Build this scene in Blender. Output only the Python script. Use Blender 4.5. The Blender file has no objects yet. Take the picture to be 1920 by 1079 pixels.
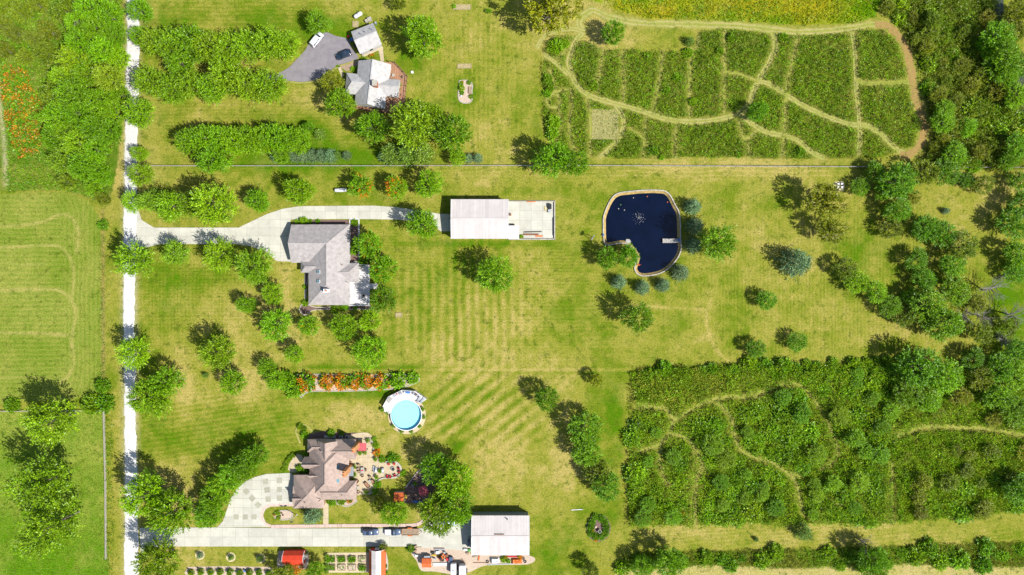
import bpy, math, random
import numpy as np
rng = np.random.default_rng(11)
random.seed(11)
scene = bpy.context.scene
C = scene.collection

# ------------------------------------------------------------------ camera, sky, sun, exposure
H = 213.333            # flying height of the camera in metres
SC = 6.0               # photograph pixels per metre on the ground
CX, CY = 960.0, 539.5
def P(px, py, z=0.0):
    k = 1.0 - z / H
    return ((px - CX) / SC * k, (CY - py) / SC * k, z)

cam_d = bpy.data.cameras.new('camera'); cam = bpy.data.objects.new('camera', cam_d); C.objects.link(cam)
cam.location = (0, 0, H); cam.rotation_euler = (0, 0, 0)
cam_d.sensor_width = 36.0; cam_d.lens = 24.0; cam_d.clip_end = 6000.0
scene.camera = cam

SUN_EL = math.radians(50.5)
sx, sy = 0.878, -0.479                       # horizontal direction towards the sun
world = bpy.data.worlds.new('World'); scene.world = world; world.use_nodes = True
wn = world.node_tree.nodes; wl = world.node_tree.links; wn.clear()
sky = wn.new('ShaderNodeTexSky'); sky.sky_type = 'NISHITA'; sky.sun_disc = False
sky.sun_elevation = SUN_EL; sky.sun_rotation = math.atan2(sx, sy); sky.altitude = 200
bg = wn.new('ShaderNodeBackground'); bg.inputs['Strength'].default_value = 0.085
wo = wn.new('ShaderNodeOutputWorld'); wl.new(sky.outputs[0], bg.inputs[0]); wl.new(bg.outputs[0], wo.inputs[0])
sd = bpy.data.lights.new('sun', 'SUN'); sd.energy = 4.0; sd.angle = math.radians(0.5); sd.color = (1.0, 0.98, 0.945)
sun = bpy.data.objects.new('sun', sd); C.objects.link(sun)
from mathutils import Vector
dirv = Vector((-sx * math.cos(SUN_EL), -sy * math.cos(SUN_EL), -math.sin(SUN_EL)))
sun.rotation_euler = dirv.to_track_quat('-Z', 'Y').to_euler(); sun.location = (0, 0, 100)
vs = scene.view_settings
vs.view_transform = 'Standard'; vs.look = 'None'; vs.exposure = 1.22; vs.gamma = 1.0; vs.use_curve_mapping = False

# ------------------------------------------------------------------ helpers
def lin(*c):
    out = []
    for x in c:
        x = x / 255.0
        out.append(x / 12.92 if x <= 0.04045 else ((x + 0.055) / 1.055) ** 2.4)
    return out
def A(r, g, b, k=0.385):
    """base colour of a surface that shows as sRGB r, g, b in full sun at this exposure"""
    return tuple(x * k for x in lin(r, g, b))

def new_mat(name):
    m = bpy.data.materials.new(name); m.use_nodes = True
    nt = m.node_tree; nt.nodes.clear()
    return m, nt.nodes, nt.links
def mix_rgb(n, l, a, b, fac, mode='MIX'):
    x = n.new('ShaderNodeMix'); x.data_type = 'RGBA'; x.blend_type = mode
    def setin(sock, v):
        if hasattr(v, 'is_output'): l.new(v, sock)
        elif isinstance(v, (int, float)): sock.default_value = v
        else: sock.default_value = (*v[:3], 1.0)
    setin(x.inputs[0], fac); setin(x.inputs[6], a); setin(x.inputs[7], b)
    return x.outputs[2]
def ramp(n, l, src, lo, hi, a=0.0, b=1.0):
    r = n.new('ShaderNodeMapRange'); l.new(src, r.inputs[0])
    r.inputs[1].default_value = lo; r.inputs[2].default_value = hi; r.inputs[3].default_value = a; r.inputs[4].default_value = b
    return r.outputs[0]
def noise(n, l, scale, detail=4, vec=None, rough=0.6):
    t = n.new('ShaderNodeTexNoise'); t.inputs['Scale'].default_value = scale; t.inputs['Detail'].default_value = detail
    t.inputs['Roughness'].default_value = rough
    if vec is not None: l.new(vec, t.inputs['Vector'])
    return t.outputs[0]

def surf(name, rgb, rough=0.8, var=0.25, scale=1.2, rand=0.0, metal=0.0, bump=0.0, stain=None, spec=0.3, lines=None):
    """weathered paint / stone / wood: colour broken up by two noises, optional per-piece variation"""
    m, n, l = new_mat(name)
    geo = n.new('ShaderNodeNewGeometry').outputs['Position']
    a = noise(n, l, scale, 5, geo); b = noise(n, l, scale * 7.3, 3, geo)
    k = ramp(n, l, a, 0.3, 0.7, 1 - var, 1 + var); k2 = ramp(n, l, b, 0.3, 0.7, 1 - var * 0.5, 1 + var * 0.5)
    col = mix_rgb(n, l, rgb, k, 1.0, 'MULTIPLY'); col = mix_rgb(n, l, col, k2, 1.0, 'MULTIPLY')
    if stain:
        s = noise(n, l, scale * 0.45, 6, geo, 0.7); col = mix_rgb(n, l, col, stain, ramp(n, l, s, 0.52, 0.72, 0, 0.8))
    if lines:      # shingle courses / boards: fine lines along object z or y
        w = n.new('ShaderNodeTexWave'); w.wave_type = 'BANDS'; w.bands_direction = lines[0]
        w.inputs['Scale'].default_value = lines[1]; w.inputs['Distortion'].default_value = 1.2; w.inputs['Detail'].default_value = 2
        l.new(geo, w.inputs['Vector']); col = mix_rgb(n, l, col, ramp(n, l, w.outputs[1], 0, 1, 1 - lines[2], 1 + lines[2]), 1.0, 'MULTIPLY')
    if rand:
        oi = n.new('ShaderNodeObjectInfo'); col = mix_rgb(n, l, col, ramp(n, l, oi.outputs['Random'], 0, 1, 1 - rand, 1 + rand), 1.0, 'MULTIPLY')
    p = n.new('ShaderNodeBsdfPrincipled'); l.new(col, p.inputs['Base Color']); p.inputs['Roughness'].default_value = rough
    p.inputs['Metallic'].default_value = metal; p.inputs['Specular IOR Level'].default_value = spec
    if bump:
        bp = n.new('ShaderNodeBump'); bp.inputs['Strength'].default_value = bump; bp.inputs['Distance'].default_value = 0.05
        l.new(b, bp.inputs['Height']); l.new(bp.outputs[0], p.inputs['Normal'])
    o = n.new('ShaderNodeOutputMaterial'); l.new(p.outputs[0], o.inputs[0])
    return m

def ground_mat(name, fine=1.0):
    """turf / soil: the sheet's own colour map with blade-scale and clump-scale variation"""
    m, n, l = new_mat(name)
    at = n.new('ShaderNodeAttribute'); at.attribute_name = 'col'
    geo = n.new('ShaderNodeNewGeometry').outputs['Position']
    a = noise(n, l, 0.11, 7, geo, 0.72); b = noise(n, l, 0.62, 5, geo, 0.75); c = noise(n, l, 2.3, 4, geo, 0.8); e = noise(n, l, 0.3, 6, geo, 0.8)
    col = at.outputs['Color']
    col = mix_rgb(n, l, col, A(208, 192, 100), ramp(n, l, a, 0.5, 0.72, 0, 0.38 * fine))
    col = mix_rgb(n, l, col, A(104, 128, 34), ramp(n, l, b, 0.53, 0.70, 0, 0.8 * fine))
    col = mix_rgb(n, l, col, A(96, 118, 30), ramp(n, l, e, 0.55, 0.64, 0, 0.75 * fine))
    col = mix_rgb(n, l, col, ramp(n, l, c, 0.3, 0.7, 1 - 0.48 * fine, 1 + 0.48 * fine), 1.0, 'MULTIPLY')
    p = n.new('ShaderNodeBsdfDiffuse'); l.new(col, p.inputs['Color'])
    bp = n.new('ShaderNodeBump'); bp.inputs['Strength'].default_value = 0.55; bp.inputs['Distance'].default_value = 0.12
    l.new(c, bp.inputs['Height']); l.new(bp.outputs[0], p.inputs['Normal'])
    o = n.new('ShaderNodeOutputMaterial'); l.new(p.outputs[0], o.inputs[0])
    return m

def leaf_mat(name, trans=0.32, gain=(1.56, 1.80, 0.36)):
    m, n, l = new_mat(name)
    at = n.new('ShaderNodeAttribute'); at.attribute_name = 'col'
    oi = n.new('ShaderNodeObjectInfo')
    col = mix_rgb(n, l, at.outputs['Color'], oi.outputs['Color'], 1.0, 'MULTIPLY')
    col = mix_rgb(n, l, col, gain, 1.0, 'MULTIPLY')
    d = n.new('ShaderNodeBsdfDiffuse'); t = n.new('ShaderNodeBsdfTranslucent'); l.new(col, d.inputs[0])
    tc = mix_rgb(n, l, col, (1.0, 1.0, 0.6), 1.0, 'MULTIPLY'); l.new(tc, t.inputs[0])
    mx = n.new('ShaderNodeMixShader'); mx.inputs[0].default_value = trans
    l.new(d.outputs[0], mx.inputs[1]); l.new(t.outputs[0], mx.inputs[2])
    g = n.new('ShaderNodeBsdfGlossy'); g.inputs['Roughness'].default_value = 0.45; g.inputs[0].default_value = (1, 1, 1, 1)
    m2 = n.new('ShaderNodeMixShader'); m2.inputs[0].default_value = 0.018
    l.new(mx.outputs[0], m2.inputs[1]); l.new(g.outputs[0], m2.inputs[2])
    o = n.new('ShaderNodeOutputMaterial'); l.new(m2.outputs[0], o.inputs[0])
    return m

M = {}
M['ground'] = ground_mat('turf'); M['soil'] = ground_mat('bare_track', 0.6)
M['leaf'] = leaf_mat('foliage'); M['needle'] = leaf_mat('needles', 0.1, (1.45, 1.5, 1.45))
M['bark'] = surf('bark', (0.16, 0.13, 0.10), 0.95, 0.35, 3, bump=0.6)
M['deadwood'] = surf('dead_wood', (0.20, 0.175, 0.15), 0.95, 0.25, 3)
M['gravel'] = surf('white_gravel', (0.415, 0.40, 0.37), 0.95, 0.14, 0.9, bump=0.5, stain=(0.33, 0.31, 0.265))
M['concrete'] = surf('concrete', (0.345, 0.33, 0.27), 0.9, 0.10, 0.35, rand=0.07, stain=(0.29, 0.275, 0.215))
M['joint'] = surf('concrete_joint', (0.21, 0.20, 0.16), 0.95, 0.15, 1.0)
M['inlay'] = surf('stamped_concrete', (0.235, 0.225, 0.165), 0.9, 0.12, 1.0, rand=0.06)
M['brickedge'] = surf('pink_paver', (0.40, 0.29, 0.24), 0.9, 0.15, 2.0, rand=0.15)
M['asphalt'] = surf('asphalt', (0.155, 0.14, 0.145), 0.9, 0.14, 0.5, bump=0.3, stain=(0.12, 0.11, 0.115))
M['patio'] = surf('patio_stone', (0.35, 0.28, 0.175), 0.85, 0.12, 0.7, rand=0.06)
M['mulch'] = surf('mulch', (0.12, 0.075, 0.06), 0.95, 0.35, 3, bump=0.7)
M['pinkgravel'] = surf('pink_gravel', (0.345, 0.265, 0.195), 0.95, 0.18, 2, bump=0.5)
M['stone'] = surf('pale_stone', (0.29, 0.265, 0.215), 0.9, 0.2, 1.5, rand=0.1)
M['shingle_grey'] = surf('grey_shingle', (0.25, 0.225, 0.21), 0.9, 0.2, 0.9, lines=('Z', 2.4, 0.06))
M['shingle_light'] = surf('pale_grey_shingle', (0.30, 0.286, 0.272), 0.9, 0.17, 0.9, lines=('Z', 2.4, 0.06))
M['shingle_brown'] = surf('brown_shingle', (0.255, 0.19, 0.155), 0.9, 0.22, 1.1, lines=('Z', 2.4, 0.07))
M['metal_white'] = surf('white_metal_roof', (0.385, 0.348, 0.322), 0.55, 0.08, 0.3, rand=0.07, spec=0.4)
M['metal_red'] = surf('red_metal', (0.42, 0.035, 0.012), 0.5, 0.10, 0.5, rand=0.06)
M['red_roof'] = surf('faded_red_roof', (0.34, 0.06, 0.07), 0.7, 0.15, 1)
M['orange_roof'] = surf('orange_roof', (0.42, 0.085, 0.02), 0.7, 0.12, 1)
M['white'] = surf('white_paint', (0.50, 0.49, 0.475), 0.6, 0.05, 1)
M['wall_white'] = surf('cream_siding', (0.36, 0.345, 0.31), 0.8, 0.06, 1, lines=('Z', 5, 0.05))
M['wall_brick'] = surf('tan_brick_wall', (0.27, 0.17, 0.12), 0.9, 0.2, 2)
M['wall_grey'] = surf('grey_siding', (0.17, 0.185, 0.19), 0.7, 0.07, 1)
M['deck_wood'] = surf('deck_board', (0.26, 0.135, 0.075), 0.85, 0.2, 1.5, rand=0.12)
M['deck_white'] = surf('white_deck', (0.42, 0.395, 0.385), 0.7, 0.06, 1, rand=0.05)
M['wood'] = surf('weathered_wood', (0.24, 0.17, 0.11), 0.9, 0.25, 2, rand=0.12)
M['grey_wood'] = surf('grey_wood', (0.24, 0.225, 0.20), 0.9, 0.2, 2, rand=0.1)
M['dark_wood'] = surf('dark_brown_wood', (0.07, 0.035, 0.025), 0.8, 0.25, 2)
M['black'] = surf('black_rubber', (0.015, 0.015, 0.016), 0.7, 0.2, 3)
M['glass'] = surf('window_glass', (0.02, 0.03, 0.045), 0.08, 0.1, 1, spec=0.6)
M['skyglass'] = surf('skylight_glass', (0.08, 0.17, 0.20), 0.1, 0.1, 1, spec=0.6)
M['stucco_orange'] = surf('orange_stucco', (0.40, 0.19, 0.075), 0.85, 0.15, 2)
M['brick_red'] = surf('chimney_brick', (0.30, 0.11, 0.05), 0.9, 0.25, 3)
M['terracotta'] = surf('terracotta', (0.40, 0.13, 0.05), 0.8, 0.15, 3)
M['steel'] = surf('galvanised_steel', (0.30, 0.31, 0.32), 0.45, 0.12, 2, metal=0.3)
M['rust'] = surf('rusty_steel', (0.16, 0.07, 0.035), 0.85, 0.3, 3)
M['red'] = surf('red_cloth', (0.36, 0.02, 0.025), 0.85, 0.15, 3)
M['orange'] = surf('orange_paint', (0.42, 0.10, 0.012), 0.6, 0.12, 2)
M['yellow'] = surf('yellow_paint', (0.42, 0.27, 0.02), 0.6, 0.12, 2)
M['blue'] = surf('blue_plastic', (0.03, 0.11, 0.30), 0.5, 0.1, 2)
M['green'] = surf('green_paint', (0.05, 0.20, 0.03), 0.6, 0.1, 2)
M['pool_liner'] = surf('pool_liner', (0.27, 0.60, 0.66), 0.6, 0.04, 0.8)
M['pool_wall'] = surf('pool_wall_liner', (0.02, 0.19, 0.37), 0.5, 0.06, 1)
M['car_navy'] = surf('navy_car_paint', (0.012, 0.022, 0.04), 0.2, 0.05, 1, spec=0.6)
M['car_white'] = surf('white_car_paint', (0.46, 0.46, 0.46), 0.25, 0.03, 1, spec=0.5)
M['car_slate'] = surf('slate_car_paint', (0.06, 0.085, 0.14), 0.25, 0.05, 1, spec=0.6)
M['car_silver'] = surf('silver_car_paint', (0.26, 0.30, 0.34), 0.3, 0.05, 1, metal=0.3)
M['tyre'] = M['black']
M['tail'] = surf('tail_lamp_red', (0.3, 0.01, 0.01), 0.3, 0.05, 3)
M['lamp'] = surf('head_lamp_glass', (0.45, 0.45, 0.42), 0.15, 0.05, 3)
M['pond_sand'] = surf('wet_sand', (0.27, 0.185, 0.06), 0.9, 0.35, 1.5)
M['dry_soil'] = surf('dry_soil', (0.25, 0.20, 0.10), 0.95, 0.25, 2)
M['stubble'] = surf('stubble', (0.40, 0.33, 0.18), 0.95, 0.2, 1)

def water_mat(name, rgb, scale, strength, rough=0.04):
    m, n, l = new_mat(name)
    geo = n.new('ShaderNodeNewGeometry').outputs['Position']
    w = noise(n, l, scale, 4, geo, 0.6); a = noise(n, l, 0.25, 3, geo)
    col = mix_rgb(n, l, rgb, ramp(n, l, a, 0.3, 0.7, 0.75, 1.25), 1.0, 'MULTIPLY')
    p = n.new('ShaderNodeBsdfPrincipled'); l.new(col, p.inputs['Base Color']); p.inputs['Roughness'].default_value = rough; p.inputs['IOR'].default_value = 1.33
    bp = n.new('ShaderNodeBump'); bp.inputs['Strength'].default_value = strength; bp.inputs['Distance'].default_value = 0.04
    l.new(w, bp.inputs['Height']); l.new(bp.outputs[0], p.inputs['Normal'])
    o = n.new('ShaderNodeOutputMaterial'); l.new(p.outputs[0], o.inputs[0])
    return m
M['pond'] = water_mat('pond_water', (0.0012, 0.0035, 0.013), 3.0, 0.35)
M['river'] = water_mat('river_water', (0.035, 0.045, 0.028), 2.0, 0.2, 0.1)
def clear_water(name):
    m, n, l = new_mat(name)
    geo = n.new('ShaderNodeNewGeometry').outputs['Position']
    t = n.new('ShaderNodeBsdfTransparent'); t.inputs[0].default_value = (0.90, 0.99, 1.0, 1)
    g = n.new('ShaderNodeBsdfGlossy'); g.inputs['Roughness'].default_value = 0.05
    fr = n.new('ShaderNodeFresnel'); fr.inputs[0].default_value = 1.33
    bp = n.new('ShaderNodeBump'); bp.inputs['Strength'].default_value = 0.3; bp.inputs['Distance'].default_value = 0.03
    l.new(noise(n, l, 2.5, 3, geo), bp.inputs['Height']); l.new(bp.outputs[0], g.inputs['Normal']); l.new(bp.outputs[0], fr.inputs['Normal'])
    mx = n.new('ShaderNodeMixShader'); l.new(fr.outputs[0], mx.inputs[0]); l.new(t.outputs[0], mx.inputs[1]); l.new(g.outputs[0], mx.inputs[2])
    o = n.new('ShaderNodeOutputMaterial'); l.new(mx.outputs[0], o.inputs[0])
    return m
M['pool_water'] = clear_water('clear_pool_water')

def world_loc(o):
    x = y = z = 0.0
    while o is not None:
        x += o.location.x; y += o.location.y; z += o.location.z; o = o.parent
    return (x, y, z)
def link(o, parent=None):
    C.objects.link(o)
    if parent is not None: o.parent = parent
    return o
def tag(o, label=None, cat=None, group=None, kind=None):
    if label: o['label'] = label
    if cat: o['category'] = cat
    if group: o['group'] = group
    if kind: o['kind'] = kind
    return o
def thing(name, label, cat, loc=(0, 0, 0), group=None):
    o = bpy.data.objects.new(name, None); o.empty_display_size = 0.5; link(o); o.location = loc
    return tag(o, label, cat, group)

class MB:
    """collects shapes in world coordinates and links them as ONE mesh object"""
    def __init__(s): s.v = []; s.f = []; s.m = []
    def add(s, vs, fs, m=0):
        b = len(s.v); s.v += [tuple(v) for v in vs]
        for f in fs: s.f.append([b + i for i in f]); s.m.append(m)
        return s
    def box(s, cx, cy, cz, sx, sy, sz, rz=0.0, m=0, taper=1.0):
        c, d = math.cos(rz), math.sin(rz); vs = []
        for z, k in ((-.5, 1.0), (.5, taper)):
            for x, y in ((-.5, -.5), (.5, -.5), (.5, .5), (-.5, .5)):
                X, Y = x * sx * k, y * sy * k
                vs.append((cx + X * c - Y * d, cy + X * d + Y * c, cz + z * sz))
        return s.add(vs, [(3, 2, 1, 0), (4, 5, 6, 7), (0, 1, 5, 4), (1, 2, 6, 5), (2, 3, 7, 6), (3, 0, 4, 7)], m)
    def prism(s, poly, z0, z1, m=0):
        poly = [(p[0], p[1]) for p in poly]
        a = sum(poly[i][0] * poly[(i + 1) % len(poly)][1] - poly[(i + 1) % len(poly)][0] * poly[i][1] for i in range(len(poly)))
        if a < 0: poly = poly[::-1]
        n = len(poly); vs = [(x, y, z0) for x, y in poly] + [(x, y, z1) for x, y in poly]
        fs = [tuple(range(n - 1, -1, -1)), tuple(range(n, 2 * n))] + [(i, (i + 1) % n, n + (i + 1) % n, n + i) for i in range(n)]
        return s.add(vs, fs, m)
    def cyl(s, x, y, z0, z1, r0, r1=None, n=12, m=0, cap=True):
        r1 = r0 if r1 is None else r1
        vs = [(x + r0 * math.cos(2 * math.pi * i / n), y + r0 * math.sin(2 * math.pi * i / n), z0) for i in range(n)]
        vs += [(x + r1 * math.cos(2 * math.pi * i / n), y + r1 * math.sin(2 * math.pi * i / n), z1) for i in range(n)]
        fs = [(i, (i + 1) % n, n + (i + 1) % n, n + i) for i in range(n)]
        if cap: fs += [tuple(range(n - 1, -1, -1)), tuple(range(n, 2 * n))]
        return s.add(vs, fs, m)
    def tube(s, pts, rad, n=6, m=0):
        pts = [Vector(p) for p in pts]
        if not hasattr(rad, '__len__'): rad = [rad] * len(pts)
        vs = []; fs = []
        for i, p in enumerate(pts):
            d = (pts[min(i + 1, len(pts) - 1)] - pts[max(i - 1, 0)]).normalized()
            u = d.cross(Vector((0, 0, 1)) if abs(d.z) < 0.9 else Vector((1, 0, 0))).normalized(); w = d.cross(u)
            for k in range(n):
                a = 2 * math.pi * k / n; q = p + (u * math.cos(a) + w * math.sin(a)) * rad[i]; vs.append(tuple(q))
        for i in range(len(pts) - 1):
            for k in range(n):
                fs.append((i * n + k, (i + 1) * n + k, (i + 1) * n + (k + 1) % n, i * n + (k + 1) % n))
        fs += [tuple(range(n)), tuple(range((len(pts)) * n - 1, (len(pts) - 1) * n - 1, -1))]
        return s.add(vs, fs, m)
    def beam(s, p0, p1, w, h, m=0):
        p0, p1 = Vector(p0), Vector(p1); d = (p1 - p0).normalized()
        u = d.cross(Vector((0, 0, 1))); u = (u if u.length > 1e-4 else Vector((1, 0, 0))).normalized(); t = u.cross(d)
        vs = []
        for p in (p0, p1):
            for a, b in ((-.5, -.5), (.5, -.5), (.5, .5), (-.5, .5)): vs.append(tuple(p + u * a * w + t * b * h))
        return s.add(vs, [(3, 2, 1, 0), (4, 5, 6, 7), (0, 1, 5, 4), (1, 2, 6, 5), (2, 3, 7, 6), (3, 0, 4, 7)], m)
    def ball(s, c, r, n=10, k=6, m=0, sz=1.0):
        vs = []; fs = []
        for j in range(1, k):
            t = math.pi * j / k
            for i in range(n):
                a = 2 * math.pi * i / n; vs.append((c[0] + r * math.sin(t) * math.cos(a), c[1] + r * math.sin(t) * math.sin(a), c[2] + r * sz * math.cos(t)))
        b = len(vs); vs += [(c[0], c[1], c[2] + r * sz), (c[0], c[1], c[2] - r * sz)]
        for j in range(k - 2):
            for i in range(n): fs.append((j * n + i, (j + 1) * n + i, (j + 1) * n + (i + 1) % n, j * n + (i + 1) % n))
        for i in range(n): fs.append((b, i, (i + 1) % n)); fs.append((b + 1, (k - 2) * n + (i + 1) % n, (k - 2) * n + i))
        return s.add(vs, fs, m)
    def obj(s, name, mats, parent=None, smooth=False):
        if not isinstance(mats, (list, tuple)): mats = [mats]
        o0 = world_loc(parent) if parent is not None else (0, 0, 0)
        me = bpy.data.meshes.new(name)
        me.from_pydata([(v[0] - o0[0], v[1] - o0[1], v[2] - o0[2]) for v in s.v], [], s.f)
        for m in mats: me.materials.append(M[m] if isinstance(m, str) else m)
        if len(mats) > 1: me.polygons.foreach_set('material_index', s.m)
        if smooth: me.polygons.foreach_set('use_smooth', [True] * len(me.polygons))
        me.update()
        return link(bpy.data.objects.new(name, me), parent)
def struct(o): o['kind'] = 'structure'; return o
def dup(root, loc, rz=0.0, label=None, group=None):
    r = root.copy(); C.objects.link(r); r.location = loc; r.rotation_euler = (0, 0, rz)
    if label: r['label'] = label
    if group: r['group'] = group
    for ch in list(root.children):
        c = ch.copy(); C.objects.link(c); c.parent = r
        for g in list(ch.children):
            d = g.copy(); C.objects.link(d); d.parent = c
    return r
def PX(pts, z=0.0): return [P(x, y, z) for x, y in pts]

def colour_mesh(name, verts, quads, cols, mat, parent=None):
    """fast mesh from numpy arrays with a per-vertex colour attribute 'col'"""
    verts = np.asarray(verts, np.float32); quads = np.asarray(quads, np.int32); nq = len(quads); k = quads.shape[1]
    me = bpy.data.meshes.new(name)
    me.vertices.add(len(verts)); me.vertices.foreach_set('co', verts.ravel())
    me.loops.add(nq * k); me.loops.foreach_set('vertex_index', quads.ravel())
    me.polygons.add(nq); me.polygons.foreach_set('loop_start', np.arange(0, nq * k, k, dtype=np.int32))
    me.polygons.foreach_set('loop_total', np.full(nq, k, np.int32))
    at = me.attributes.new('col', 'FLOAT_COLOR', 'POINT')
    rgba = np.ones((len(verts), 4), np.float32); rgba[:, :3] = cols; at.data.foreach_set('color', rgba.ravel())
    me.materials.append(mat); me.update(calc_edges=True)
    if name is None: return me
    return me
def leaves(pos, axis, nrm, L, W, col, name, mat):
    """diamond shaped leaf faces"""
    axis = axis / (np.linalg.norm(axis, axis=1, keepdims=True) + 1e-9)
    side = np.cross(axis, nrm); side /= (np.linalg.norm(side, axis=1, keepdims=True) + 1e-9)
    L = L[:, None]; W = W[:, None]; n = len(pos)
    v = np.stack([pos, pos + axis * L * 0.45 + side * W * 0.5, pos + axis * L, pos + axis * L * 0.45 - side * W * 0.5], 1).reshape(-1, 3)
    q = np.arange(n * 4).reshape(n, 4)
    return colour_mesh(name, v, q, np.repeat(col, 4, 0), mat)
def unit(n):
    v = rng.normal(size=(n, 3)); return v / np.linalg.norm(v, axis=1, keepdims=True)
# ------------------------------------------------------------------ ground sheet with its turf colours
_lat = np.random.default_rng(5).random((256, 256))
def vnoise(x, y, s, o=0):
    x = x / s + 37.3 * o; y = y / s + 11.7 * o
    xi = np.floor(x).astype(int); yi = np.floor(y).astype(int); fx = x - xi; fy = y - yi
    fx = fx * fx * (3 - 2 * fx); fy = fy * fy * (3 - 2 * fy)
    g = lambda a, b: _lat[a & 255, b & 255]
    return (g(xi, yi) * (1 - fx) + g(xi + 1, yi) * fx) * (1 - fy) + (g(xi, yi + 1) * (1 - fx) + g(xi + 1, yi + 1) * fx) * fy
def fbm(x, y, s, o=0, n=4):
    t = 0; a = 1; w = 0
    for i in range(n): t = t + a * vnoise(x, y, s / 2 ** i, o + i); w += a; a *= 0.55
    return t / w
def smooth(a, b, x): t = np.clip((x - a) / (b - a), 0, 1); return t * t * (3 - 2 * t)
def inpoly(U, V, poly):
    r = np.zeros(U.shape, bool); n = len(poly)
    for i in range(n):
        x0, y0 = poly[i]; x1, y1 = poly[(i + 1) % n]
        if y0 == y1: continue
        r ^= ((V >= min(y0, y1)) & (V < max(y0, y1)) & (U < (x1 - x0) * (V - y0) / (y1 - y0) + x0))
    return r
def pdist(U, V, pts):
    d = np.full(U.shape, 1e9)
    for (x0, y0), (x1, y1) in zip(pts[:-1], pts[1:]):
        dx, dy = x1 - x0, y1 - y0; L2 = dx * dx + dy * dy + 1e-9
        t = np.clip(((U - x0) * dx + (V - y0) * dy) / L2, 0, 1)
        d = np.minimum(d, (U - x0 - t * dx) ** 2 + (V - y0 - t * dy) ** 2)
    return np.sqrt(d)
def spline(pts, step=3.0):
    pts = [np.array(p, float) for p in pts]
    if len(pts) == 2:
        n = max(2, int(np.linalg.norm(pts[1] - pts[0]) / step)); return [tuple(pts[0] + (pts[1] - pts[0]) * i / n) for i in range(n + 1)]
    q = [2 * pts[0] - pts[1]] + pts + [2 * pts[-1] - pts[-2]]; out = []
    for i in range(1, len(q) - 2):
        n = max(2, int(np.linalg.norm(q[i + 1] - q[i]) / step))
        for k in range(n):
            t = k / n; a, b, c, d = q[i - 1], q[i], q[i + 1], q[i + 2]
            out.append(tuple(0.5 * (2 * b + (c - a) * t + (2 * a - 5 * b + 4 * c - d) * t * t + (3 * b - a - 3 * c + d) * t ** 3)))
    out.append(tuple(pts[-1])); return out

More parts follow.
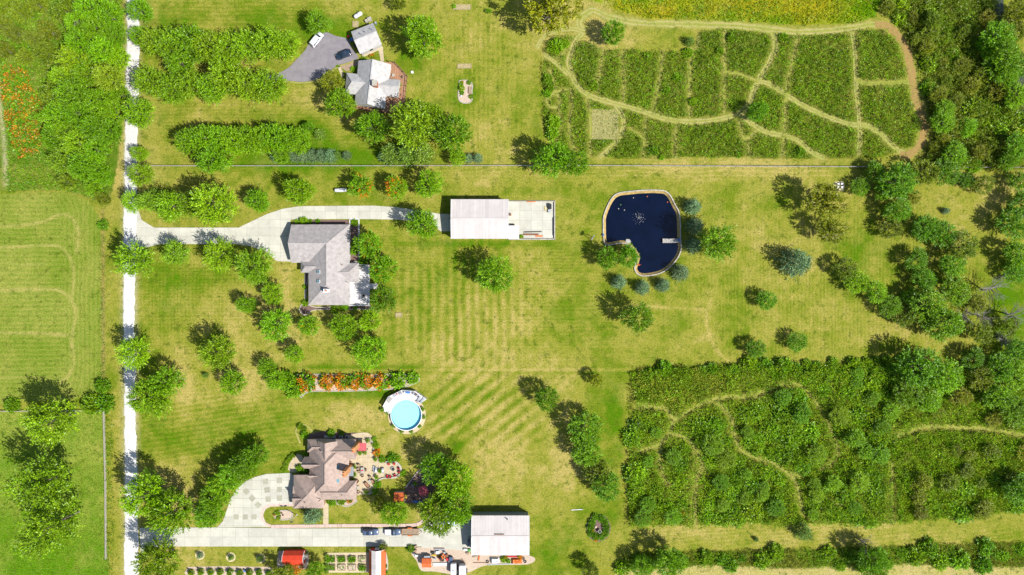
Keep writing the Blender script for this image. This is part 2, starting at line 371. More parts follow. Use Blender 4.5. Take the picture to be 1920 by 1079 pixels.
# mown and worn tracks: (name, width in px, tone, points)
TR = [
 ('dirt_track', 11, 'tan', [(1093, 60), (1074, 88), (1067, 115), (1070, 137), (1082, 160), (1100, 177), (1130, 188), (1170, 199), (1205, 209), (1240, 221), (1280, 228), (1320, 227), (1360, 221), (1390, 211), (1404, 195), (1412, 174), (1425, 146), (1440, 120), (1452, 95), (1453, 76), (1447, 58)]),
 ('dirt_track', 10, 'tan', [(1388, 216), (1418, 238), (1440, 249), (1476, 256), (1502, 267), (1516, 282), (1545, 298)]),
 ('dirt_track', 10, 'tan', [(1418, 154), (1440, 157), (1475, 179), (1520, 205), (1560, 222), (1597, 234), (1626, 236), (1652, 252), (1680, 279), (1696, 287)]),
 ('dirt_track', 14, 'red', [(1636, 46), (1666, 50), (1688, 74), (1703, 104), (1711, 150), (1718, 190), (1729, 221), (1733, 246), (1725, 273), (1706, 290), (1688, 288)]),
 ('dirt_track', 14, 'tan', [(1093, 60), (1085, 40), (1110, 20), (1145, 33), (1205, 44), (1300, 46), (1400, 50), (1445, 56), (1500, 60), (1560, 57), (1605, 51), (1640, 45)]),
 ('mown_path', 9, 'tan', [(1006, 90), (1024, 66), (1048, 58), (1072, 54), (1093, 60)]),
 ('mown_path', 9, 'tan', [(1020, 103), (1045, 120), (1066, 140)]),
 ('mown_path', 5, 'mid', [(1066, 76), (1058, 95), (1047, 113)]),
 ('mown_path', 6, 'mid', [(1030, 130), (1037, 150), (1040, 172), (1026, 186), (1031, 200), (1049, 200), (1049, 183), (1042, 173)]),
 ('mown_path', 5, 'mid', [(1040, 173), (1056, 170), (1072, 167)]),
 ('mown_path', 6, 'mid', [(1049, 200), (1050, 236), (1042, 260)]),
 ('mown_path', 6, 'mid', [(1071, 170), (1072, 205), (1068, 240), (1077, 286)]),
 ('mown_path', 6, 'mid', [(1100, 180), (1106, 206), (1107, 260), (1107, 290)]),
 ('mown_path', 9, 'tan', [(1154, 198), (1167, 216), (1168, 240), (1156, 264), (1138, 284), (1124, 296)]),
 ('mown_path', 6, 'mid', [(1132, 94), (1126, 130), (1116, 174)]),
 ('mown_path', 6, 'mid', [(1168, 96), (1170, 150), (1168, 194)]),
 ('mown_path', 6, 'mid', [(1243, 104), (1236, 155), (1225, 210)]),
 ('mown_path', 7, 'mid', [(1297, 100), (1293, 160), (1293, 222)]),
 ('mown_path', 6, 'mid', [(1359, 56), (1358, 130), (1358, 214)]),
 ('mown_path', 6, 'mid', [(1361, 135), (1390, 140), (1421, 153)]),
 ('mown_path', 5, 'mid', [(1213, 218), (1208, 262), (1206, 293)]),
 ('mown_path', 5, 'mid', [(1180, 240), (1205, 258), (1227, 292)]),
 ('mown_path', 5, 'mid', [(1267, 232), (1266, 296)]),
 ('mown_path', 6, 'mid', [(1387, 228), (1393, 255), (1403, 275), (1404, 296)]),
 ('mown_path', 7, 'mid', [(1395, 262), (1406, 256), (1420, 244)]),
 ('mown_path', 7, 'mid', [(1498, 62), (1486, 110), (1475, 165), (1473, 200), (1470, 250), (1467, 294)]),
 ('mown_path', 9, 'tan', [(1598, 60), (1603, 110), (1605, 165), (1610, 215), (1612, 260), (1610, 292)]),
 ('mown_path', 9, 'mid', [(1606, 150), (1628, 157), (1704, 154)]),
 ('mown_path', 6, 'mid', [(1290, 96), (1307, 88), (1310, 66)]),
 ('mown_path', 7, 'mid', [(1196, 762), (1222, 763), (1250, 767), (1261, 788), (1254, 812), (1240, 829), (1221, 839), (1200, 846)]),
 ('mown_path', 7, 'mid', [(1260, 790), (1290, 771), (1330, 751), (1370, 743), (1402, 745), (1432, 735)]),
 ('mown_path', 6, 'mid', [(1256, 812), (1285, 820), (1301, 836), (1311, 856), (1318, 872), (1306, 892), (1304, 926), (1302, 987)]),
 ('mown_path', 6, 'mid', [(1240, 829), (1237, 860), (1243, 890), (1254, 907)]),
 ('mown_path', 6, 'mid', [(1344, 754), (1362, 770), (1375, 795), (1381, 830), (1392, 846), (1421, 860), (1450, 868), (1475, 886), (1494, 906), (1500, 940), (1507, 965)]),
 ('mown_path', 5, 'mid', [(1478, 884), (1506, 896)]),
 ('mown_path', 4, 'mid', [(1440, 735), (1466, 722), (1500, 722), (1530, 755), (1556, 800), (1571, 845), (1562, 866), (1542, 879)]),
 ('mown_path', 7, 'mid', [(1682, 818), (1710, 806), (1742, 800), (1800, 801), (1860, 806), (1930, 817)]),
 ('mown_path', 4, 'mid', [(1672, 866), (1673, 984)]),
]
POND = [(1131, 428), (1133, 402), (1152, 367), (1186, 359), (1230, 357), (1252, 362), (1266, 385), (1274, 404), (1276, 450), (1277, 468), (1268, 488), (1247, 508), (1225, 516), (1201, 517), (1190, 505), (1194, 480), (1172, 457), (1138, 460), (1132, 448)]

fx = np.arange(-206, 206.01, 0.5); fy = np.arange(-126, 126.01, 0.5)
xs = np.concatenate([[-3000, -1200, -600, -350, -250, -215], fx, [215, 250, 350, 600, 1200, 3000]])
ys = np.concatenate([[-3000, -1200, -600, -350, -200, -140], fy, [140, 200, 350, 600, 1200, 3000]])
GX, GY = np.meshgrid(xs, ys); U = GX * SC + CX; V = CY - GY * SC

def blob(cx, cy, rx, ry): return np.exp(-(((U - cx) / rx) ** 2 + ((V - cy) / ry) ** 2))
wob = lambda s, o: (fbm(U, V, s, o) - 0.5)
dry = 0.52 + 0.7 * wob(150, 1) + 0.65 * wob(30, 5) + 0.6 * wob(10, 9)
for cx, cy, rx, ry, a in [
  (345, 742, 22, 55, .7), (300, 890, 80, 40, .5), (325, 935, 55, 25, .5), (880, 150, 70, 150, .16), (1090, 40, 60, 45, .5), (1020, 90, 30, 60, .3),
  (1150, 80, 90, 20, .25), (1330, 610, 40, 70, .22), (690, 790, 50, 30, .25), (880, 860, 90, 50, .22), (1065, 730, 40, 70, .3), (1000, 850, 90, 90, .16),
  (1065, 900, 25, 90, .3), (1192, 850, 18, 130, .35), (880, 700, 70, 20, .3), (1560, 610, 110, 80, .25), (1810, 430, 70, 60, .3), (1500, 420, 90, 60, .12),
  (560, 590, 60, 60, .25), (560, 510, 40, 60, .25), (500, 390, 60, 30, .2), (430, 600, 80, 60, .15), (470, 700, 60, 40, .25), (450, 740, 30, 30, .3),
  (580, 185, 50, 30, .35), (290, 30, 10, 60, .35), (280, 205, 25, 60, .3), (300, 420, 30, 20, .25), (1350, 315, 200, 18, .25), (1000, 330, 250, 18, .1),
  (950, 640, 250, 50, .12), (1200, 640, 150, 60, .12), (1660, 640, 80, 40, .2), (640, 240, 20, 60, .2), (520, 40, 40, 30, -.05), (340, 1030, 30, 40, .5),
  (215, 300, 22, 60, .5), (222, 800, 12, 150, .3), (640, 930, 60, 30, .2), (700, 930, 30, 40, .25), (910, 300, 60, 40, .2), (1440, 1000, 300, 20, .2), (1890, 640, 60, 60, .1),
  (340, 530, 45, 34, -.45), (420, 520, 60, 40, -.15), (1075, 585, 70, 50, -.38), (1150, 528, 40, 30, -.4), (1365, 372, 55, 28, -.35), (1475, 378, 40, 30, -.45), (1612, 480, 35, 60, -.4),
  (1100, 755, 45, 35, -.2), (1150, 780, 40, 70, -.2), (560, 270, 100, 45, -.55), (770, 110, 30, 35, -.6), (600, 60, 120, 40, -.4), (400, 25, 130, 40, -.32),
  (680, 738, 100, 12, -.7), (690, 690, 180, 6, -.55), (450, 820, 160, 60, -.25), (1050, 1030, 60, 35, -.35), (1120, 960, 60, 35, -.35), (858, 835, 16, 15, -.8),
  (560, 300, 120, 20, -.4), (870, 175, 24, 34, -.5), (1010, 185, 14, 90, -.28), (700, 300, 100, 20, -.4), (880, 458, 160, 7, -.45), (1000, 360, 80, 8, -.2), (840, 400, 20, 60, -.3),
  (1140, 470, 60, 12, -.2), (560, 540, 12, 70, -.4), (1070, 640, 90, 20, -.25), (1060, 980, 60, 40, -.15), (350, 820, 90, 60, -.25), (1900, 600, 50, 120, -.5), (1690, 650, 70, 12, -.4), (400, 1040, 120, 15, -.2)]:
    dry = dry + a * blob(cx, cy, rx, ry)
# mowing passes
per = lambda t, p: np.sin(2 * math.pi * t / p)
j = 6 * wob(60, 21)
brk = np.clip(.25 + 1.6 * fbm(U, V, 40, 77) - .3, 0, 1.2)
dry += 0.27 * brk * per(U + j, 16.5) * np.clip(blob(865, 575, 120, 105) * 1.6, 0, 1)
dry += 0.10 * per(V + j, 6.0) * np.clip(blob(900, 500, 260, 130) * 1.5, 0, 1)
dry += 0.10 * brk * per(V + j, 8.0) * np.clip(blob(1060, 600, 160, 90) * 1.5, 0, 1)
dry += (0.42 * brk * per(U * 0.616 + V * 0.788 + j, 21) - .10) * np.clip(blob(885, 765, 110, 65) * 1.8, 0, 1)
dry += 0.10 * (per(U + j, 7.0) + per(V + j, 7.0)) * np.clip(blob(380, 560, 150, 130) * 1.5, 0, 1)
dry += 0.16 * per(V + 0.15 * U + j, 9.0) * np.clip(blob(400, 800, 150, 70) * 1.6, 0, 1)
dry += 0.13 * per(V + j, 8.0) * np.clip(blob(430, 20, 200, 60) * 1.5, 0, 1)
dry += 0.13 * per(V + j, 7.0) * np.clip(blob(500, 230, 230, 60) * 1.5, 0, 1)
dry += 0.11 * per(U + j, 9.0) * np.clip(blob(900, 130, 80, 170) * 1.5, 0, 1)
dry += 0.14 * per(U + j, 7.0) * np.clip(blob(1600, 530, 280, 170) * 1.5, 0, 1)
dry += 0.14 * per(V + 0.1 * U + j, 7.5) * np.clip(blob(1500, 1005, 400, 26) * 1.6, 0, 1)
dry += 0.20 * per(V + j, 8.0) * np.clip(blob(1250, 320, 420, 14) * 1.5, 0, 1)
dry += 0.35 * np.exp(-((V - 694) / 2.2) ** 2) * ((U > 560) & (U < 1180)) - 0.25 * np.exp(-((V - 699) / 2.5) ** 2) * ((U > 700) & (U < 1180))
# drip-line arc on the right lawn
arc = np.abs(np.hypot(U - 1420, V - 600) - 95)
dry += 0.3 * np.exp(-(arc / 4) ** 2) * ((U < 1385) & (V > 560) & (V < 680)) + 0.35 * np.exp(-((V - 576 - (U - 1230) * .05) / 3) ** 2) * ((U > 1180) & (U < 1325))
dry = np.clip(dry, 0, 1.15)

LUSH, GREEN, MID, TAN = [np.array(A(*c)) for c in ((98, 144, 16), (134, 154, 38), (173, 173, 66), (213, 194, 108))]
def mixc(a, b, t): t = t[..., None]; return a * (1 - t) + b * t
col = mixc(mixc(mixc(np.broadcast_to(LUSH, U.shape + (3,)), GREEN, smooth(-0.05, 0.25, dry)), MID, smooth(0.25, 0.58, dry)), TAN, smooth(0.58, 1.05, dry))
def paint(mask, c): 
    global col
    col = mixc(col, np.array(c), np.clip(mask, 0, 1))
# hay field left of the road
hay = [(-2000, 362), (60, 362), (120, 360), (165, 375), (188, 410), (192, 560), (193, 700), (180, 735), (130, 752), (-2000, 756)]
hm = inpoly(U + 8 * wob(20, 31), V + 8 * wob(20, 32), hay).astype(float)
rr = np.maximum(np.abs(V - 555) - 140, 0); dd = np.hypot(np.maximum(U - 60, 0), rr)
ring = np.where(V < 420, V, np.where(V > 700, V, V))
hcol = mixc(np.broadcast_to(np.array(A(128, 158, 40)), U.shape + (3,)), np.array(A(186, 188, 88)), np.clip(0.42 + 0.9 * wob(70, 41) + 0.22 * per(np.where((U > 150) , U * 1.0, np.where(dd > 60, dd, V)) + j, 8.5) + 0.35 * wob(9, 44), 0, 1))
col = mixc(col, hcol, hm)
for pts, w, a in [([(-40, 424), (40, 423), (85, 414), (108, 404), (122, 403), (140, 415), (147, 440), (143, 474)], 3.0, .85),
                  ([(-40, 466), (60, 462), (105, 461), (125, 474), (137, 500), (137, 540), (133, 560)], 2.8, .9),
                  ([(-40, 545), (80, 543), (115, 547), (135, 565), (142, 590), (134, 640), (139, 680), (130, 702), (112, 720)], 3.0, .9),
                  ([(-40, 624), (60, 625), (125, 629)], 3.0, 1.0), ([(-40, 712), (60, 708), (95, 712)], 2.2, .5), ([(40, 498), (80, 496)], 2.2, .5)]:
    d = pdist(U, V, spline(pts, 6)); paint(a * np.exp(-(d / w) ** 2) * (0.65 + 1.2 * wob(10, 51)) * (np.abs(U) < 400), A(216, 200, 116))
# rough meadows
mead = inpoly(U, V, [(-2000, 772), (196, 772), (203, 1090), (203, 3000), (-2000, 3000)]).astype(float)
mcol = mixc(np.broadcast_to(np.array(A(104, 158, 22)), U.shape + (3,)), np.array(A(172, 186, 76)), np.clip(0.5 + 1.3 * wob(60, 61) + 0.9 * wob(14, 62) - 0.35 * smooth(950, 1060, V) + 0.1, 0, 1))
col = mixc(col, mcol, mead * 0.92)
paint((np.exp(-(pdist(U, V, [(193, 395), (194, 730)]) / 3) ** 2)) * .8, A(182, 160, 96))
wm = inpoly(U, V, [(-2000, -2000), (228, -2000), (222, 300), (205, 385), (120, 358), (-2000, 362)]).astype(float)
col = mixc(col, mixc(np.broadcast_to(np.array(A(92, 138, 22)), U.shape + (3,)), np.array(A(168, 168, 78)), np.clip(.4 + 1.6 * wob(24, 71), 0, 1)), wm * smooth(232, 218, U))
d = pdist(U, V, spline([(-4, 150), (3, 215), (8, 260), (10, 300), (12, 345)], 6)); paint(.85 * np.exp(-(d / 5) ** 2), A(214, 206, 150))
# ripe field, top right
yf = inpoly(U + 5 * wob(14, 81), V + 4 * wob(14, 82), [(1108, -2000), (1112, 2), (1150, 17), (1212, 36), (1350, 40), (1500, 47), (1600, 45), (1640, 32), (1652, 0), (1652, -2000)]).astype(float)
ycol = mixc(np.broadcast_to(np.array(A(120, 168, 14)), U.shape + (3,)), np.array(A(200, 184, 40)), np.clip(0.62 + 1.5 * wob(40, 83) + .7 * wob(8, 86) - smooth(1540, 1620, U) * .7 - .3 * smooth(20, 45, V), 0, 1))
col = mixc(col, ycol, yf); paint(yf * np.clip(3 * wob(30, 84) - .35, 0, .8) * (U < 1240), A(222, 208, 130))
# stubble field along the bottom
sf = inpoly(U + 6 * wob(20, 91), V + 5 * wob(16, 92), [(1148, 3000), (1150, 1078), (1180, 1066), (1330, 1060), (1480, 1066), (1600, 1062), (1700, 1057), (1920, 1063), (4000, 1063), (4000, 3000)]).astype(float)
col = mixc(col, mixc(np.broadcast_to(np.array(A(224, 204, 132)), U.shape + (3,)), np.array(A(200, 196, 96)), np.clip(.35 + .5 * per(V + j, 7) * .4 + 1.2 * wob(20, 93), 0, 1)), sf)
# beneath the tall growth
VEG_TOP = [(1019, 118), (1024, 82), (1042, 70), (1066, 68), (1100, 78), (1130, 95), (1165, 94), (1240, 98), (1292, 99), (1304, 76), (1316, 62), (1360, 55), (1445, 60), (1500, 63), (1600, 58), (1656, 56), (1684, 84), (1697, 140), (1710, 200), (1722, 240), (1712, 274), (1690, 284), (1640, 297), (1500, 298), (1380, 296), (1150, 297), (1112, 292), (1076, 288), (1034, 268), (1022, 240), (1018, 190)]
VEG_LOW = [(1180, 702), (1215, 690), (1300, 687), (1400, 682), (1500, 683), (1600, 682), (1690, 680), (1930, 690), (1990, 700), (1990, 960), (1880, 962), (1800, 972), (1700, 978), (1640, 984), (1500, 982), (1430, 984), (1400, 978), (1300, 986), (1240, 984), (1178, 988), (1176, 900), (1184, 800), (1192, 752)]
VEG_STRIP = [(1150, 1066), (1178, 1045), (1240, 1036), (1330, 1034), (1440, 1030), (1600, 1028), (1700, 1024), (1800, 1020), (1930, 1016), (1990, 1018), (1990, 1062), (1840, 1064), (1700, 1058), (1600, 1062), (1500, 1066), (1330, 1060), (1180, 1068)]
VEG_EAST = [(1655, -20), (1860, -20), (1868, 40), (1890, 100), (1930, 200), (1940, 300), (1930, 318), (1745, 318), (1728, 300), (1748, 262), (1746, 230), (1734, 190), (1726, 120), (1708, 80), (1682, 44), (1658, 30)]
VEG_WEST = [(-40, -20), (130, -20), (110, 40), (90, 120), (80, 200), (90, 290), (150, 340), (200, 375), (120, 356), (60, 358), (20, 362), (8, 345), (14, 300), (8, 240), (6, 180), (-40, 150)]
for poly in (VEG_TOP, VEG_LOW, VEG_STRIP, VEG_EAST):
    paint(inpoly(U, V, poly) * (0.75 + .3 * wob(10, 95)), A(96, 116, 30))
# tracks: nearest distance field, used for the paint and for keeping the growth off them
trk = np.full(U.shape, 1e9)
for name, w, tone, pts in TR:
    sp = spline(pts, 6); x0 = min(p[0] for p in sp) - 40; x1 = max(p[0] for p in sp) + 40; y0 = min(p[1] for p in sp) - 40; y1 = max(p[1] for p in sp) + 40
    ix = np.where((xs * SC + CX > x0) & (xs * SC + CX < x1))[0]; iy = np.where((CY - ys * SC > y0) & (CY - ys * SC < y1))[0]
    sl = (slice(iy[0], iy[-1] + 1), slice(ix[0], ix[-1] + 1))
    d = pdist(U[sl], V[sl], sp) - w / 2; trk[sl] = np.minimum(trk[sl], d)
paint(.6 * np.exp(-(np.maximum(trk, 0) / 4.0) ** 2) * (trk < 60), A(192, 182, 92))
patch = inpoly(U, V, [(1108, 206), (1158, 204), (1160, 262), (1108, 262)]).astype(float)
paint(patch * .9, A(206, 196, 128)); trk = np.where(patch > 0, -1, trk)
for cx, cy, rx, ry in [(262, 21, 34, 30), (263, 212, 36, 34), (262, 290, 26, 26), (280, 330, 34, 30)]:
    paint(.35 * blob(cx, cy, rx, ry), A(206, 192, 112))
# road verge
rd = pdist(U, V, [(250, -60), (249, 40), (245, 300), (242, 600), (245, 900), (246, 1140)])
paint(.5 * np.exp(-((rd - 15) / 5) ** 2), A(208, 194, 120)); paint(np.clip(.9 * np.exp(-((rd - 11) / 2.5) ** 2) * (.5 + 1.8 * wob(6, 97)), 0, 1), A(232, 224, 190))

GZ = np.zeros_like(U); GZ[inpoly(U, V, POND)] = -1.6
nx = len(xs); idx = np.arange(U.size).reshape(U.shape)
quads = np.stack([idx[:-1, :-1], idx[:-1, 1:], idx[1:, 1:], idx[1:, :-1]], -1).reshape(-1, 4)
me = colour_mesh('ground', np.stack([GX, GY, GZ], -1).reshape(-1, 3), quads, col.reshape(-1, 3), M['ground'])
ground = struct(link(bpy.data.objects.new('ground', me)))

def trk_at(px, py):      # distance to the nearest track edge, in px
    ix = np.clip(np.searchsorted(xs, (px - CX) / SC), 0, len(xs) - 1); iy = np.clip(np.searchsorted(ys, (CY - py) / SC), 0, len(ys) - 1)
    return trk[iy, ix]

# ------------------------------------------------------------------ tracks, road, drives
TONE = {'tan': (A(222, 206, 136), A(178, 186, 80)), 'mid': (A(196, 190, 100), A(168, 180, 70)), 'red': (A(204, 160, 104), A(196, 172, 100))}
def ribbon(name, pts, w, z, tone, mat='soil', jit=0.8, cols=9):
    sp = spline(pts, 2.5); n = len(sp); vv = []; cc = []
    rut, mid = [np.array(c) for c in TONE[tone]]
    a = np.array(sp); t = np.gradient(a, axis=0); t /= np.linalg.norm(t, axis=1, keepdims=True) + 1e-9; nr = np.stack([-t[:, 1], t[:, 0]], 1)
    for i in range(n):
        wl = w / 2 + jit * (vnoise(np.array(a[i, 0]), np.array(a[i, 1]), 9, 3) - .5) * 4 * (w / 10); wr = w / 2 + jit * (vnoise(np.array(a[i, 0]), np.array(a[i, 1]), 9, 7) - .5) * 4 * (w / 10)
        for k in range(cols):
            u = k / (cols - 1) * 2 - 1; off = u * (wl if u < 0 else wr); p = a[i] + nr[i] * off
            vv.append(P(p[0], p[1], z)); r = math.exp(-((abs(u) - .5) / .24) ** 2) if w > 7 else math.exp(-(u / .6) ** 2)
            q = float(np.clip(r * (0.5 + vnoise(np.array(p[0]), np.array(p[1]), 14, 11)), 0, 1)); cc.append(mid * (1 - q) + rut * q)
    q = [(i * cols + k, i * cols + k + 1, (i + 1) * cols + k + 1, (i + 1) * cols + k) for i in range(n - 1) for k in range(cols - 1)]
    me = colour_mesh(name, vv, q, np.array(cc), M[mat])
    return struct(link(bpy.data.objects.new(name, me)))
for i, (name, w, tone, pts) in enumerate(TR): ribbon(name, pts, w, 0.012 + 0.0015 * i, tone)

def road_edge(x, y, s): return x + 3.0 * (float(vnoise(np.array(x * 1.0), np.array(y * 1.0), 13, s)) - .5) + 2.2 * (float(vnoise(np.array(x * 1.0), np.array(y * 1.0), 4.2, s + 9)) - .5)
rl = [(237.5, -70), (237.5, 40), (236, 150), (234, 300), (232, 450), (231.5, 600), (233, 720), (234, 850), (234, 1000), (234, 1150)]
rr_ = [(261, -70), (260.5, 40), (261, 170), (256, 300), (257, 420), (254, 500), (252, 600), (254, 720), (256, 850), (258, 960), (260, 1020), (258, 1150)]
mb = MB(); L = spline(rl, 4); R = spline(rr_, 4); ysx = np.arange(-70, 1150, 4.0)
lx = np.interp(ysx, [p[1] for p in L], [p[0] for p in L]); rx = np.interp(ysx, [p[1] for p in R], [p[0] for p in R])
vv = []; 
for i, y in enumerate(ysx):
    a, b = road_edge(lx[i], y, 2), road_edge(rx[i], y, 4)
    for t, z in ((0, .004), (.1, .06), (.5, .10), (.9, .06), (1, .004)): vv.append(P(a + (b - a) * t, y, 0)[:2] + (z,))
mb.add(vv, [(i * 5 + k, (i + 1) * 5 + k, (i + 1) * 5 + k + 1, i * 5 + k + 1) for i in range(len(ysx) - 1) for k in range(4)])
road = struct(mb.obj('gravel_road', 'gravel'))

def clip(poly, x0, y0, x1, y1):
    def cut(pl, ins, inter):
        out = []
        for i in range(len(pl)):
            a, b = pl[i - 1], pl[i]
            if ins(b):
                if not ins(a): out.append(inter(a, b))
                out.append(b)
            elif ins(a): out.append(inter(a, b))
        return out
    ix = lambda X: (lambda a, b: (X, a[1] + (b[1] - a[1]) * (X - a[0]) / (b[0] - a[0])))
    iy = lambda Y: (lambda a, b: (a[0] + (b[0] - a[0]) * (Y - a[1]) / (b[1] - a[1]), Y))
    pl = poly
    for ins, it in ((lambda p: p[0] >= x0, ix(x0)), (lambda p: p[0] <= x1, ix(x1)), (lambda p: p[1] >= y0, iy(y0)), (lambda p: p[1] <= y1, iy(y1))):
        if len(pl) < 3: return []
        pl = cut(pl, ins, it)
    out = []
    for p in pl:
        if not out or abs(p[0] - out[-1][0]) + abs(p[1] - out[-1][1]) > 0.05: out.append(p)
    if len(out) > 2 and abs(out[0][0] - out[-1][0]) + abs(out[0][1] - out[-1][1]) < 0.05: out.pop()
    return out if len(out) > 2 else []
def parea(p): return abs(sum(p[i][0] * p[(i + 1) % len(p)][1] - p[(i + 1) % len(p)][0] * p[i][1] for i in range(len(p)))) / 2
def slabs(name, poly, cx, cy, x0, y0, mat='concrete', part='slab', h=0.10, gap=0.35, base='joint'):
    """a drive: a bed with each cast slab lying proud of the joints"""
    mb = MB(); mb.prism(PX(poly), 0.002, h - 0.03); root = struct(mb.obj(name, base))
    X0 = min(p[0] for p in poly); X1 = max(p[0] for p in poly); Y0 = min(p[1] for p in poly); Y1 = max(p[1] for p in poly)
    x = x0
    while x < X1:
        y = y0
        while y < Y1:
            if x + cx > X0 and y + cy > Y0:
                pl = clip(poly, x + gap / 2, y + gap / 2, x + cx - gap / 2, y + cy - gap / 2)
                if pl and parea(pl) > 3:
                    m2 = MB(); m2.prism(PX(pl), h - 0.03, h); m2.obj(part, mat, root)
            y += cy
        x += cx
    return root
def smoothpoly(pts, step=4): 
    s = spline(list(pts) + [pts[0]], step); return s[:-1]
slabs('concrete_driveway', [(257, 388), (266, 413), (289, 427), (448, 427), (500, 402), (530, 392), (562, 387), (700, 386), (745, 389), (822, 401), (847, 402), (847, 434), (826, 434), (815, 424), (795, 416), (740, 412), (656, 411), (545, 412), (545, 491), (519, 490), (500, 474), (470, 462), (440, 458), (300, 458), (272, 465), (256, 476)], 21, 15.5, 253, 381)
slabs('concrete_driveway', [(262, 990), (410, 989), (545, 991), (868, 991), (868, 1025), (300, 1025), (280, 1026), (264, 1040)], 24, 18, 250, 989)
slabs('concrete_driveway', [(868, 966), (884, 966), (884, 1032), (868, 1032), (790, 1027), (790, 991), (812, 972), (830, 966)], 20, 18, 788, 966, h=0.104)
slabs('paved_forecourt', [(408, 988.5), (418, 978), (426, 955), (433, 935), (444, 917), (462, 902), (480, 894), (500, 889), (546, 887), (552, 896), (552, 947), (510, 949), (498, 955), (493, 966), (498, 980), (508, 988.5)], 17, 17, 405, 884, h=0.108)
fore = bpy.data.objects['paved_forecourt']
mb = MB()
for x, y, w, r in [(498, 903, 10, .12), (524, 901, 10, 0), (501, 919, 10, .12), (524, 918, 10, 0), (503, 936, 10, .1), (524, 934, 10, 0), (462, 922, 10, .75), (473, 934.5, 10, .75), (484, 947, 10, .75), (443, 969.5, 9.5, 0), (460, 969.5, 9.5, 0), (476.5, 969.5, 9.5, 0), (544, 936, 8, 0)]:
    p = P(x, y); m2 = MB(); m2.box(p[0], p[1], .109, w / SC, w / SC, .02, r); m2.obj('inlay_square', 'inlay', fore)
# asphalt drive of the grey house
ad = smoothpoly([(500, 140), (520, 138), (540, 128), (556, 112), (572, 95), (582, 78), (598, 67), (612, 61), (630, 68), (652, 74), (660, 92), (672, 108), (655, 116), (632, 124), (612, 138), (590, 150), (566, 154), (545, 152), (500, 149)], 4)
mb = MB(); mb.prism(PX(ad), 0.002, 0.07); struct(mb.obj('asphalt_driveway', 'asphalt'))
ribbon('driveway_edging', [(520, 153), (545, 154), (566, 156), (592, 152), (614, 140), (634, 126), (656, 118), (674, 110)], 2.4, .075, 'tan', jit=.2, cols=3)
# paved strip along the lower drive and round the lawn island
def pave_strip(name, pts, w, z, size, mat='brickedge'):
    sp = np.array(spline(pts, .6)); seg = np.r_[0, np.cumsum(np.linalg.norm(np.diff(sp, axis=0), axis=1))]; n = int(seg[-1] / size)
    mb = MB(); nb = int(round(w / size)); root = None
    t = np.gradient(sp, axis=0); t /= np.linalg.norm(t, axis=1, keepdims=True); nr = np.stack([-t[:, 1], t[:, 0]], 1)
    bed = MB(); L_ = [P(*(sp[i] + nr[i] * w / 2), z - .04) for i in range(0, len(sp), 4)]; R_ = [P(*(sp[i] - nr[i] * w / 2), z - .04) for i in range(0, len(sp), 4)]
    k = len(L_); bed.add(L_ + R_, [(i, i + 1, k + i + 1, k + i) for i in range(k - 1)]); root = struct(bed.obj(name, 'joint'))
    for i in range(n):
        s = (i + .5) * size; q = min(np.searchsorted(seg, s), len(sp) - 1)
        for c in range(nb):
            off = (c + .5) / nb * w - w / 2; p = sp[q] + nr[q] * off; a = math.atan2(-t[q, 1], t[q, 0]); X = P(p[0], p[1])
            mb.box(X[0], X[1], z - .02, size / SC * .92, w / nb / SC * .92, .05, a)
    o = mb.obj('paving_brick', 'brickedge' if mat is None else mat, root); o['kind'] = 'stuff'
    return root
pave_strip('brick_paving_strip', [(508, 987.5), (540, 987), (600, 986.5), (640, 986), (740, 985.5), (780, 984), (798, 974), (815, 966)], 6, .13, 1.5)
pave_strip('brick_paving_strip', [(508, 987), (499, 983), (493, 975), (491, 966), (494, 955), (502, 949), (515, 947.5), (551, 947)], 5, .127, 1.5)
slabs('stone_walk', [(606, 943), (616, 943), (616, 984), (606, 984)], 12, 10, 604, 943, mat='patio', h=.118)
# ------------------------------------------------------------------ foliage prototypes
def hue_cols(n, base, spread=0.22, yellow=0.25):
    """per-leaf colour: lighter and darker leaves, some yellower"""
    k = 1 + spread * rng.normal(size=(n, 1)).clip(-1.8, 1.8); c = np.array(base)[None] * k
    y = (rng.random((n, 1)) ** 2) * yellow; c = c * (1 + y * np.array([[1.1, .5, .2]])); return np.clip(c, 0.002, 0.9)
LEAF = (0.080, 0.150, 0.0085)
def sprays(p, d, L, nl, ll, lw, base, spread, name, mat='leaf', droop=0.0, alt=None, yellow=.3):
    n = len(p); t = np.linspace(0.05, 1.0, nl)[None, :, None]
    pos = p[:, None] + d[:, None] * t * L[:, None, None] + rng.normal(size=(n, nl, 3)) * 0.10 * (ll / .5)
    pos[..., 2] -= droop * (t[..., 0] ** 2) * L[:, None]
    ax = d[:, None] * 0.9 + rng.normal(size=(n, nl, 3)) * 0.55; nr = rng.normal(size=(n, nl, 3)) * .7 + np.array([0, 0, 1.35])
    m = n * nl; c = np.repeat(hue_cols(n, base, spread * .8, yellow), nl, 0) * (1 + spread * .7 * rng.normal(size=(m, 1)).clip(-1.6, 1.6))
    if alt is not None:
        col_, frac = alt; zz = p[:, 2]; w = (rng.random(n) < frac) if frac < .1 else (vnoise(p[:, 0] * 1.0 + 40, p[:, 1] * 1.0 + p[:, 2], .75 if frac > .4 else 1.6, int(rng.integers(50))) < frac * .95)
        w = np.repeat(w, nl) & (rng.random(m) < .85); c[w] = hue_cols(int(w.sum()), col_, .25, .1)
    return leaves(pos.reshape(-1, 3), ax.reshape(-1, 3), nr.reshape(-1, 3), ll * (0.7 + .6 * rng.random(m)), lw * (0.7 + .6 * rng.random(m)), np.clip(c, .002, .9), name, M[mat])
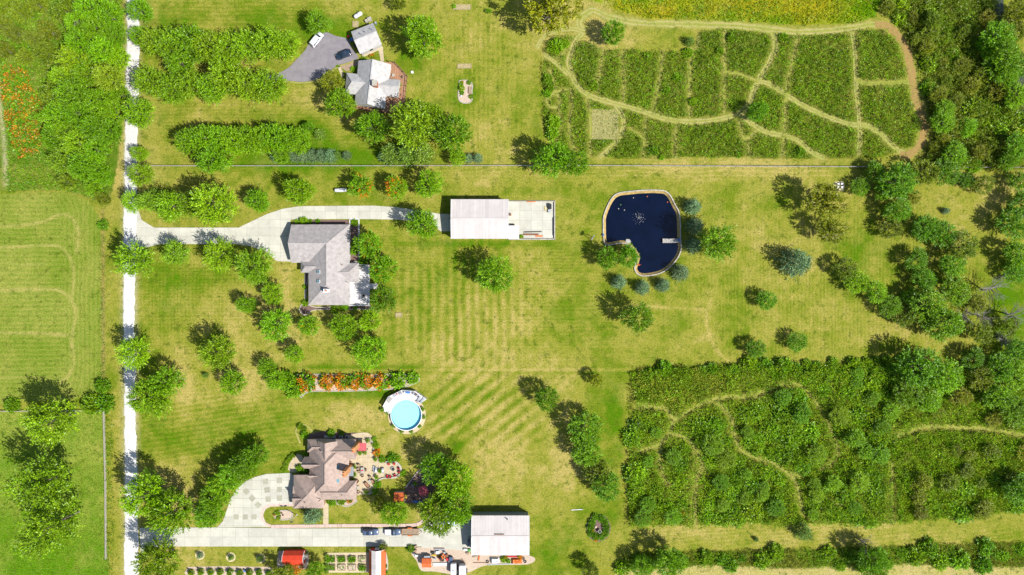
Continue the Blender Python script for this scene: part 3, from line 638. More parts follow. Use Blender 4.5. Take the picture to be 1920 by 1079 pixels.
def crown_broad(name, R=5.0, zc=7.6, rz=5.0, nlobe=17, ns=560, base=LEAF, gap=0.0, alt=None, spread=.24, L=1.65):
    lc = []
    while len(lc) < nlobe:
        q = rng.uniform(-1, 1, 3); r = np.linalg.norm(q)
        if 0.25 < r < 0.95 and (not lc or min(np.linalg.norm(q - x) for x in lc) > .30): lc.append(q * .66)
    lc = np.array(lc) * np.array([R, R, rz]) + np.array([0, 0, zc]); lr = R * rng.uniform(.30, .46, nlobe)
    k = rng.integers(0, nlobe, ns * 4); dv = unit(ns * 4); p = lc[k] + dv * lr[k][:, None]
    dist = np.linalg.norm(p[:, None] - lc[None], axis=2) / lr[None]; dist[np.arange(len(k)), k] = 9
    ok = (dist.min(1) > .78) & (p[:, 2] > 1.2)
    if gap: ok &= rng.random(len(ok)) > gap
    p = p[ok][:ns]; dv = dv[ok][:ns]
    out = p - np.array([0, 0, zc - 2.5]); out /= np.linalg.norm(out, axis=1, keepdims=True)
    d = dv * .6 + out * .8 + np.array([0, 0, .25]) + rng.normal(size=p.shape) * .25; d /= np.linalg.norm(d, axis=1, keepdims=True)
    return sprays(p - d * .5, d, L * (.65 + .7 * rng.random(len(p))), 13, .46, .235, base, spread, name, alt=alt), lc
def crown_cone(name, R=2.6, h=7.5, base=(.055, .095, .012), levels=11, per=8, spread=.32, L=.95, ll=.42, lw=.17, z0=.25):
    ps = []; ds = []
    for i in range(levels):
        z = z0 + (h - z0) * (i / levels) ** .92; r = R * (1 - (z - z0) / (h - z0 + .2)) ** .8; n = max(4, int(per * (.5 + r / R)))
        for j in range(n):
            a = 2 * math.pi * (j + rng.random() * .7) / n + i * .7
            for t in np.arange(.25, 1.05, .26 / max(r, .5)):
                q = r * t * (0.86 + .22 * rng.random()); ps.append((q * math.cos(a), q * math.sin(a), z - .22 * q + .08 * rng.normal()))
                da = a + rng.normal() * .55; ds.append((math.cos(da), math.sin(da), .25 + .3 * rng.random()))
    ps.append((0, 0, h)); ds.append((0, 0, 1)); p = np.array(ps); d = np.array(ds); d /= np.linalg.norm(d, axis=1, keepdims=True)
    return sprays(p, d, L * (.6 + .6 * rng.random(len(p))), 5, ll, lw, base, spread, name, 'needle', yellow=.15)
def crown_shrub(name, R=1.5, h=2.0, ns=230, base=LEAF, alt=None, spread=.25, L=.6, ll=.36, lw=.19, flat=.0):
    dv = unit(ns); dv[:, 2] = np.abs(dv[:, 2]) * 1.0 - .1; b = 1 + .22 * np.sin(dv[:, 0] * 5 + dv[:, 1] * 4) 
    p = dv * np.array([R, R, h * .8]) * (.55 + .4 * rng.random((ns, 1)) ** .5) * b[:, None]; p[:, 2] = np.maximum(p[:, 2] + .12, .1)
    d = dv + rng.normal(size=dv.shape) * .4 + np.array([0, 0, .35]); d /= np.linalg.norm(d, axis=1, keepdims=True)
    return sprays(p, d, L * (.6 + .7 * rng.random(ns)), 7, ll, lw, base, spread, name, alt=alt)
def trunk_mesh(name, R, h, targets, r0=.22, mat='bark'):
    mb = MB(); top = (rng.normal() * .15, rng.normal() * .15, h * .72)
    mb.tube([(0, 0, -.15), (0.03, 0, .3), (.0, .04, h * .3), top], [r0 * 1.5, r0, r0 * .8, r0 * .35], 7)
    for t in targets:
        z = max(h * .18, min(t[2] * .55, h * .6)); s = (0, .03, z); m = ((t[0]) * .45, t[1] * .45, (z + t[2]) / 2 + .2)
        mb.tube([s, m, tuple(t)], [r0 * .45, r0 * .28, r0 * .08], 5)
    o = mb.obj(name, mat); me = o.data; bpy.data.objects.remove(o); return me
def bare_mesh(name, R=3.0, h=6.0, n=26, lean=(0, 0)):
    mb = MB()
    mb.tube([(0, 0, -.1), (.1 + lean[0] * .3, lean[1] * .3, h * .35), (lean[0], lean[1], h * .8)], [.2, .14, .05], 6)
    for i in range(n):
        z = h * (.2 + .55 * rng.random()); a = rng.random() * 6.28; r = R * (.5 + .6 * rng.random()); f = z / h
        s = Vector((lean[0] * f, lean[1] * f, z)); e = s + Vector((math.cos(a) * r, math.sin(a) * r, r * (.35 + .5 * rng.random()))); m = (s + e) / 2 + Vector((0, 0, .15))
        mb.tube([s, m, e], [.07, .045, .015], 4)
        for k in range(5):
            q = s.lerp(e, .35 + .6 * rng.random()); w = Vector(rng.normal(size=3)) * .5 + (e - s).normalized() * .9; mb.tube([q, q + w * .6, q + w * 1.1 + Vector((0, 0, .1))], [.028, .018, .008], 3)
    o = mb.obj(name, 'deadwood'); me = o.data; bpy.data.objects.remove(o); return me

PROTO = {}
def reg(kind, d, h, zc, items): PROTO[kind] = dict(d=d, h=h, zc=zc, items=items)
its = []
for i in range(6):
    me, lc = crown_broad('crown', nlobe=15 + i, rz=4.4 + .3 * i, zc=7.4); its.append((me, trunk_mesh('trunk', 5, 12.5, lc[:7])))
reg('broad', 10.6, 12.5, 7.6, its)
its = []
for i in range(3):
    me, lc = crown_broad('crown', nlobe=16, alt=((.30, .085, .02), .03)); its.append((me, trunk_mesh('trunk', 5, 12.5, lc[:7])))
reg('orange', 10.6, 12.5, 7.6, its)
its = []
for i in range(2):
    me, lc = crown_broad('crown', nlobe=16, alt=((.32, .10, .015), .36)); its.append((me, trunk_mesh('trunk', 5, 12.5, lc[:7])))
reg('autumn', 10.6, 12.5, 7.6, its)
its = []
for i in range(5):
    me, lc = crown_broad('crown', R=4.6, nlobe=15, ns=500, rz=6.0, zc=8.4, L=2.1, spread=.28, base=(.088, .148, .012)); its.append((me, trunk_mesh('trunk', 5, 14.5, lc[:7])))
reg('tall', 10.4, 14.5, 8.6, its)
its = []
for i in range(4):
    me, lc = crown_broad('crown', nlobe=13, ns=430, gap=.25, spread=.3, base=(.082, .105, .014), L=1.4); its.append((me, trunk_mesh('trunk', 5, 11, lc)))
reg('loose', 10.6, 11, 7.0, its)
reg('spruce', 5.6, 7.7, 2.6, [(crown_cone('crown', base=(.058, .108, .010)), trunk_mesh('trunk', 2, 7.0, [], .14)) for i in range(3)])
reg('blue', 5.6, 7.7, 2.6, [(crown_cone('crown', base=(.070, .118, .048)), trunk_mesh('trunk', 2, 7.0, [], .14)) for i in range(3)])
reg('shrub', 3.4, 2.1, 1.0, [(crown_shrub('foliage'), trunk_mesh('stem', 1, 1.6, [(.5, .3, 1.2), (-.5, .2, 1.1), (0, -.5, 1.2)], .05)) for i in range(4)])
reg('flower', 3.4, 2.1, 1.0, [(crown_shrub('foliage', alt=((.34, .11, .012), .6), ll=.30, lw=.2), trunk_mesh('stem', 1, 1.6, [(.5, .3, 1.2), (-.5, .2, 1.1)], .05)) for i in range(3)])
reg('bare', 7.5, 6.5, 4.0, [(bare_mesh('bare_limbs', lean=(rng.normal() * .5, rng.normal() * .5)), None) for i in range(3)])
WORDS = {'broad': 'tree', 'orange': 'tree', 'autumn': 'tree', 'tall': 'tree', 'loose': 'tree', 'spruce': 'conifer', 'blue': 'conifer', 'shrub': 'shrub', 'flower': 'shrub', 'bare': 'tree'}
NAME = {'broad': 'broadleaf_tree', 'orange': 'broadleaf_tree', 'autumn': 'broadleaf_tree', 'tall': 'slender_tree', 'loose': 'broadleaf_tree', 'spruce': 'spruce_tree', 'blue': 'blue_spruce', 'shrub': 'shrub', 'flower': 'flowering_shrub', 'bare': 'bare_tree'}
TINT = {'n': (1, 1, 1), 'b': (1.18, 1.12, 1.0), 'd': (.74, .82, 1.1), 'p': (1.2, 1.08, 2.4), 'y': (1.35, 1.12, .8), 'o': (1.12, .95, 1.1), 'g': (.9, .9, 1.5), 'l': (1.14, 1.10, 1.2), 'k': (.86, .92, .9)}
def tree(px, py, d, kind, label, group=None, tint='n', hk=1.0, name=None):
    pr = PROTO[kind]; s = d / SC / pr['d']; me, tr = pr['items'][int(rng.integers(len(pr['items'])))]
    zc = pr['zc'] * s * hk; base = P(px, py, zc * .9)
    s *= 1 - zc / H * .9
    t = thing(name or NAME[kind], label, WORDS[kind], (base[0], base[1], 0), group)
    rz = rng.random() * 6.283
    c = bpy.data.objects.new('limbs' if kind == 'bare' else ('foliage' if kind in ('shrub', 'flower') else 'crown'), me); link(c, t); c.scale = (s, s, s * hk); c.rotation_euler = (0, 0, rz)
    k = 1 + .10 * rng.normal(); tc = TINT[tint]; h2 = max(.94, 1.02 + .07 * rng.normal()); c.color = (tc[0] * k * h2, tc[1] * k, tc[2] * k, 1)
    if tr:
        q = bpy.data.objects.new('stem' if kind in ('shrub', 'flower') else 'trunk', tr); link(q, t); q.scale = (s, s, s * hk); q.rotation_euler = (0, 0, rz)
    return t
ORD = ['first', 'second', 'third', 'fourth', 'fifth', 'sixth', 'seventh', 'eighth', 'ninth', 'tenth', 'eleventh', 'twelfth']

# ------------------------------------------------------------------ single trees
for a in [
 (598, 42, 42, 'tall', 'small spiky green tree on the lawn above the white van', 'n'),
 (791, 70, 76, 'broad', 'large rounded green tree on lawn right of the small grey-roofed garage', 'b'),
 (748, 8, 30, 'loose', 'small olive tree at the top edge above the grey garage', 'o'),
 (624, 156, 46, 'loose', 'brownish olive tree at the left corner of the grey-roofed house', 'o'),
 (638, 193, 56, 'broad', 'bright green tree below-left of the grey-roofed house', 'b'),
 (697, 241, 64, 'broad', 'round green tree just below the wooden deck, leftmost of three', 'n'),
 (776, 236, 88, 'tall', 'big pale green tree in the middle below the wooden deck', 'l'),
 (806, 214, 54, 'broad', 'green tree tucked behind the big pale tree, deck side', 'b'),
 (848, 251, 72, 'broad', 'round deep green tree, rightmost of those below the wooden deck', 'n'),
 (858, 296, 30, 'broad', 'small green tree between big round tree and fence', 'b'),
 (580, 240, 24, 'broad', 'little green tree at the end of the tall hedgerow', 'n'),
 (600, 252, 22, 'spruce', 'little rounded conifer on lawn right of the tall hedgerow', 'b'),
 (562, 356, 56, 'broad', 'green tree below the fence above the driveway bend', 'b'),
 (676, 350, 46, 'autumn', 'orange-tipped tree beside the white gas tank', 'b'),
 (742, 352, 46, 'autumn', 'orange-flecked tree, middle of the row above the concrete driveway', 'b'),
 (804, 347, 54, 'broad', 'green tree above the driveway, nearest the white pole barn', 'b'),
 (485, 378, 46, 'broad', 'round green tree standing alone above the driveway bend', 'b'),
 (1036, 299, 68, 'broad', 'green tree astride the fence at the corner of the weedy plots', 'n'),
 (1077, 305, 54, 'broad', 'smaller green tree right of its twin on the fence line', 'k'),
 (1032, 18, 104, 'loose', 'large yellowish olive tree at the top edge beside the dirt track', 'y'),
 (1150, 62, 44, 'broad', 'round dark green tree alone on the strip above the weedy plots', 'k'),
 (1421, 207, 40, 'broad', 'dark green tree where the dirt tracks meet in the weedy plots', 'k'),
 (690, 459, 52, 'orange', 'red-tipped round tree right of the main house, uppermost of three', 'b'),
 (718, 503, 52, 'orange', 'red-tipped round tree right of the main house, middle of three', 'b'),
 (718, 563, 52, 'orange', 'red-tipped round tree right of the main house, lowest of three', 'n'),
 (645, 613, 48, 'broad', 'green tree below the main house, left of its close neighbour', 'b'),
 (693, 604, 44, 'broad', 'green tree below the white deck of the main house', 'b'),
 (581, 611, 40, 'orange', 'small red-tipped tree below the curved mulch bed', 'b'),
 (519, 608, 62, 'broad', 'large green tree on the lawn left of the curved mulch bed', 'b'),
 (513, 550, 42, 'broad', 'green tree on lawn left of the main house', 'b'),
 (463, 571, 36, 'broad', 'small green tree left of the main house, furthest from it', 'b'),
 (553, 662, 36, 'broad', 'small green tree between main house and orange shrub row', 'b'),
 (696, 659, 60, 'broad', 'green tree with long shadow above the orange shrub row', 'b'),
 (793, 421, 60, 'broad', 'green tree shading the driveway just left of the white pole barn', 'b'),
 (927, 515, 66, 'broad', 'lone green tree on the striped lawn below the white pole barn', 'b'),
 (437, 718, 46, 'broad', 'small round tree on the lawn below its larger neighbour', 'b'),
 (412, 664, 64, 'tall', 'green tree with sharp shadow on the lawn right of the road', 'b'),
 (385, 704, 11, 'spruce', 'tiny sapling on the lawn left of the small round tree', 'n'),
 (501, 690, 34, 'broad', 'upper green tree of the pair left of the orange shrub row', 'b'),
 (518, 713, 38, 'broad', 'lower green tree of the pair left of the orange shrub row', 'b'),
 (1342, 456, 70, 'tall', 'big bright green tree right of the pond', 'n'),
 (1139, 484, 42, 'broad', 'dark green tree left of the pond notch', 'k'),
 (1176, 480, 44, 'broad', 'dark green tree overhanging the pond notch', 'k'),
 (1195, 597, 58, 'tall', 'lone green tree with dark shadow below the pond', 'n'),
 (1437, 565, 38, 'broad', 'small dark round tree on the open lawn right of the pond', 'k'),
 (1416, 654, 38, 'broad', 'small dark tree left of two at the edge of the brush', 'k'),
 (1493, 642, 36, 'broad', 'small dark round tree right of two at the edge of the brush', 'k'),
 (1492, 493, 54, 'blue', 'broad blue-green conifer on the open lawn far right of the pond', 'k'),
 (1773, 396, 13, 'blue', 'tiny blue conifer alone on the lawn at the far right', 'n'),
 (1119, 713, 30, 'loose', 'small yellowish tree at the upper left of the brush', 'y'),
 (1023, 747, 46, 'broad', 'lone green tree on the lawn right of the swimming pool', 'n'),
 (1094, 806, 68, 'broad', 'topmost dark tree of the clump right of the lower lawn', 'k'),
 (1098, 848, 58, 'broad', 'second dark tree down the clump right of the lower lawn', 'k'),
 (1120, 886, 56, 'loose', 'thin dark tree third down the clump right of the lower lawn', 'n'),
 (1134, 912, 56, 'broad', 'lowest dark tree of the clump right of the lower lawn', 'k'),
 (1545, 378, 72, 'loose', 'sparse olive tree standing right of the pond lawn', 'o'),
 (1556, 432, 54, 'loose', 'half bare brown tree under the sparse olive tree', 'o'),
 (255, 488, 68, 'tall', 'tall green tree overhanging the road below the driveway mouth', 'b'),
 (330, 475, 48, 'tall', 'pale silvery green tree at the lower side of the driveway', 'p'),
 (408, 476, 60, 'tall', 'green tree below the driveway, second from the road', 'b'),
 (478, 498, 66, 'tall', 'large green tree just left of the garage apron', 'b'),
 (256, 663, 60, 'tall', 'green tree overhanging the road halfway down', 'b'),
 (310, 716, 58, 'broad', 'upper tree of the leafy pair beside the road', 'n'),
 (284, 745, 72, 'broad', 'lower tree of the leafy pair beside the road with tan margin', 'o'),
 (276, 928, 80, 'broad', 'yellowish tree shading the road above the lower driveway', 'y'),
 (322, 962, 84, 'broad', 'yellowish green tree at the mouth of the lower driveway', 'y'),
 (296, 1052, 78, 'broad', 'olive tree in the corner below the lower driveway mouth', 'o'),
 (740, 960, 50, 'broad', 'small tree with orange bloom below the tan patio', 'b'),
 (708, 945, 34, 'loose', 'thin brownish tree at the corner of the tan-roofed house', 'o'),
 (820, 878, 58, 'broad', 'dark upper tree over the play yard', 'k'),
 (852, 900, 72, 'broad', 'bright tree on the right side of the play yard', 'b'),
 (860, 948, 72, 'broad', 'bright tree above the lower white pole barn', 'b'),
 (822, 960, 72, 'broad', 'bright tree over the parked car beside the lower driveway', 'b'),
 (590, 1071, 36, 'broad', 'green tree at the bottom edge right of the red barn', 'n'),
 (528, 1074, 46, 'loose', 'light green bush at the bottom edge below the red barn', 'b'),
 (586, 966, 36, 'blue', 'silvery conifer on the lawn island beside the tan-roofed house', 'n'),
 (97, 788, 88, 'tall', 'tall pale green tree at the corner of the meadow fence', 'l'),
 (80, 905, 96, 'tall', 'yellow-green tree in the meadow, upper of two', 'l'),
 (98, 985, 100, 'tall', 'darker green tree in the meadow, lower of two', 'n'),
 (22, 761, 26, 'shrub', 'round bush on the meadow fence at the left edge', 'n'),
 (170, 760, 36, 'shrub', 'bush on the meadow fence left of the fence corner', 'n'),
 (197, 757, 30, 'shrub', 'dark bush at the corner where the meadow fences meet', 'k'),
 (190, 724, 26, 'shrub', 'bush at the end of the ditch line', 'n'),
 (193, 422, 18, 'shrub', 'small bush at the top of the ditch line', 'k'),
 (1505, 997, 34, 'spruce', 'dark little tree on the mown strip below the brush', 'n'),
 (1418, 1012, 9, 'spruce', 'tiny seedling on the mown strip below the brush', 'n'),
 (375, 1042, 12, 'blue', 'tiny pale conifer in a ring of tan mulch nearest the road', 'n'),
 (433, 1046, 11, 'spruce', 'tiny conifer in a tan mulch ring, middle of three', 'b'),
 (487, 1048, 14, 'spruce', 'tiny conifer in a tan mulch ring beside the red barn', 'b'),
]: tree(a[0], a[1], a[2], a[3], a[4], tint=a[5], hk=(1.08 if a[3] in ('broad', 'orange') else 1.0) * (.72 if 'clump right' in a[4] else .68 if 'small dark' in a[4] else 1))
for i, (x, y, t) in enumerate([(265, 21, 'n'), (262, 68, 'n'), (263, 212, 'n'), (262, 287, 'b'), (265, 330, 'l')]):
    tree(x, y, [46, 36, 54, 32, 46][i], 'broad' if i != 4 else 'tall', ORD[i] + ' tree down the right edge of the road from the top', 'trees along the road edge', t)
for i, (x, y) in enumerate([(291, 86), (326, 90), (362, 88), (398, 92), (434, 90), (470, 88), (505, 88), (540, 92)]):
    tree(x + rng.normal() * 3, y + rng.normal() * 4, 60 + rng.normal() * 4, 'tall', ORD[i] + ' tree from the road in the upper row of the dense grove', 'grove beside the asphalt driveway', 'n')
for i, (x, y) in enumerate([(285, 152), (320, 160), (356, 158), (394, 162), (430, 158), (466, 160), (502, 162)]):
    tree(x + rng.normal() * 3, y + rng.normal() * 4, 60 + rng.normal() * 4, 'tall', ORD[i] + ' tree from the road in the lower row of the dense grove', 'grove beside the asphalt driveway', 'n')
for i, (x, y) in enumerate([(340, 122), (425, 124)]):
    tree(x, y, 52, 'tall', ['nearer', 'farther'][i] + ' tree from the road along the middle of the dense grove', 'middle of the dense grove', 'n')
for i, (x, y) in enumerate([(360, 272), (388, 262), (414, 262), (440, 264), (466, 262), (492, 262), (518, 262), (542, 262), (560, 268)]):
    tree(x, y + rng.normal() * 3, 54 + rng.normal() * 3, 'broad', ORD[i] + ' tree from the road in the thick hedgerow above the fence', 'thick hedgerow above the fence', 'b')
tree(402, 300, 60, 'broad', 'darker tree leaning over the fence below the thick hedgerow', tint='n'); tree(528, 290, 34, 'broad', 'low green tree at the lower end of the thick hedgerow', tint='n')
for i, x in enumerate([518, 554, 570, 587, 604, 620]): tree(x, 292, 26, 'blue', ORD[i] + ' silvery spruce from the left along the fence', 'silvery spruces along the fence', hk=.8)
tree(650, 292, 17, 'blue', 'small silvery spruce standing apart right of the spruce row'); tree(634, 291, 16, 'spruce', 'small green conifer at the right end of the silvery spruce row')
for i, x in enumerate([733, 763, 794]): tree(x, 289, 42, 'spruce', ORD[i] + ' green conifer from the left under the round trees by the fence', 'green conifers by the fence', 'b')
tree(716, 294, 17, 'blue', 'little blue spruce left of the green conifers by the fence')
for i, x in enumerate([879, 896]): tree(x, 297, 19, 'blue', ['left', 'right'][i] + ' one of two little blue spruces right of the big round tree', 'pair of blue spruces')
for i, (x, y, d, t) in enumerate([(254, 378, 42, 'l'), (288, 380, 44, 'p'), (324, 386, 58, 'b'), (362, 384, 48, 'n'), (402, 388, 82, 'b')]):
    tree(x, y, d, 'tall', ORD[i] + ' tree from the road in the row above the concrete driveway', 'row above the driveway', t)
for i, (x, y, d) in enumerate([(478, 856, 50), (458, 872, 54), (436, 888, 54), (418, 908, 54), (404, 932, 54), (394, 958, 52), (384, 972, 36)]):
    tree(x, y, d, 'broad', ORD[i] + ' tree from the top of the curved hedge round the forecourt', 'curved hedge round the forecourt', 'n')
for i, (x, y, d) in enumerate([(1299, 388, 32), (1303, 425, 34), (1300, 460, 32), (1276, 512, 32), (1243, 535, 27), (1205, 540, 28), (1161, 529, 28)]):
    tree(x, y, d, 'blue', ORD[i] + ' blue spruce clockwise round the pond from the top right', 'blue spruces round the pond', hk=.95)
for i in range(9): tree(358 + i * 18.2, 1075 + rng.normal(), 11, 'shrub', ORD[i] + ' sapling from the road in the pink gravel strip', 'saplings in the gravel strip', 'y', hk=1.9, name='sapling')
# orange shrub row
for i, (x, d, k, t) in enumerate([(573, 35, 'flower', 'n'), (612, 29, 'flower', 'n'), (640, 29, 'flower', 'n'), (663, 28, 'flower', 'n'), (686, 28, 'flower', 'n'), (716, 29, 'flower', 'n')]):
    tree(x, 717, d, k, ORD[i] + ' orange-flowered shrub from the left in the gravel bed', 'orange shrubs in the gravel bed', t)
tree(745, 714, 30, 'shrub', 'green shrub right of the orange shrubs beside the pool', tint='b'); tree(774, 710, 22, 'shrub', 'small green shrub between orange row and pool deck', tint='b')
tree(537, 716, 36, 'shrub', 'dark green shrub at the left end of the orange shrubs', tint='k'); tree(552, 728, 36, 'shrub', 'low green shrub below the left end of the orange shrubs', tint='n')

# ------------------------------------------------------------------ woods
QUEUE = {}
def flush():
    for b, l_ in QUEUE.items():
        l_.sort(key=lambda q: (q[1], q[0]))
        for i, (x, y, d, k, g, t, hk) in enumerate(l_): tree(x, y, d, k, b if len(l_) == 1 else (ORD[i] + ' ' + b + (' from the top' if len((ORD[i] + ' ' + b).split()) < 14 else '')), g, t, hk)
    QUEUE.clear()
def wood(x, y, d, k, label, group, t, hk=1.0):
    ad = {'n': 'green', 'k': 'dark', 'd': 'blackish', 'b': 'bright', 'o': 'brownish', 'y': 'yellowish', 'g': 'greyish', 'l': 'light', 'p': 'silvery'}[t]; sz = 'small' if d < 46 else 'medium' if d < 56 else 'big'
    form = {'broad': 'rounded', 'tall': 'spiky', 'loose': 'thin'}[k]; QUEUE.setdefault(f'{sz} {form} {ad} {label}', []).append((x, y, d, k, group, t, hk))
W1 = 'tree in the dense wood left of the gravel road'
for x, y, d, k, t in [(175, 18, 58, 'broad', 'n'), (208, 30, 54, 'broad', 'n'), (216, 68, 46, 'broad', 'l'), (186, 56, 52, 'broad', 'n'), (152, 84, 54, 'broad', 'k'), (200, 98, 56, 'broad', 'b'), (222, 112, 44, 'broad', 'b'),
   (142, 118, 52, 'tall', 'b'), (168, 138, 52, 'broad', 'k'), (205, 150, 54, 'tall', 'p'), (104, 178, 46, 'loose', 'n'), (142, 182, 58, 'tall', 'n'), (190, 188, 56, 'broad', 'n'), (217, 212, 46, 'broad', 'b'), (108, 222, 54, 'broad', 'l'),
   (150, 216, 52, 'broad', 'n'), (176, 240, 54, 'broad', 'k'), (206, 250, 52, 'broad', 'n'), (104, 262, 46, 'broad', 'n'), (146, 268, 50, 'tall', 'l'), (184, 284, 50, 'broad', 'n'), (118, 302, 48, 'tall', 'p'), (158, 312, 54, 'broad', 'n'), (190, 326, 46, 'broad', 'k'),
   (126, 342, 34, 'loose', 'n'), (178, 350, 38, 'broad', 'n'), (130, 20, 52, 'loose', 'n'), (148, 46, 50, 'broad', 'b'), (118, 145, 40, 'tall', 'b'), (95, 60, 40, 'loose', 'o'), (90, 100, 42, 'loose', 'n'), (195, 372, 30, 'loose', 'o'), (128, 248, 46, 'broad', 'b'), (226, 178, 36, 'broad', 'b')]:
    wood(x, y, d, k, W1, 'dense wood left of the road', t)
for x, y, d, l_ in [(140, 36, 46, 'upper'), (138, 178, 40, 'lower')]: tree(x, y, d, 'bare', l_ + ' bare grey tree in the wood left of the road')
for x, y, d, t in [(12, 14, 40, 'b'), (44, 24, 44, 'b'), (74, 12, 40, 'n'), (8, 52, 38, 'l'), (34, 66, 40, 'p'), (62, 74, 34, 'p'), (14, 96, 34, 'n'), (50, 108, 34, 'l')]:
    wood(x, y, d, 'loose', 'tree in the upper left corner thicket', 'upper left corner thicket', t)
W2 = 'tree in the belt right of the lawn'
for x, y, d, k, t in [(1680, 342, 78, 'broad', 'd'), (1728, 326, 60, 'loose', 'n'), (1772, 324, 56, 'broad', 'd'), (1638, 322, 44, 'broad', 'd'), (1612, 352, 36, 'broad', 'n'), (1655, 362, 34, 'broad', 'n'), (1842, 345, 44, 'loose', 'n'), (1812, 340, 30, 'broad', 'k'), (1712, 372, 34, 'loose', 'o'),
   (1682, 394, 54, 'broad', 'n'), (1670, 428, 48, 'loose', 'n'), (1734, 428, 52, 'broad', 'd'), (1764, 440, 56, 'broad', 'k'), (1800, 464, 66, 'loose', 'k'), (1716, 486, 50, 'broad', 'd'), (1784, 498, 52, 'broad', 'n'), (1582, 506, 50, 'loose', 'k'),
   (1604, 530, 46, 'broad', 'y'), (1640, 548, 48, 'broad', 'b'), (1668, 574, 46, 'broad', 'n'), (1690, 596, 44, 'loose', 'n'), (1730, 524, 48, 'broad', 'd'), (1788, 546, 62, 'broad', 'b'), (1738, 574, 72, 'broad', 'n'), (1770, 604, 78, 'broad', 'n'), (1830, 566, 44, 'loose', 'o'),
   (1835, 624, 50, 'loose', 'b'), (1888, 614, 46, 'loose', 'b'), (1900, 420, 66, 'broad', 'd'), (1908, 478, 60, 'broad', 'k'), (1910, 380, 54, 'broad', 'd'), (1902, 512, 44, 'broad', 'k'), (1912, 340, 44, 'broad', 'k'), (1708, 556, 40, 'broad', 'k')]:
    wood(x, y, d * .93, k, W2, 'belt at the right end of the lawn', t, .74)
for i, (x, y, d) in enumerate([(1865, 545, 66), (1838, 590, 50), (1902, 588, 60), (1560, 440, 40), (1808, 590, 40), (1880, 635, 44)]):
    tree(x, y, d, 'bare', ['big leafless grey tree at the right edge of the belt', 'leafless grey tree left of the two at the right edge', 'leafless grey tree touching the right edge of the picture', 'leafless twigs under the sparse olive tree', 'small leafless tree inside the belt right of the lawn', 'lowest leafless tree in the belt right of the lawn'][i], 'leafless trees in the right belt')
W3 = 'tree in the brush at far right'
for x, y, d, k, t in [(1722, 690, 88, 'broad', 'k'), (1764, 706, 80, 'broad', 'n'), (1822, 672, 50, 'broad', 'd'), (1836, 708, 56, 'loose', 'o'), (1872, 690, 62, 'broad', 'n'), (1908, 664, 56, 'broad', 'd'), (1905, 708, 60, 'broad', 'b'), (1700, 740, 56, 'broad', 'n'), (1740, 752, 50, 'broad', 'n'), (1870, 745, 60, 'broad', 'n'), (1905, 770, 60, 'broad', 'b'), (1800, 745, 44, 'loose', 'o'), (1910, 915, 62, 'broad', 'd')]:
    wood(x, y, d * .92, k, W3, 'large trees in the brush', t, .74)
W4 = 'tree in the riverside wood at the upper right'
for x, y, d, k, t in [(1905, 20, 60, 'loose', 'o'), (1868, 72, 60, 'broad', 'n'), (1898, 62, 50, 'loose', 'o'), (1880, 112, 66, 'broad', 'k'), (1856, 90, 44, 'broad', 'n'), (1905, 180, 46, 'broad', 'b'), (1884, 140, 50, 'broad', 'n'), (1912, 120, 44, 'broad', 'd'), (1770, 205, 34, 'broad', 'b'), (1790, 290, 44, 'broad', 'n'), (1815, 240, 36, 'broad', 'b'), (1905, 275, 50, 'broad', 'n'), (1745, 40, 40, 'loose', 'n'), (1890, 300, 40, 'broad', 'b'), (1765, 232, 44, 'broad', 'n')]:
    wood(x, y, d, k, W4, 'riverside wood', t, .8)
r2 = np.random.default_rng(3)
def shrubs(poly, n, d0, d1, label, group, tints, kinds=('shrub',), clear=3, hk=1.0, cols=3, rows=2):
    x0, x1 = min(p[0] for p in poly), min(max(p[0] for p in poly), 1930); y0, y1 = max(min(p[1] for p in poly), 0), min(max(p[1] for p in poly), 1079); done = []
    cw = ['left part', 'middle', 'right part'] if cols == 3 else ['left half', 'right half'] if cols == 2 else ['']
    rw = ['upper', 'lower'] if rows == 2 else ['upper', 'middle', 'lower'] if rows == 3 else ['']
    adj = {'n': 'green', 'k': 'dark green', 'd': 'darkest green', 'b': 'bright green', 'o': 'olive', 'y': 'yellowish', 'g': 'greyish', 'l': 'pale'}
    for _ in range(n * 60):
        if len(done) >= n: break
        x, y = r2.uniform(x0, x1), r2.uniform(y0, y1); d = r2.uniform(d0, d1)
        if not inpoly(np.array([x]), np.array([y]), poly)[0] or trk_at(np.array([x]), np.array([y]))[0] < d * .5 + clear: continue
        if any((x - a) ** 2 + (y - b) ** 2 < ((d + c) * .36) ** 2 for a, b, c in done): continue
        done.append((x, y, d)); tn = tints[int(r2.integers(len(tints)))]
        c_ = min(int((x - x0) / (x1 - x0) * cols), cols - 1); r_ = min(int((y - y0) / (y1 - y0) * rows), rows - 1); sz = 'small' if d < d0 + (d1 - d0) / 2 else 'large'
        w = ' '.join(q for q in (rw[r_], cw[c_]) if q); QUEUE.setdefault(sz + ' ' + adj[tn] + ' bush in the ' + w + ' of ' + label, []).append((x, y, d, kinds[int(r2.integers(len(kinds)))], group, tn, hk))
shrubs([(1185, 790), (1250, 790), (1330, 780), (1440, 740), (1560, 690), (1690, 690), (1690, 800), (1660, 980), (1190, 980)], 110, 20, 42, 'the brushy plot', 'bushes in the brushy plot', ['n', 'k', 'n', 'b', 'b', 'y'], ('shrub', 'shrub', 'broad'), hk=.68)
shrubs([(1200, 692), (1440, 680), (1690, 676), (1690, 704), (1440, 704), (1200, 712)], 26, 16, 30, 'the top edge of the brush', 'bushes along the top edge of the brush', ['n', 'k', 'b', 'y'], ('shrub',), hk=.9, rows=1)
shrubs([(1690, 770), (1935, 770), (1935, 950), (1690, 975)], 30, 22, 42, 'the rough ground at lower right', 'bushes in the rough ground', ['o', 'n', 'y', 'b'], ('shrub', 'loose'), hk=.6)
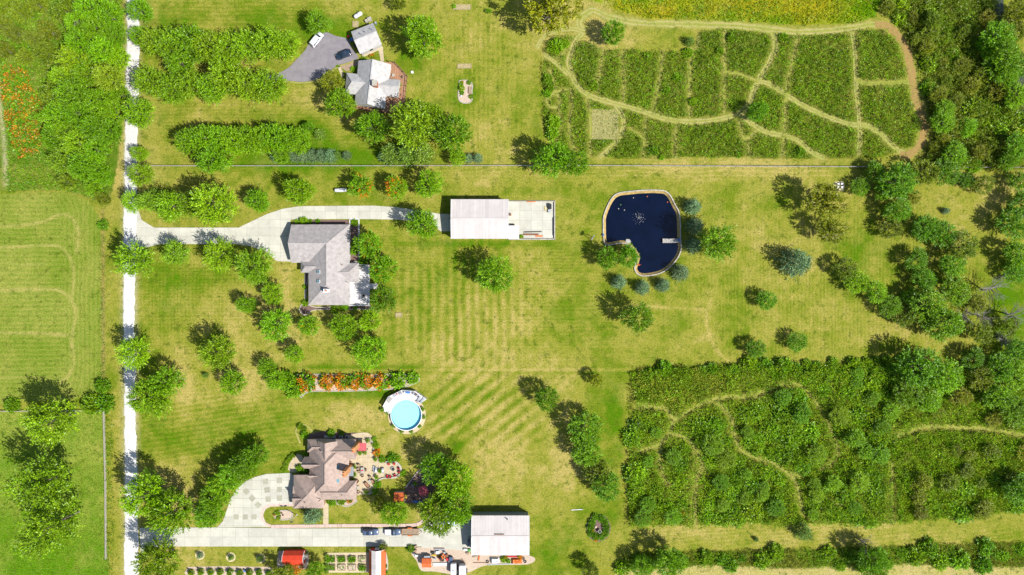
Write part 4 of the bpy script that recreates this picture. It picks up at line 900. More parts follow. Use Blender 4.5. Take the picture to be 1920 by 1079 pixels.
shrubs([(1150, 1050), (1330, 1038), (1600, 1032), (1930, 1020), (1930, 1060), (1600, 1060), (1160, 1066)], 26, 16, 34, 'the bottom hedge strip', 'bushes in the bottom hedge strip', ['n', 'k', 'b', 'y'], ('shrub',), hk=.8, rows=1)
shrubs(VEG_EAST, 56, 22, 38, 'the willow thicket', 'willow thicket right of the dirt track', ['y', 'o', 'y', 'l', 'n'], ('shrub', 'loose'), clear=6, hk=.7, cols=2, rows=3)
flush()
tree(1635, 1045, 56, 'broad', 'dark tree in the bottom hedge strip', tint='k'); tree(1640, 1072, 44, 'broad', 'tree at the bottom edge over the stubble field', tint='n'); tree(1625, 1022, 44, 'bare', 'leafless grey tree in the bottom hedge strip')
tree(1255, 1052, 60, 'broad', 'largest leafy tree in the bottom hedge strip', tint='n'); tree(1108, 1068, 36, 'loose', 'thin olive tree at the bottom edge left of the hedge strip', tint='k')
tree(1205, 1062, 40, 'broad', 'leafy tree at the left end of the bottom hedge strip', tint='n')

# ------------------------------------------------------------------ uncountable growth
def growth(name, poly, dens, h0, h1, pal, label, cat, nl=6, ll=.42, lw=.17, bump=0.0, bs=30, spread=.3, keep=.5, patch=26, up=.9):
    x0, x1 = max(min(p[0] for p in poly), -30), min(max(p[0] for p in poly), 1950); y0, y1 = max(min(p[1] for p in poly), -20), min(max(p[1] for p in poly), 1100)
    n = int((x1 - x0) * (y1 - y0) / 36 * dens); x = rng.uniform(x0, x1, n); y = rng.uniform(y0, y1, n)
    ok = inpoly(x + 5 * (vnoise(x, y, 9, 2) - .5), y + 5 * (vnoise(x, y, 9, 3) - .5), poly) & (trk_at(x, y) > keep - .6 + 2.6 * rng.random(n) ** 1.5); x = x[ok]; y = y[ok]; n = len(x)
    hh = h0 + (h1 - h0) * fbm(x, y, patch, 6) ** 1.0 * 1.4 * (.6 + .6 * rng.random(n))
    if bump: hh = hh + bump * np.clip((fbm(x, y, bs, 8, 3) - .42) * 4, 0, 1)
    X = (x - CX) / SC; Y = (CY - y) / SC; top = np.stack([X, Y, hh], 1)
    w = np.clip((fbm(x, y, patch, 12) - .5) * 3 + .5 + rng.normal(size=n) * .28, 0, .999); pal = np.array(pal); k = (w * len(pal)).astype(int); base = pal[k] * (1 + spread * rng.normal(size=(n, 1)).clip(-1.6, 1.6) * .6)
    pos = top[:, None] + rng.normal(size=(n, nl, 3)) * np.array([.2, .2, .0]) ; pos[..., 2] *= rng.uniform(.45, 1.0, (n, nl))
    ax = rng.normal(size=(n, nl, 3)); ax[..., 2] = np.abs(ax[..., 2]) * .5 + up * .5; nr = rng.normal(size=(n, nl, 3)) + np.array([0, 0, .9]); m = n * nl
    c = np.repeat(base, nl, 0) * (1 + .2 * rng.normal(size=(m, 1)).clip(-1.5, 1.5))
    me = leaves(pos.reshape(-1, 3), ax.reshape(-1, 3), nr.reshape(-1, 3), ll * (.6 + .8 * rng.random(m)), lw * (.6 + .8 * rng.random(m)), np.clip(c, .003, .8), name, M['leaf'])
    o = link(bpy.data.objects.new(name, me)); return tag(o, label, cat, kind='stuff')
WEED = [(.072, .112, .010), (.110, .178, .012), (.095, .150, .012), (.145, .175, .018), (.105, .085, .050), (.115, .185, .012)]
growth('prairie_weeds', [p for p in VEG_TOP], 5.2, .3, 1.6, WEED, 'tall green and brown weeds growing in the plots between mown paths', 'weeds', nl=6, bump=.5, bs=16)
growth('brush_undergrowth', VEG_LOW, 4.2, .4, 1.8, [(.09, .14, .012), (.125, .19, .014), (.105, .165, .012), (.16, .19, .022), (.15, .165, .04), (.115, .18, .012)], 'dense mixed brush growing in the lower right plots', 'brush', nl=6, bump=1.6, ll=.5, lw=.22)
growth('pale_reeds', [(1192, 700), (1240, 688), (1310, 690), (1392, 728), (1376, 740), (1312, 756), (1268, 782), (1252, 762), (1204, 752)], 6.5, 1.2, 2.3, [(.13, .16, .05), (.20, .20, .09), (.16, .18, .06), (.25, .22, .13)], 'pale reedy grass in the upper left of the brushy plot', 'reeds', ll=.6, lw=.12, up=1.6)
growth('rough_grass', [(1690, 835), (1760, 840), (1850, 830), (1930, 850), (1930, 900), (1890, 950), (1760, 968), (1684, 972), (1682, 880)], 4.0, .8, 1.8, [(.12, .17, .02), (.16, .18, .04), (.20, .19, .08), (.13, .175, .02)], 'pale rough grass at the right end of the brush', 'grass', ll=.6, lw=.13, up=1.4)
growth('hedge_strip_weeds', VEG_STRIP, 5.0, .4, 1.3, [(.085, .145, .01), (.10, .155, .012), (.12, .15, .014), (.11, .10, .05)], 'band of tall weeds above the stubble field', 'weeds')
growth('thicket', VEG_EAST, 4.6, .8, 2.2, [(.085, .105, .020), (.105, .120, .026), (.12, .125, .036), (.07, .11, .012), (.10, .115, .03)], 'olive willow thicket beside the red dirt track', 'thicket', bump=1.8, bs=22, ll=.55, lw=.2)
growth('meadow_growth', VEG_WEST, 4.2, .2, .9, [(.07, .14, .008), (.085, .155, .008), (.12, .15, .03), (.10, .165, .01)], 'rough green growth in the meadow at the upper left', 'weeds', ll=.4)
growth('red_weeds', [(2, 125), (45, 120), (60, 150), (86, 200), (88, 245), (74, 290), (40, 300), (20, 260), (6, 180)], 3.2, .5, 1.1, [(.085, .155, .008), (.24, .085, .03), (.28, .085, .02), (.30, .12, .04), (.10, .15, .02)], 'rust-red weeds scattered in the meadow at the upper left', 'weeds', ll=.45, lw=.3, patch=14)
growth('wood_floor', [(90, -20), (232, -20), (226, 250), (205, 300), (200, 380), (150, 345), (95, 300), (80, 200)], 3.0, .3, 1.0, [(.06, .105, .010), (.075, .13, .010), (.10, .12, .03)], 'undergrowth on the floor of the wood left of the road', 'undergrowth', ll=.5, lw=.25)
growth('ditch_weeds', [(188, 395), (198, 395), (199, 740), (190, 745)], 2.0, .15, .5, [(.07, .12, .01), (.13, .12, .05), (.16, .13, .07)], 'weeds and dead stalks in the ditch between hayfield and road', 'weeds', ll=.3)
growth('verge_weeds', [(196, 775), (212, 770), (216, 1085), (200, 1085)], 2.6, .15, .6, [(.07, .13, .01), (.085, .145, .01), (.11, .12, .04)], 'green weeds along the long rail fence beside the road', 'weeds', ll=.3)
growth('meadow_grass', [(-20, 775), (195, 775), (200, 1085), (-20, 1085)], 3.2, .06, .22, [(.08, .145, .010), (.10, .155, .012), (.14, .155, .035)], 'rough meadow grass in the lower left corner', 'grass', nl=3, ll=.35, lw=.10)
growth('garden_sprouts', [(1110, 208), (1157, 206), (1158, 260), (1110, 260)], 3.0, .08, .3, [(.09, .14, .02), (.16, .15, .06)], 'thin sprouts on the pale tilled square in the weedy plots', 'sprouts', ll=.22, keep=-9, nl=3)
growth('ripe_crop', [(1112, -20), (1150, 17), (1212, 36), (1350, 40), (1500, 47), (1600, 45), (1640, 32), (1652, -20)], 4.5, .25, .6, [(.09, .155, .008), (.155, .165, .014), (.20, .175, .018), (.17, .17, .014)], 'yellowing soybean field along the top edge', 'crop', nl=4, ll=.4, lw=.2, patch=34)
# ------------------------------------------------------------------ buildings
def V3(p): return Vector(p)
def add_windows(wall, a, b, z, n, mat='glass', w=1.1, h=1.1, name='window'):
    a, b = V3(a), V3(b); d = (b - a); L = d.length; d.normalize(); nr = Vector((d.y, -d.x, 0))
    for i in range(n):
        c = a + d * L * (i + .5) / n + Vector((0, 0, z))
        m = MB(); m.beam(c - d * (w / 2 + .08) + nr * .02, c + d * (w / 2 + .08) + nr * .02, .08, h + .16); f = m.obj(name, 'white', wall)
        m = MB(); m.beam(c - d * w / 2 + nr * .05, c + d * w / 2 + nr * .05, .06, h); m.obj('pane', mat, f)
def roof_block(root, cs, ze, zr, hip0, hip1, rmat, wmat='wall_white', over=.35, win=True, cap=True, z0=0.0):
    """one wing: walls under a gabled or hipped roof whose ridge runs from edge c3-c0 to edge c1-c2"""
    c = [V3(P(x, y, ze)) for x, y in cs]; th = .2
    m0 = (c[0] + c[3]) / 2; m1 = (c[1] + c[2]) / 2; d = (m1 - m0).normalized()
    r0 = m0 + d * hip0; r1 = m1 - d * hip1; r0.z = r1.z = zr
    lo = [p - Vector((0, 0, th)) for p in c]
    vs = c + [r0, r1] + lo; m = MB()
    area = (c[1] - c[0]).cross(c[2] - c[1]).z
    F = [((0, 1, 5, 4), 0), ((2, 3, 4, 5), 0), ((3, 0, 4), 0 if hip0 else 1), ((1, 2, 5), 0 if hip1 else 1), ((6, 7, 1, 0), 2), ((7, 8, 2, 1), 2), ((8, 9, 3, 2), 2), ((9, 6, 0, 3), 2), ((9, 8, 7, 6), 2)]
    b = len(m.v); m.v += [tuple(v) for v in vs]
    for f, k in F: m.f.append(list(f) if area > 0 else list(f)[::-1]); m.m.append(k)
    ro = m.obj('roof', [rmat, wmat, 'white'], root)
    if cap:
        m = MB(); up = Vector((0, 0, .05)); m.beam(r0 + up, r1 + up, .28, .08)
        for hp, r, e in ((hip0, r0, (0, 3)), (hip1, r1, (1, 2))):
            if hp:
                for k in e: m.beam(r + up * .8, c[k] + up * .8, .22, .06)
        m.obj('ridge_cap', rmat, ro)
    cen = (c[0] + c[1] + c[2] + c[3]) / 4; ins = []
    for p in c:
        q = p - cen; l = Vector((q.x, q.y, 0)); ins.append((p.x - over * (1 if q.dot(d) > 0 else -1) * d.x - over * (1 if q.dot(Vector((-d.y, d.x, 0))) > 0 else -1) * -d.y,
                                                          p.y - over * (1 if q.dot(d) > 0 else -1) * d.y - over * (1 if q.dot(Vector((-d.y, d.x, 0))) > 0 else -1) * d.x))
    m = MB(); m.prism(ins, z0, ze - th - .004); w = m.obj('wall', wmat, root)
    if win:
        pl = ins if area > 0 else ins[::-1]
        for i in range(4):
            a, b2 = pl[i], pl[(i + 1) % 4]; L = math.hypot(b2[0] - a[0], b2[1] - a[1])
            if L > 4: add_windows(w, (*a, 0), (*b2, 0), z0 + 1.5, max(1, int(L / 4.5)))
    return ro, c, r0, r1
def skylight(ro, px, py, z, slope, w=1.0, l=1.1, glass='skyglass'):
    """a framed pane lying on the slope; slope = rise per metre towards +x"""
    p = V3(P(px, py, z)); d = Vector((1, 0, slope)).normalized()
    m = MB(); m.beam(p - d * l / 2, p + d * l / 2, w, .16); f = m.obj('skylight', 'white', ro)
    m = MB(); q = p + Vector((0, 0, .07)); m.beam(q - d * (l / 2 - .12), q + d * (l / 2 - .12), w - .24, .12); m.obj('pane', glass, f)

# --- main house
b0 = P(612, 495)
h = thing('grey_roofed_house', 'house with taupe grey shingle roof, skylights and white deck, in the middle left', 'house', (b0[0], b0[1], 0))
roof_block(h, [(546, 421.5), (655, 421.5), (655, 493), (546, 493)], 3.0, 6.2, 0, 6, 'shingle_grey')
ro, *_ = roof_block(h, [(655.2, 421.3), (655.2, 572.4), (578.4, 572.4), (578.4, 421.3)], 3.006, 6.206, 6.3, 6.3, 'shingle_grey')
roof_block(h, [(612, 493.8), (672.6, 493.8), (672.6, 528.6), (612, 528.6)], 2.95, 4.55, 0, 2.9, 'shingle_grey')
roof_block(h, [(564, 489.6), (596, 489.6), (596, 511.6), (564, 511.6)], 2.9, 4.6, 1.8, 0, 'shingle_grey', win=False)
skylight(ro, 597.4, 510, 5.15, .5); skylight(ro, 597.2, 528, 5.15, .5)
c = P(611, 545.5, 7.2); m = MB(); m.box(c[0], c[1], 6.2, 1.5, 1.1, 2.2); ch = m.obj('chimney', 'white', h)
m = MB(); m.cyl(c[0] + .1, c[1], 7.3, 7.75, .32, .26, 10); m.obj('flue', 'terracotta', ch)
for x, y in ((641, 497), (651, 530), (628, 540)):
    p = P(x, y, 4.6); m = MB(); m.cyl(p[0], p[1], 4.0, 5.2 if x == 641 else 4.7, .09, n=8); m.obj('vent_pipe', 'rust', h)
a = P(545.9 + 3, 432, 0); bb = P(545.9 + 3, 484, 0)
gx = P(546, 457, 3)[0] + .30
for yy in (437, 461, 483):
    p = P(546, yy, 1.2); m = MB(); m.box(gx, p[1], 1.2, .1, 2.9 if yy != 483 else 1.0, 2.3 if yy != 483 else 2.1); m.obj('garage_door' if yy != 483 else 'door', 'white', h)
# deck of the main house
d0 = P(672, 547); dk = thing('white_deck', 'white wooden deck with round fire bowl behind the main house', 'deck', (d0[0], d0[1], 0))
for i in range(11):
    y0 = 529 + i * 4; m = MB(); m.prism(PX([(655, y0), (693, y0), (693, y0 + 3.8), (655, y0 + 3.8)], .55), .45, .55); m.obj('deck_board', 'deck_white', dk)
for i in range(8):
    y0 = 497.4 + i * 3.9; m = MB(); m.prism(PX([(673, y0), (693, y0), (693, y0 + 3.7), (673, y0 + 3.7)], .55), .45, .55); m.obj('deck_board', 'deck_white', dk)
m = MB(); m.prism(PX([(656, 498), (692.6, 498), (692.6, 572), (656, 572)], .4), 0.02, .44); m.obj('deck_frame', 'grey_wood', dk)
rail = [(673, 497), (693.4, 497), (693.4, 530), (693.4, 543), (693.4, 573.4), (655.5, 573.4)]
for a, b in zip(rail[:-1], rail[1:]):
    if (a[1], b[1]) == (530, 543): continue
    A0, B0 = V3(P(*a, .55)), V3(P(*b, .55)); m = MB(); m.beam(A0 + Vector((0, 0, .95)), B0 + Vector((0, 0, .95)), .12, .06); r_ = m.obj('railing', 'white', dk)
    n = max(2, int((B0 - A0).length / .5)); m = MB()
    for i in range(n + 1): q = A0.lerp(B0, i / n); m.beam(q, q + Vector((0.001, 0, .92)), .05, .05)
    m.obj('baluster_run', 'white', r_)
for i in range(4): m = MB(); p = P(695.5 + i * 3.6, 537); m.box(p[0], p[1], .24 - i * .055, .56, 1.6, .48 - i * .11); m.obj('step', 'deck_white', dk)
def bowl(px, py, z, r, label):
    p = P(px, py, z); t = thing('fire_bowl', label, 'fire pit', (p[0], p[1], z)); m = MB(); m.cyl(p[0], p[1], z, z + .35, r * .6, r, 14); m.obj('bowl', 'stone', t); m = MB(); m.cyl(p[0], p[1], z + .352, z + .36, r * .72, n=14); m.obj('ash_bed', 'black', t)
bowl(682, 555, .55, .62, 'round fire bowl on the white deck of the main house')
# beds
def bed(name, pts, z, mat, edge=None, smooth_=True):
    pl = smoothpoly(pts, 3) if smooth_ else pts
    m = MB(); m.prism(PX(pl), .003, z); o = struct(m.obj(name, mat))
    if edge:
        n = len(pl); m = MB()
        for i in range(n): m.beam(P(*pl[i], z), P(*pl[(i + 1) % n], z), .28, .22)
        m.obj('bed_edging', edge, o)
    return o
bed('mulch_bed', [(572, 514), (578, 513), (579, 572), (655, 573), (695, 574), (690, 580), (668, 580), (622, 580), (600, 581), (584, 583), (577, 590), (568, 590), (562, 582), (565, 572), (571, 566)], .10, 'mulch', 'stone')
bed('mulch_bed', [(656, 411), (673, 411), (673, 440), (673, 492), (656, 492)], .06, 'mulch', 'white', False)
bed('mulch_bed', [(550, 413), (654, 413), (654, 421), (550, 421)], .115, 'mulch', None, False)
for i, (x, y, d, t, l_) in enumerate([(556, 416, 9, 'p', 'silvery shrub at the corner of the garage'), (568, 415, 15, 'y', 'yellow-green clipped shrub beside the garage'), (581, 416, 9, 'b', 'small green shrub right of the yellow-green one by the garage'), (596, 415, 8, 'n', 'small round shrub above the main house roof'),
      (665, 418, 12, 'n', 'round green shrub in the walled bed behind the house'), (663, 470, 15, 'b', 'tall green shrub against the back of the house'), (664, 459, 12, 'n', 'green shrub against the back wall of the house, upper'), (680, 490, 18, 'k', 'dark round shrub between house and red-tipped trees'), (572, 538, 8, 'b', 'pointed shrub on the front wall of the house, upper'),
      (572, 568, 12, 'y', 'yellow-green shrub at the lower front corner of the house'), (630, 579, 19, 'y', 'yellow-green shrub below the house wall'), (646, 577, 14, 'b', 'bright shrub right of the yellow-green one below the house wall'), (666, 577, 8, 'n', 'little shrub at the end of the bed below the white deck')]):
    tree(x, y, d, 'shrub', l_, 'shrubs round the main house', t)

# --- upper house
b0 = P(700, 158); h = thing('pale_roofed_house', 'house with pale grey shingle roof and brown deck near the top', 'house', (b0[0], b0[1], 0))
ro, *_ = roof_block(h, [(672, 114.2), (665, 196.3), (721, 204.7), (733.3, 121.4)], 3.1, 6.3, 0, 0, 'shingle_light')
roof_block(h, [(650, 137), (692, 141), (687, 180), (646.5, 175)], 3.0, 5.2, 2.4, 0, 'shingle_light')
roof_block(h, [(706, 146), (750.4, 150.2), (746.9, 182.3), (703, 179)], 3.0, 4.9, 0, 0, 'shingle_light')
c = P(703, 157, 7.0); m = MB(); m.box(c[0], c[1], 6.3, 1.3, 1.5, 2.6); ch = m.obj('chimney', 'brick_red', h); m = MB(); m.box(c[0], c[1], 7.66, 1.5, 1.7, .12); m.obj('chimney_cap', 'stone', ch)
b0 = P(687, 73); h = thing('pale_roofed_garage', 'small tilted garage with pale grey roof beside the asphalt drive', 'garage', (b0[0], b0[1], 0))
roof_block(h, [(658.3, 59.7), (699.8, 43.1), (715.8, 83), (674.9, 101.5)], 3.0, 5.0, 0, 0, 'shingle_light')
a, b = V3(P(663, 66, 0)), V3(P(678, 101, 0))
for t in (.3, .72):
    q = a.lerp(b, t); m = MB(); d = (b - a).normalized(); m.beam(q - d * 1.3 + Vector((.1, -.1, 1.1)), q + d * 1.3 + Vector((.1, -.1, 1.1)), .14, 2.2); m.obj('garage_door', 'white', h)
for t in (.2, .45, .8):
    p = V3(P(670, 66, 4.9)).lerp(V3(P(704, 52, 4.9)), t); m = MB(); m.cyl(p.x, p.y, 4.3, 5.3, .14, n=8); m.obj('roof_vent', 'steel', h)
d0 = P(748, 165); dk = thing('wooden_deck', 'brown board deck wrapped round the pale-roofed house', 'deck', (d0[0], d0[1], 0))
dpoly = [(716, 116), (740, 118), (763.5, 143.4), (759, 191), (738, 212), (697, 211), (668, 203), (668, 196), (700, 196), (724, 180), (728, 118)]
x = 660
while x < 766:
    pl = clip([(712, 116), (740, 118), (763.5, 143.4), (759, 191), (738, 212), (697, 211), (668, 203), (668, 190), (712, 190)], x, 100, x + 3.7, 230)
    if pl: m = MB(); m.prism(PX(pl, .6), .5, .6); m.obj('deck_board', 'deck_wood', dk)
    x += 4
ed = [(729, 116.5), (740, 118), (763.5, 143.4), (759, 191), (738, 212), (697, 211), (668, 203)]
for a, b in zip(ed[:-1], ed[1:]):
    A0, B0 = V3(P(*a, .6)), V3(P(*b, .6)); m = MB(); m.beam(A0 + Vector((0, 0, .95)), B0 + Vector((0, 0, .95)), .16, .06); r_ = m.obj('railing', 'dark_wood', dk)
    n = max(1, int((B0 - A0).length / 1.5))
    for i in range(n): q = A0.lerp(B0, i / n); m = MB(); m.beam(q - Vector((0, 0, .58)), q + Vector((.001, 0, .92)), .12, .12); m.obj('post', 'dark_wood', dk)
slabs('stone_walk', [(679, 101), (712, 86), (718, 88), (720, 116), (714, 116), (710, 95), (680, 108)], 6, 6, 676, 84, mat='patio', h=.09)
bed('brick_courtyard', [(634, 124), (672, 110), (676, 118), (660, 132), (650, 134)], .06, 'wood', None, False)
slabs('stone_walk', [(632, 124), (638, 124), (646, 142), (641, 146)], 5, 5, 630, 122, mat='patio', h=.075)
for x, y, d, t, l_ in [(664, 130, 11, 'b', 'clipped round shrub in the entry bed of the pale-roofed house'), (681, 112, 10, 'b', 'low shrub between garage and pale-roofed house'), (633, 124, 5, 'y', 'tuft of yellow flowers at the end of the asphalt drive'), (752, 160, 8, 'b', 'shrub in the deck planter, upper'), (752, 168, 7, 'y', 'shrub in the deck planter, lower')]: tree(x, y, d, 'shrub', l_, tint=t)
tree(698, 106, 10, 'flower', 'reddish shrub between garage and pale-roofed house')

# --- pole barns with ribbed metal panels
def pole_barn(label, x0, y0, x1, y1, ze, zr, wmat, n):
    b0 = P((x0 + x1) / 2, (y0 + y1) / 2); t = thing('pole_barn', label, 'barn', (b0[0], b0[1], 0))
    c0, c1, c2, c3 = [V3(P(x, y, ze)) for x, y in ((x0, y0), (x1, y0), (x1, y1), (x0, y1))]
    ins = .3; m = MB(); m.prism([(c0.x + ins, c0.y - ins), (c1.x - ins, c1.y - ins), (c2.x - ins, c2.y + ins), (c3.x + ins, c3.y + ins)], 0, ze - .1)
    ym = (c0.y + c3.y) / 2
    for X in (c0.x + ins, c1.x - ins - .1): m.add([(X, c0.y - ins, ze - .1), (X, c3.y + ins, ze - .1), (X, ym, zr - .12), (X + .1, c0.y - ins, ze - .1), (X + .1, c3.y + ins, ze - .1), (X + .1, ym, zr - .12)], [(0, 1, 2), (5, 4, 3), (0, 2, 5, 3), (1, 4, 5, 2)])
    w = m.obj('wall', wmat, t); W = (c1.x - c0.x) / n; meshes = {}
    for side, ye in ((1, c0.y), (-1, c3.y)):
        proto = None
        for i in range(n):
            if proto is None:
                m = MB(); X = c0.x + i * W
                lo, hi = Vector((X + W / 2, ye, ze)), Vector((X + W / 2, ym, zr)); m.beam(lo, hi, W - .012, .05)
                up = Vector((0, 0, .045)); m.beam(Vector((X + .06, ye, ze)) + up, Vector((X + .06, ym, zr)) + up, .07, .06); m.beam(Vector((X + W * .5, ye, ze)) + up * .9, Vector((X + W * .5, ym, zr)) + up * .9, .04, .03)
                proto = m.obj('roof_panel', 'metal_white', t)
            else: o = proto.copy(); C.objects.link(o); o.location.x = proto.location.x + i * W
    m = MB(); m.beam((c0.x, ym, zr + .07), (c1.x, ym, zr + .07), .5, .06); m.obj('ridge_cap', 'metal_white', t)
    for X in (c0.x + .05, c1.x - .05):
        m = MB()
        for ye in (c0.y, c3.y): m.beam((X, ye, ze - .02), (X, ym, zr - .02), .12, .24)
        m.obj('gable_trim', 'white', t)
    return t, w, (c0, c1, c2, c3)
t, w, cc = pole_barn('white metal pole barn with pale ribbed roof beside a concrete yard', 845.5, 374, 953.5, 448, 4.4, 5.35, 'wall_grey', 20)
p = P(846, 418, 1.6); m = MB(); m.box(cc[0].x + .28, p[1], 1.75, .1, 4.4, 3.4); m.obj('overhead_door', 'white', t)
t2, w, cc = pole_barn('white metal pole barn at the end of the lower driveway', 884, 967, 992.5, 1041.5, 4.4, 5.3, 'wall_grey', 20)
p = P(884, 1000, 1.6); m = MB(); m.box(cc[0].x + .28, p[1], 1.75, .1, 4.4, 3.4); m.obj('overhead_door', 'white', t2)
p = P(951, 974, 5.0); m = MB(); m.cyl(p[0], p[1], 4.4, 5.5, .16, n=8); m.obj('vent_pipe', 'black', t2)
p = P(936, 1003.5, 5.9); m = MB(); m.box(p[0], p[1], 5.42, 3.0, .16, .22); m.obj('ridge_vent', 'rust', t2)
# concrete yard
slabs('concrete_yard', [(953, 378), (1039, 378), (1039, 449), (953, 449)], 21.5, 17.7, 953, 378, h=.09)
wl_ = thing('yard_kerb_wall', 'low pale concrete wall round the yard beside the pole barn', 'wall', P(1040, 414))
for a, b in (((953, 378), (1040, 378)), ((1040, 376.6), (1040, 450.4)), ((1040, 449), (953, 449))):
    A0, B0 = V3(P(*a, .3)), V3(P(*b, .3)); n = int((B0 - A0).length / 2.4)
    for i in range(n): m = MB(); m.beam(A0.lerp(B0, (i + .01) / n), A0.lerp(B0, (i + .99) / n), .35, .6); m.obj('block', 'stone', wl_)
b0 = P(962, 435); s_ = thing('lean_to', 'small white-roofed lean-to on the right end of the pole barn', 'shed', (b0[0], b0[1], 0))
m = MB(); m.prism(PX([(954.6, 425), (971, 425), (971, 447), (954.6, 447)], 2.2), .09, 2.2); m.obj('wall', 'wall_white', s_); m = MB(); q = [P(954, 423.5, 2.75), P(973, 423.5, 2.3), P(973, 448.2, 2.3), P(954, 448.2, 2.75)]
m.add(q + [(x, y, z - .12) for x, y, z in q], [(3, 2, 1, 0), (4, 5, 6, 7), (0, 1, 5, 4), (1, 2, 6, 5), (2, 3, 7, 6), (3, 0, 4, 7)]); m.obj('roof', 'white', s_)

# --- lower house
b0 = P(610, 885); h = thing('tan_roofed_house', 'large house with tan-brown many-gabled roof and stone patio', 'house', (b0[0], b0[1], 0))
BR = 'shingle_brown'
ro, *_ = roof_block(h, [(654, 826), (654, 936), (580, 936), (580, 826)], 3.2, 8.0, 6.2, 6.2, BR, 'wall_brick')
roof_block(h, [(606, 824.4), (667, 824.4), (667, 862), (606, 862)], 3.25, 6.1, 0, 0, BR, 'wall_brick')
roof_block(h, [(606, 902), (668, 902), (668, 937.2), (606, 937.2)], 3.22, 5.9, 0, 2.4, BR, 'wall_brick')
roof_block(h, [(550.6, 891), (607, 891), (607, 953.5), (550.6, 953.5)], 3.1, 6.7, 5.2, 4, BR, 'wall_brick')
roof_block(h, [(576.5, 824.4), (612, 824.4), (612, 848), (576.5, 848)], 3.2, 5.4, 2.0, 0, BR, 'wall_brick')
roof_block(h, [(632, 828), (632, 866), (596, 866), (596, 828)], 4.6, 7.2, 0, 0, BR, 'wall_brick', win=False)
roof_block(h, [(570, 857), (614, 857), (614, 879), (570, 879)], 3.3, 6.3, 0, 0, BR, 'wall_brick', win=False)
roof_block(h, [(582, 881), (610, 881), (610, 898), (582, 898)], 3.3, 5.6, 0, 0, BR, 'wall_brick', win=False)
roof_block(h, [(551, 925), (574, 925), (574, 940), (551, 940)], 3.4, 5.3, 0, 0, BR, 'wall_brick', win=False)
roof_block(h, [(549.5, 912), (560, 912), (560, 953.8), (549.5, 953.8)], 3.02, 3.8, 0, 0, BR, 'wall_brick', win=False, cap=False)
for y in (903, 922, 940):
    p = P(551, y, 1.2); m = MB(); m.box(P(550.6, y, 3.1)[0] + .30, p[1], 1.15, .12, 2.5, 2.2); m.obj('garage_door', 'white', h)
skylight(ro, 633.6, 876, 5.3, -.78, 1.3, 1.1, 'skyglass'); skylight(ro, 633.6, 901.7, 5.3, -.78, 1.3, 1.1, 'skyglass')
for (x, y, w, d) in ((661.5, 843, 1.0, 1.7), (644.5, 888, 1.1, 1.9)):
    p = P(x, y, 8.2); m = MB(); m.box(p[0] + .3, p[1], 4.6, w, d, 9.2, taper=.9); ch = m.obj('chimney', 'stucco_orange', h)
    for k in (-.4, .4): m = MB(); m.cyl(p[0] + .3, p[1] + k, 9.2, 9.7, .24, .2, 8); m.obj('chimney_pot', 'terracotta', ch)
for x, y in ((624, 912), (598, 940), (640, 930), (612, 925), (570, 944)):
    p = P(x, y, 6); z = 5.2; m = MB(); m.cyl(p[0], p[1], 4.2, 6.3 if x == 598 else 5.7, .1, n=8); m.obj('vent_pipe', 'black', h)
# awnings on the patio
def awning(label, x0, y0, x1, y1, z, mat, n):
    b0 = P((x0 + x1) / 2, (y0 + y1) / 2); t = thing('awning', label, 'awning', (b0[0], b0[1], 0))
    for i in range(n):
        a = x0 + (x1 - x0) * i / n; b = x0 + (x1 - x0) * (i + .94) / n; q = [P(a, y0, z + .25), P(b, y0, z + .25), P(b, y1, z), P(a, y1, z)]
        m = MB(); m.add(q + [(X, Y, Z - .06) for X, Y, Z in q], [(3, 2, 1, 0), (4, 5, 6, 7), (0, 1, 5, 4), (1, 2, 6, 5), (2, 3, 7, 6), (3, 0, 4, 7)]); m.obj('roof_panel', mat, t)
    for x, y in ((x0 + .6, y0 + .6), (x1 - .6, y0 + .6), (x1 - .6, y1 - .6), (x0 + .6, y1 - .6)):
        p = P(x, y, z); m = MB(); m.box(p[0], p[1], z / 2, .14, .14, z - .05); m.obj('post', 'dark_wood', t)
awning('dark grey slatted awning over the patio door', 652, 876, 663, 893, 2.8, 'wall_grey', 3)
awning('rose red canopy on the upper end of the patio', 671.5, 831, 687, 846, 2.6, 'red_roof', 3)

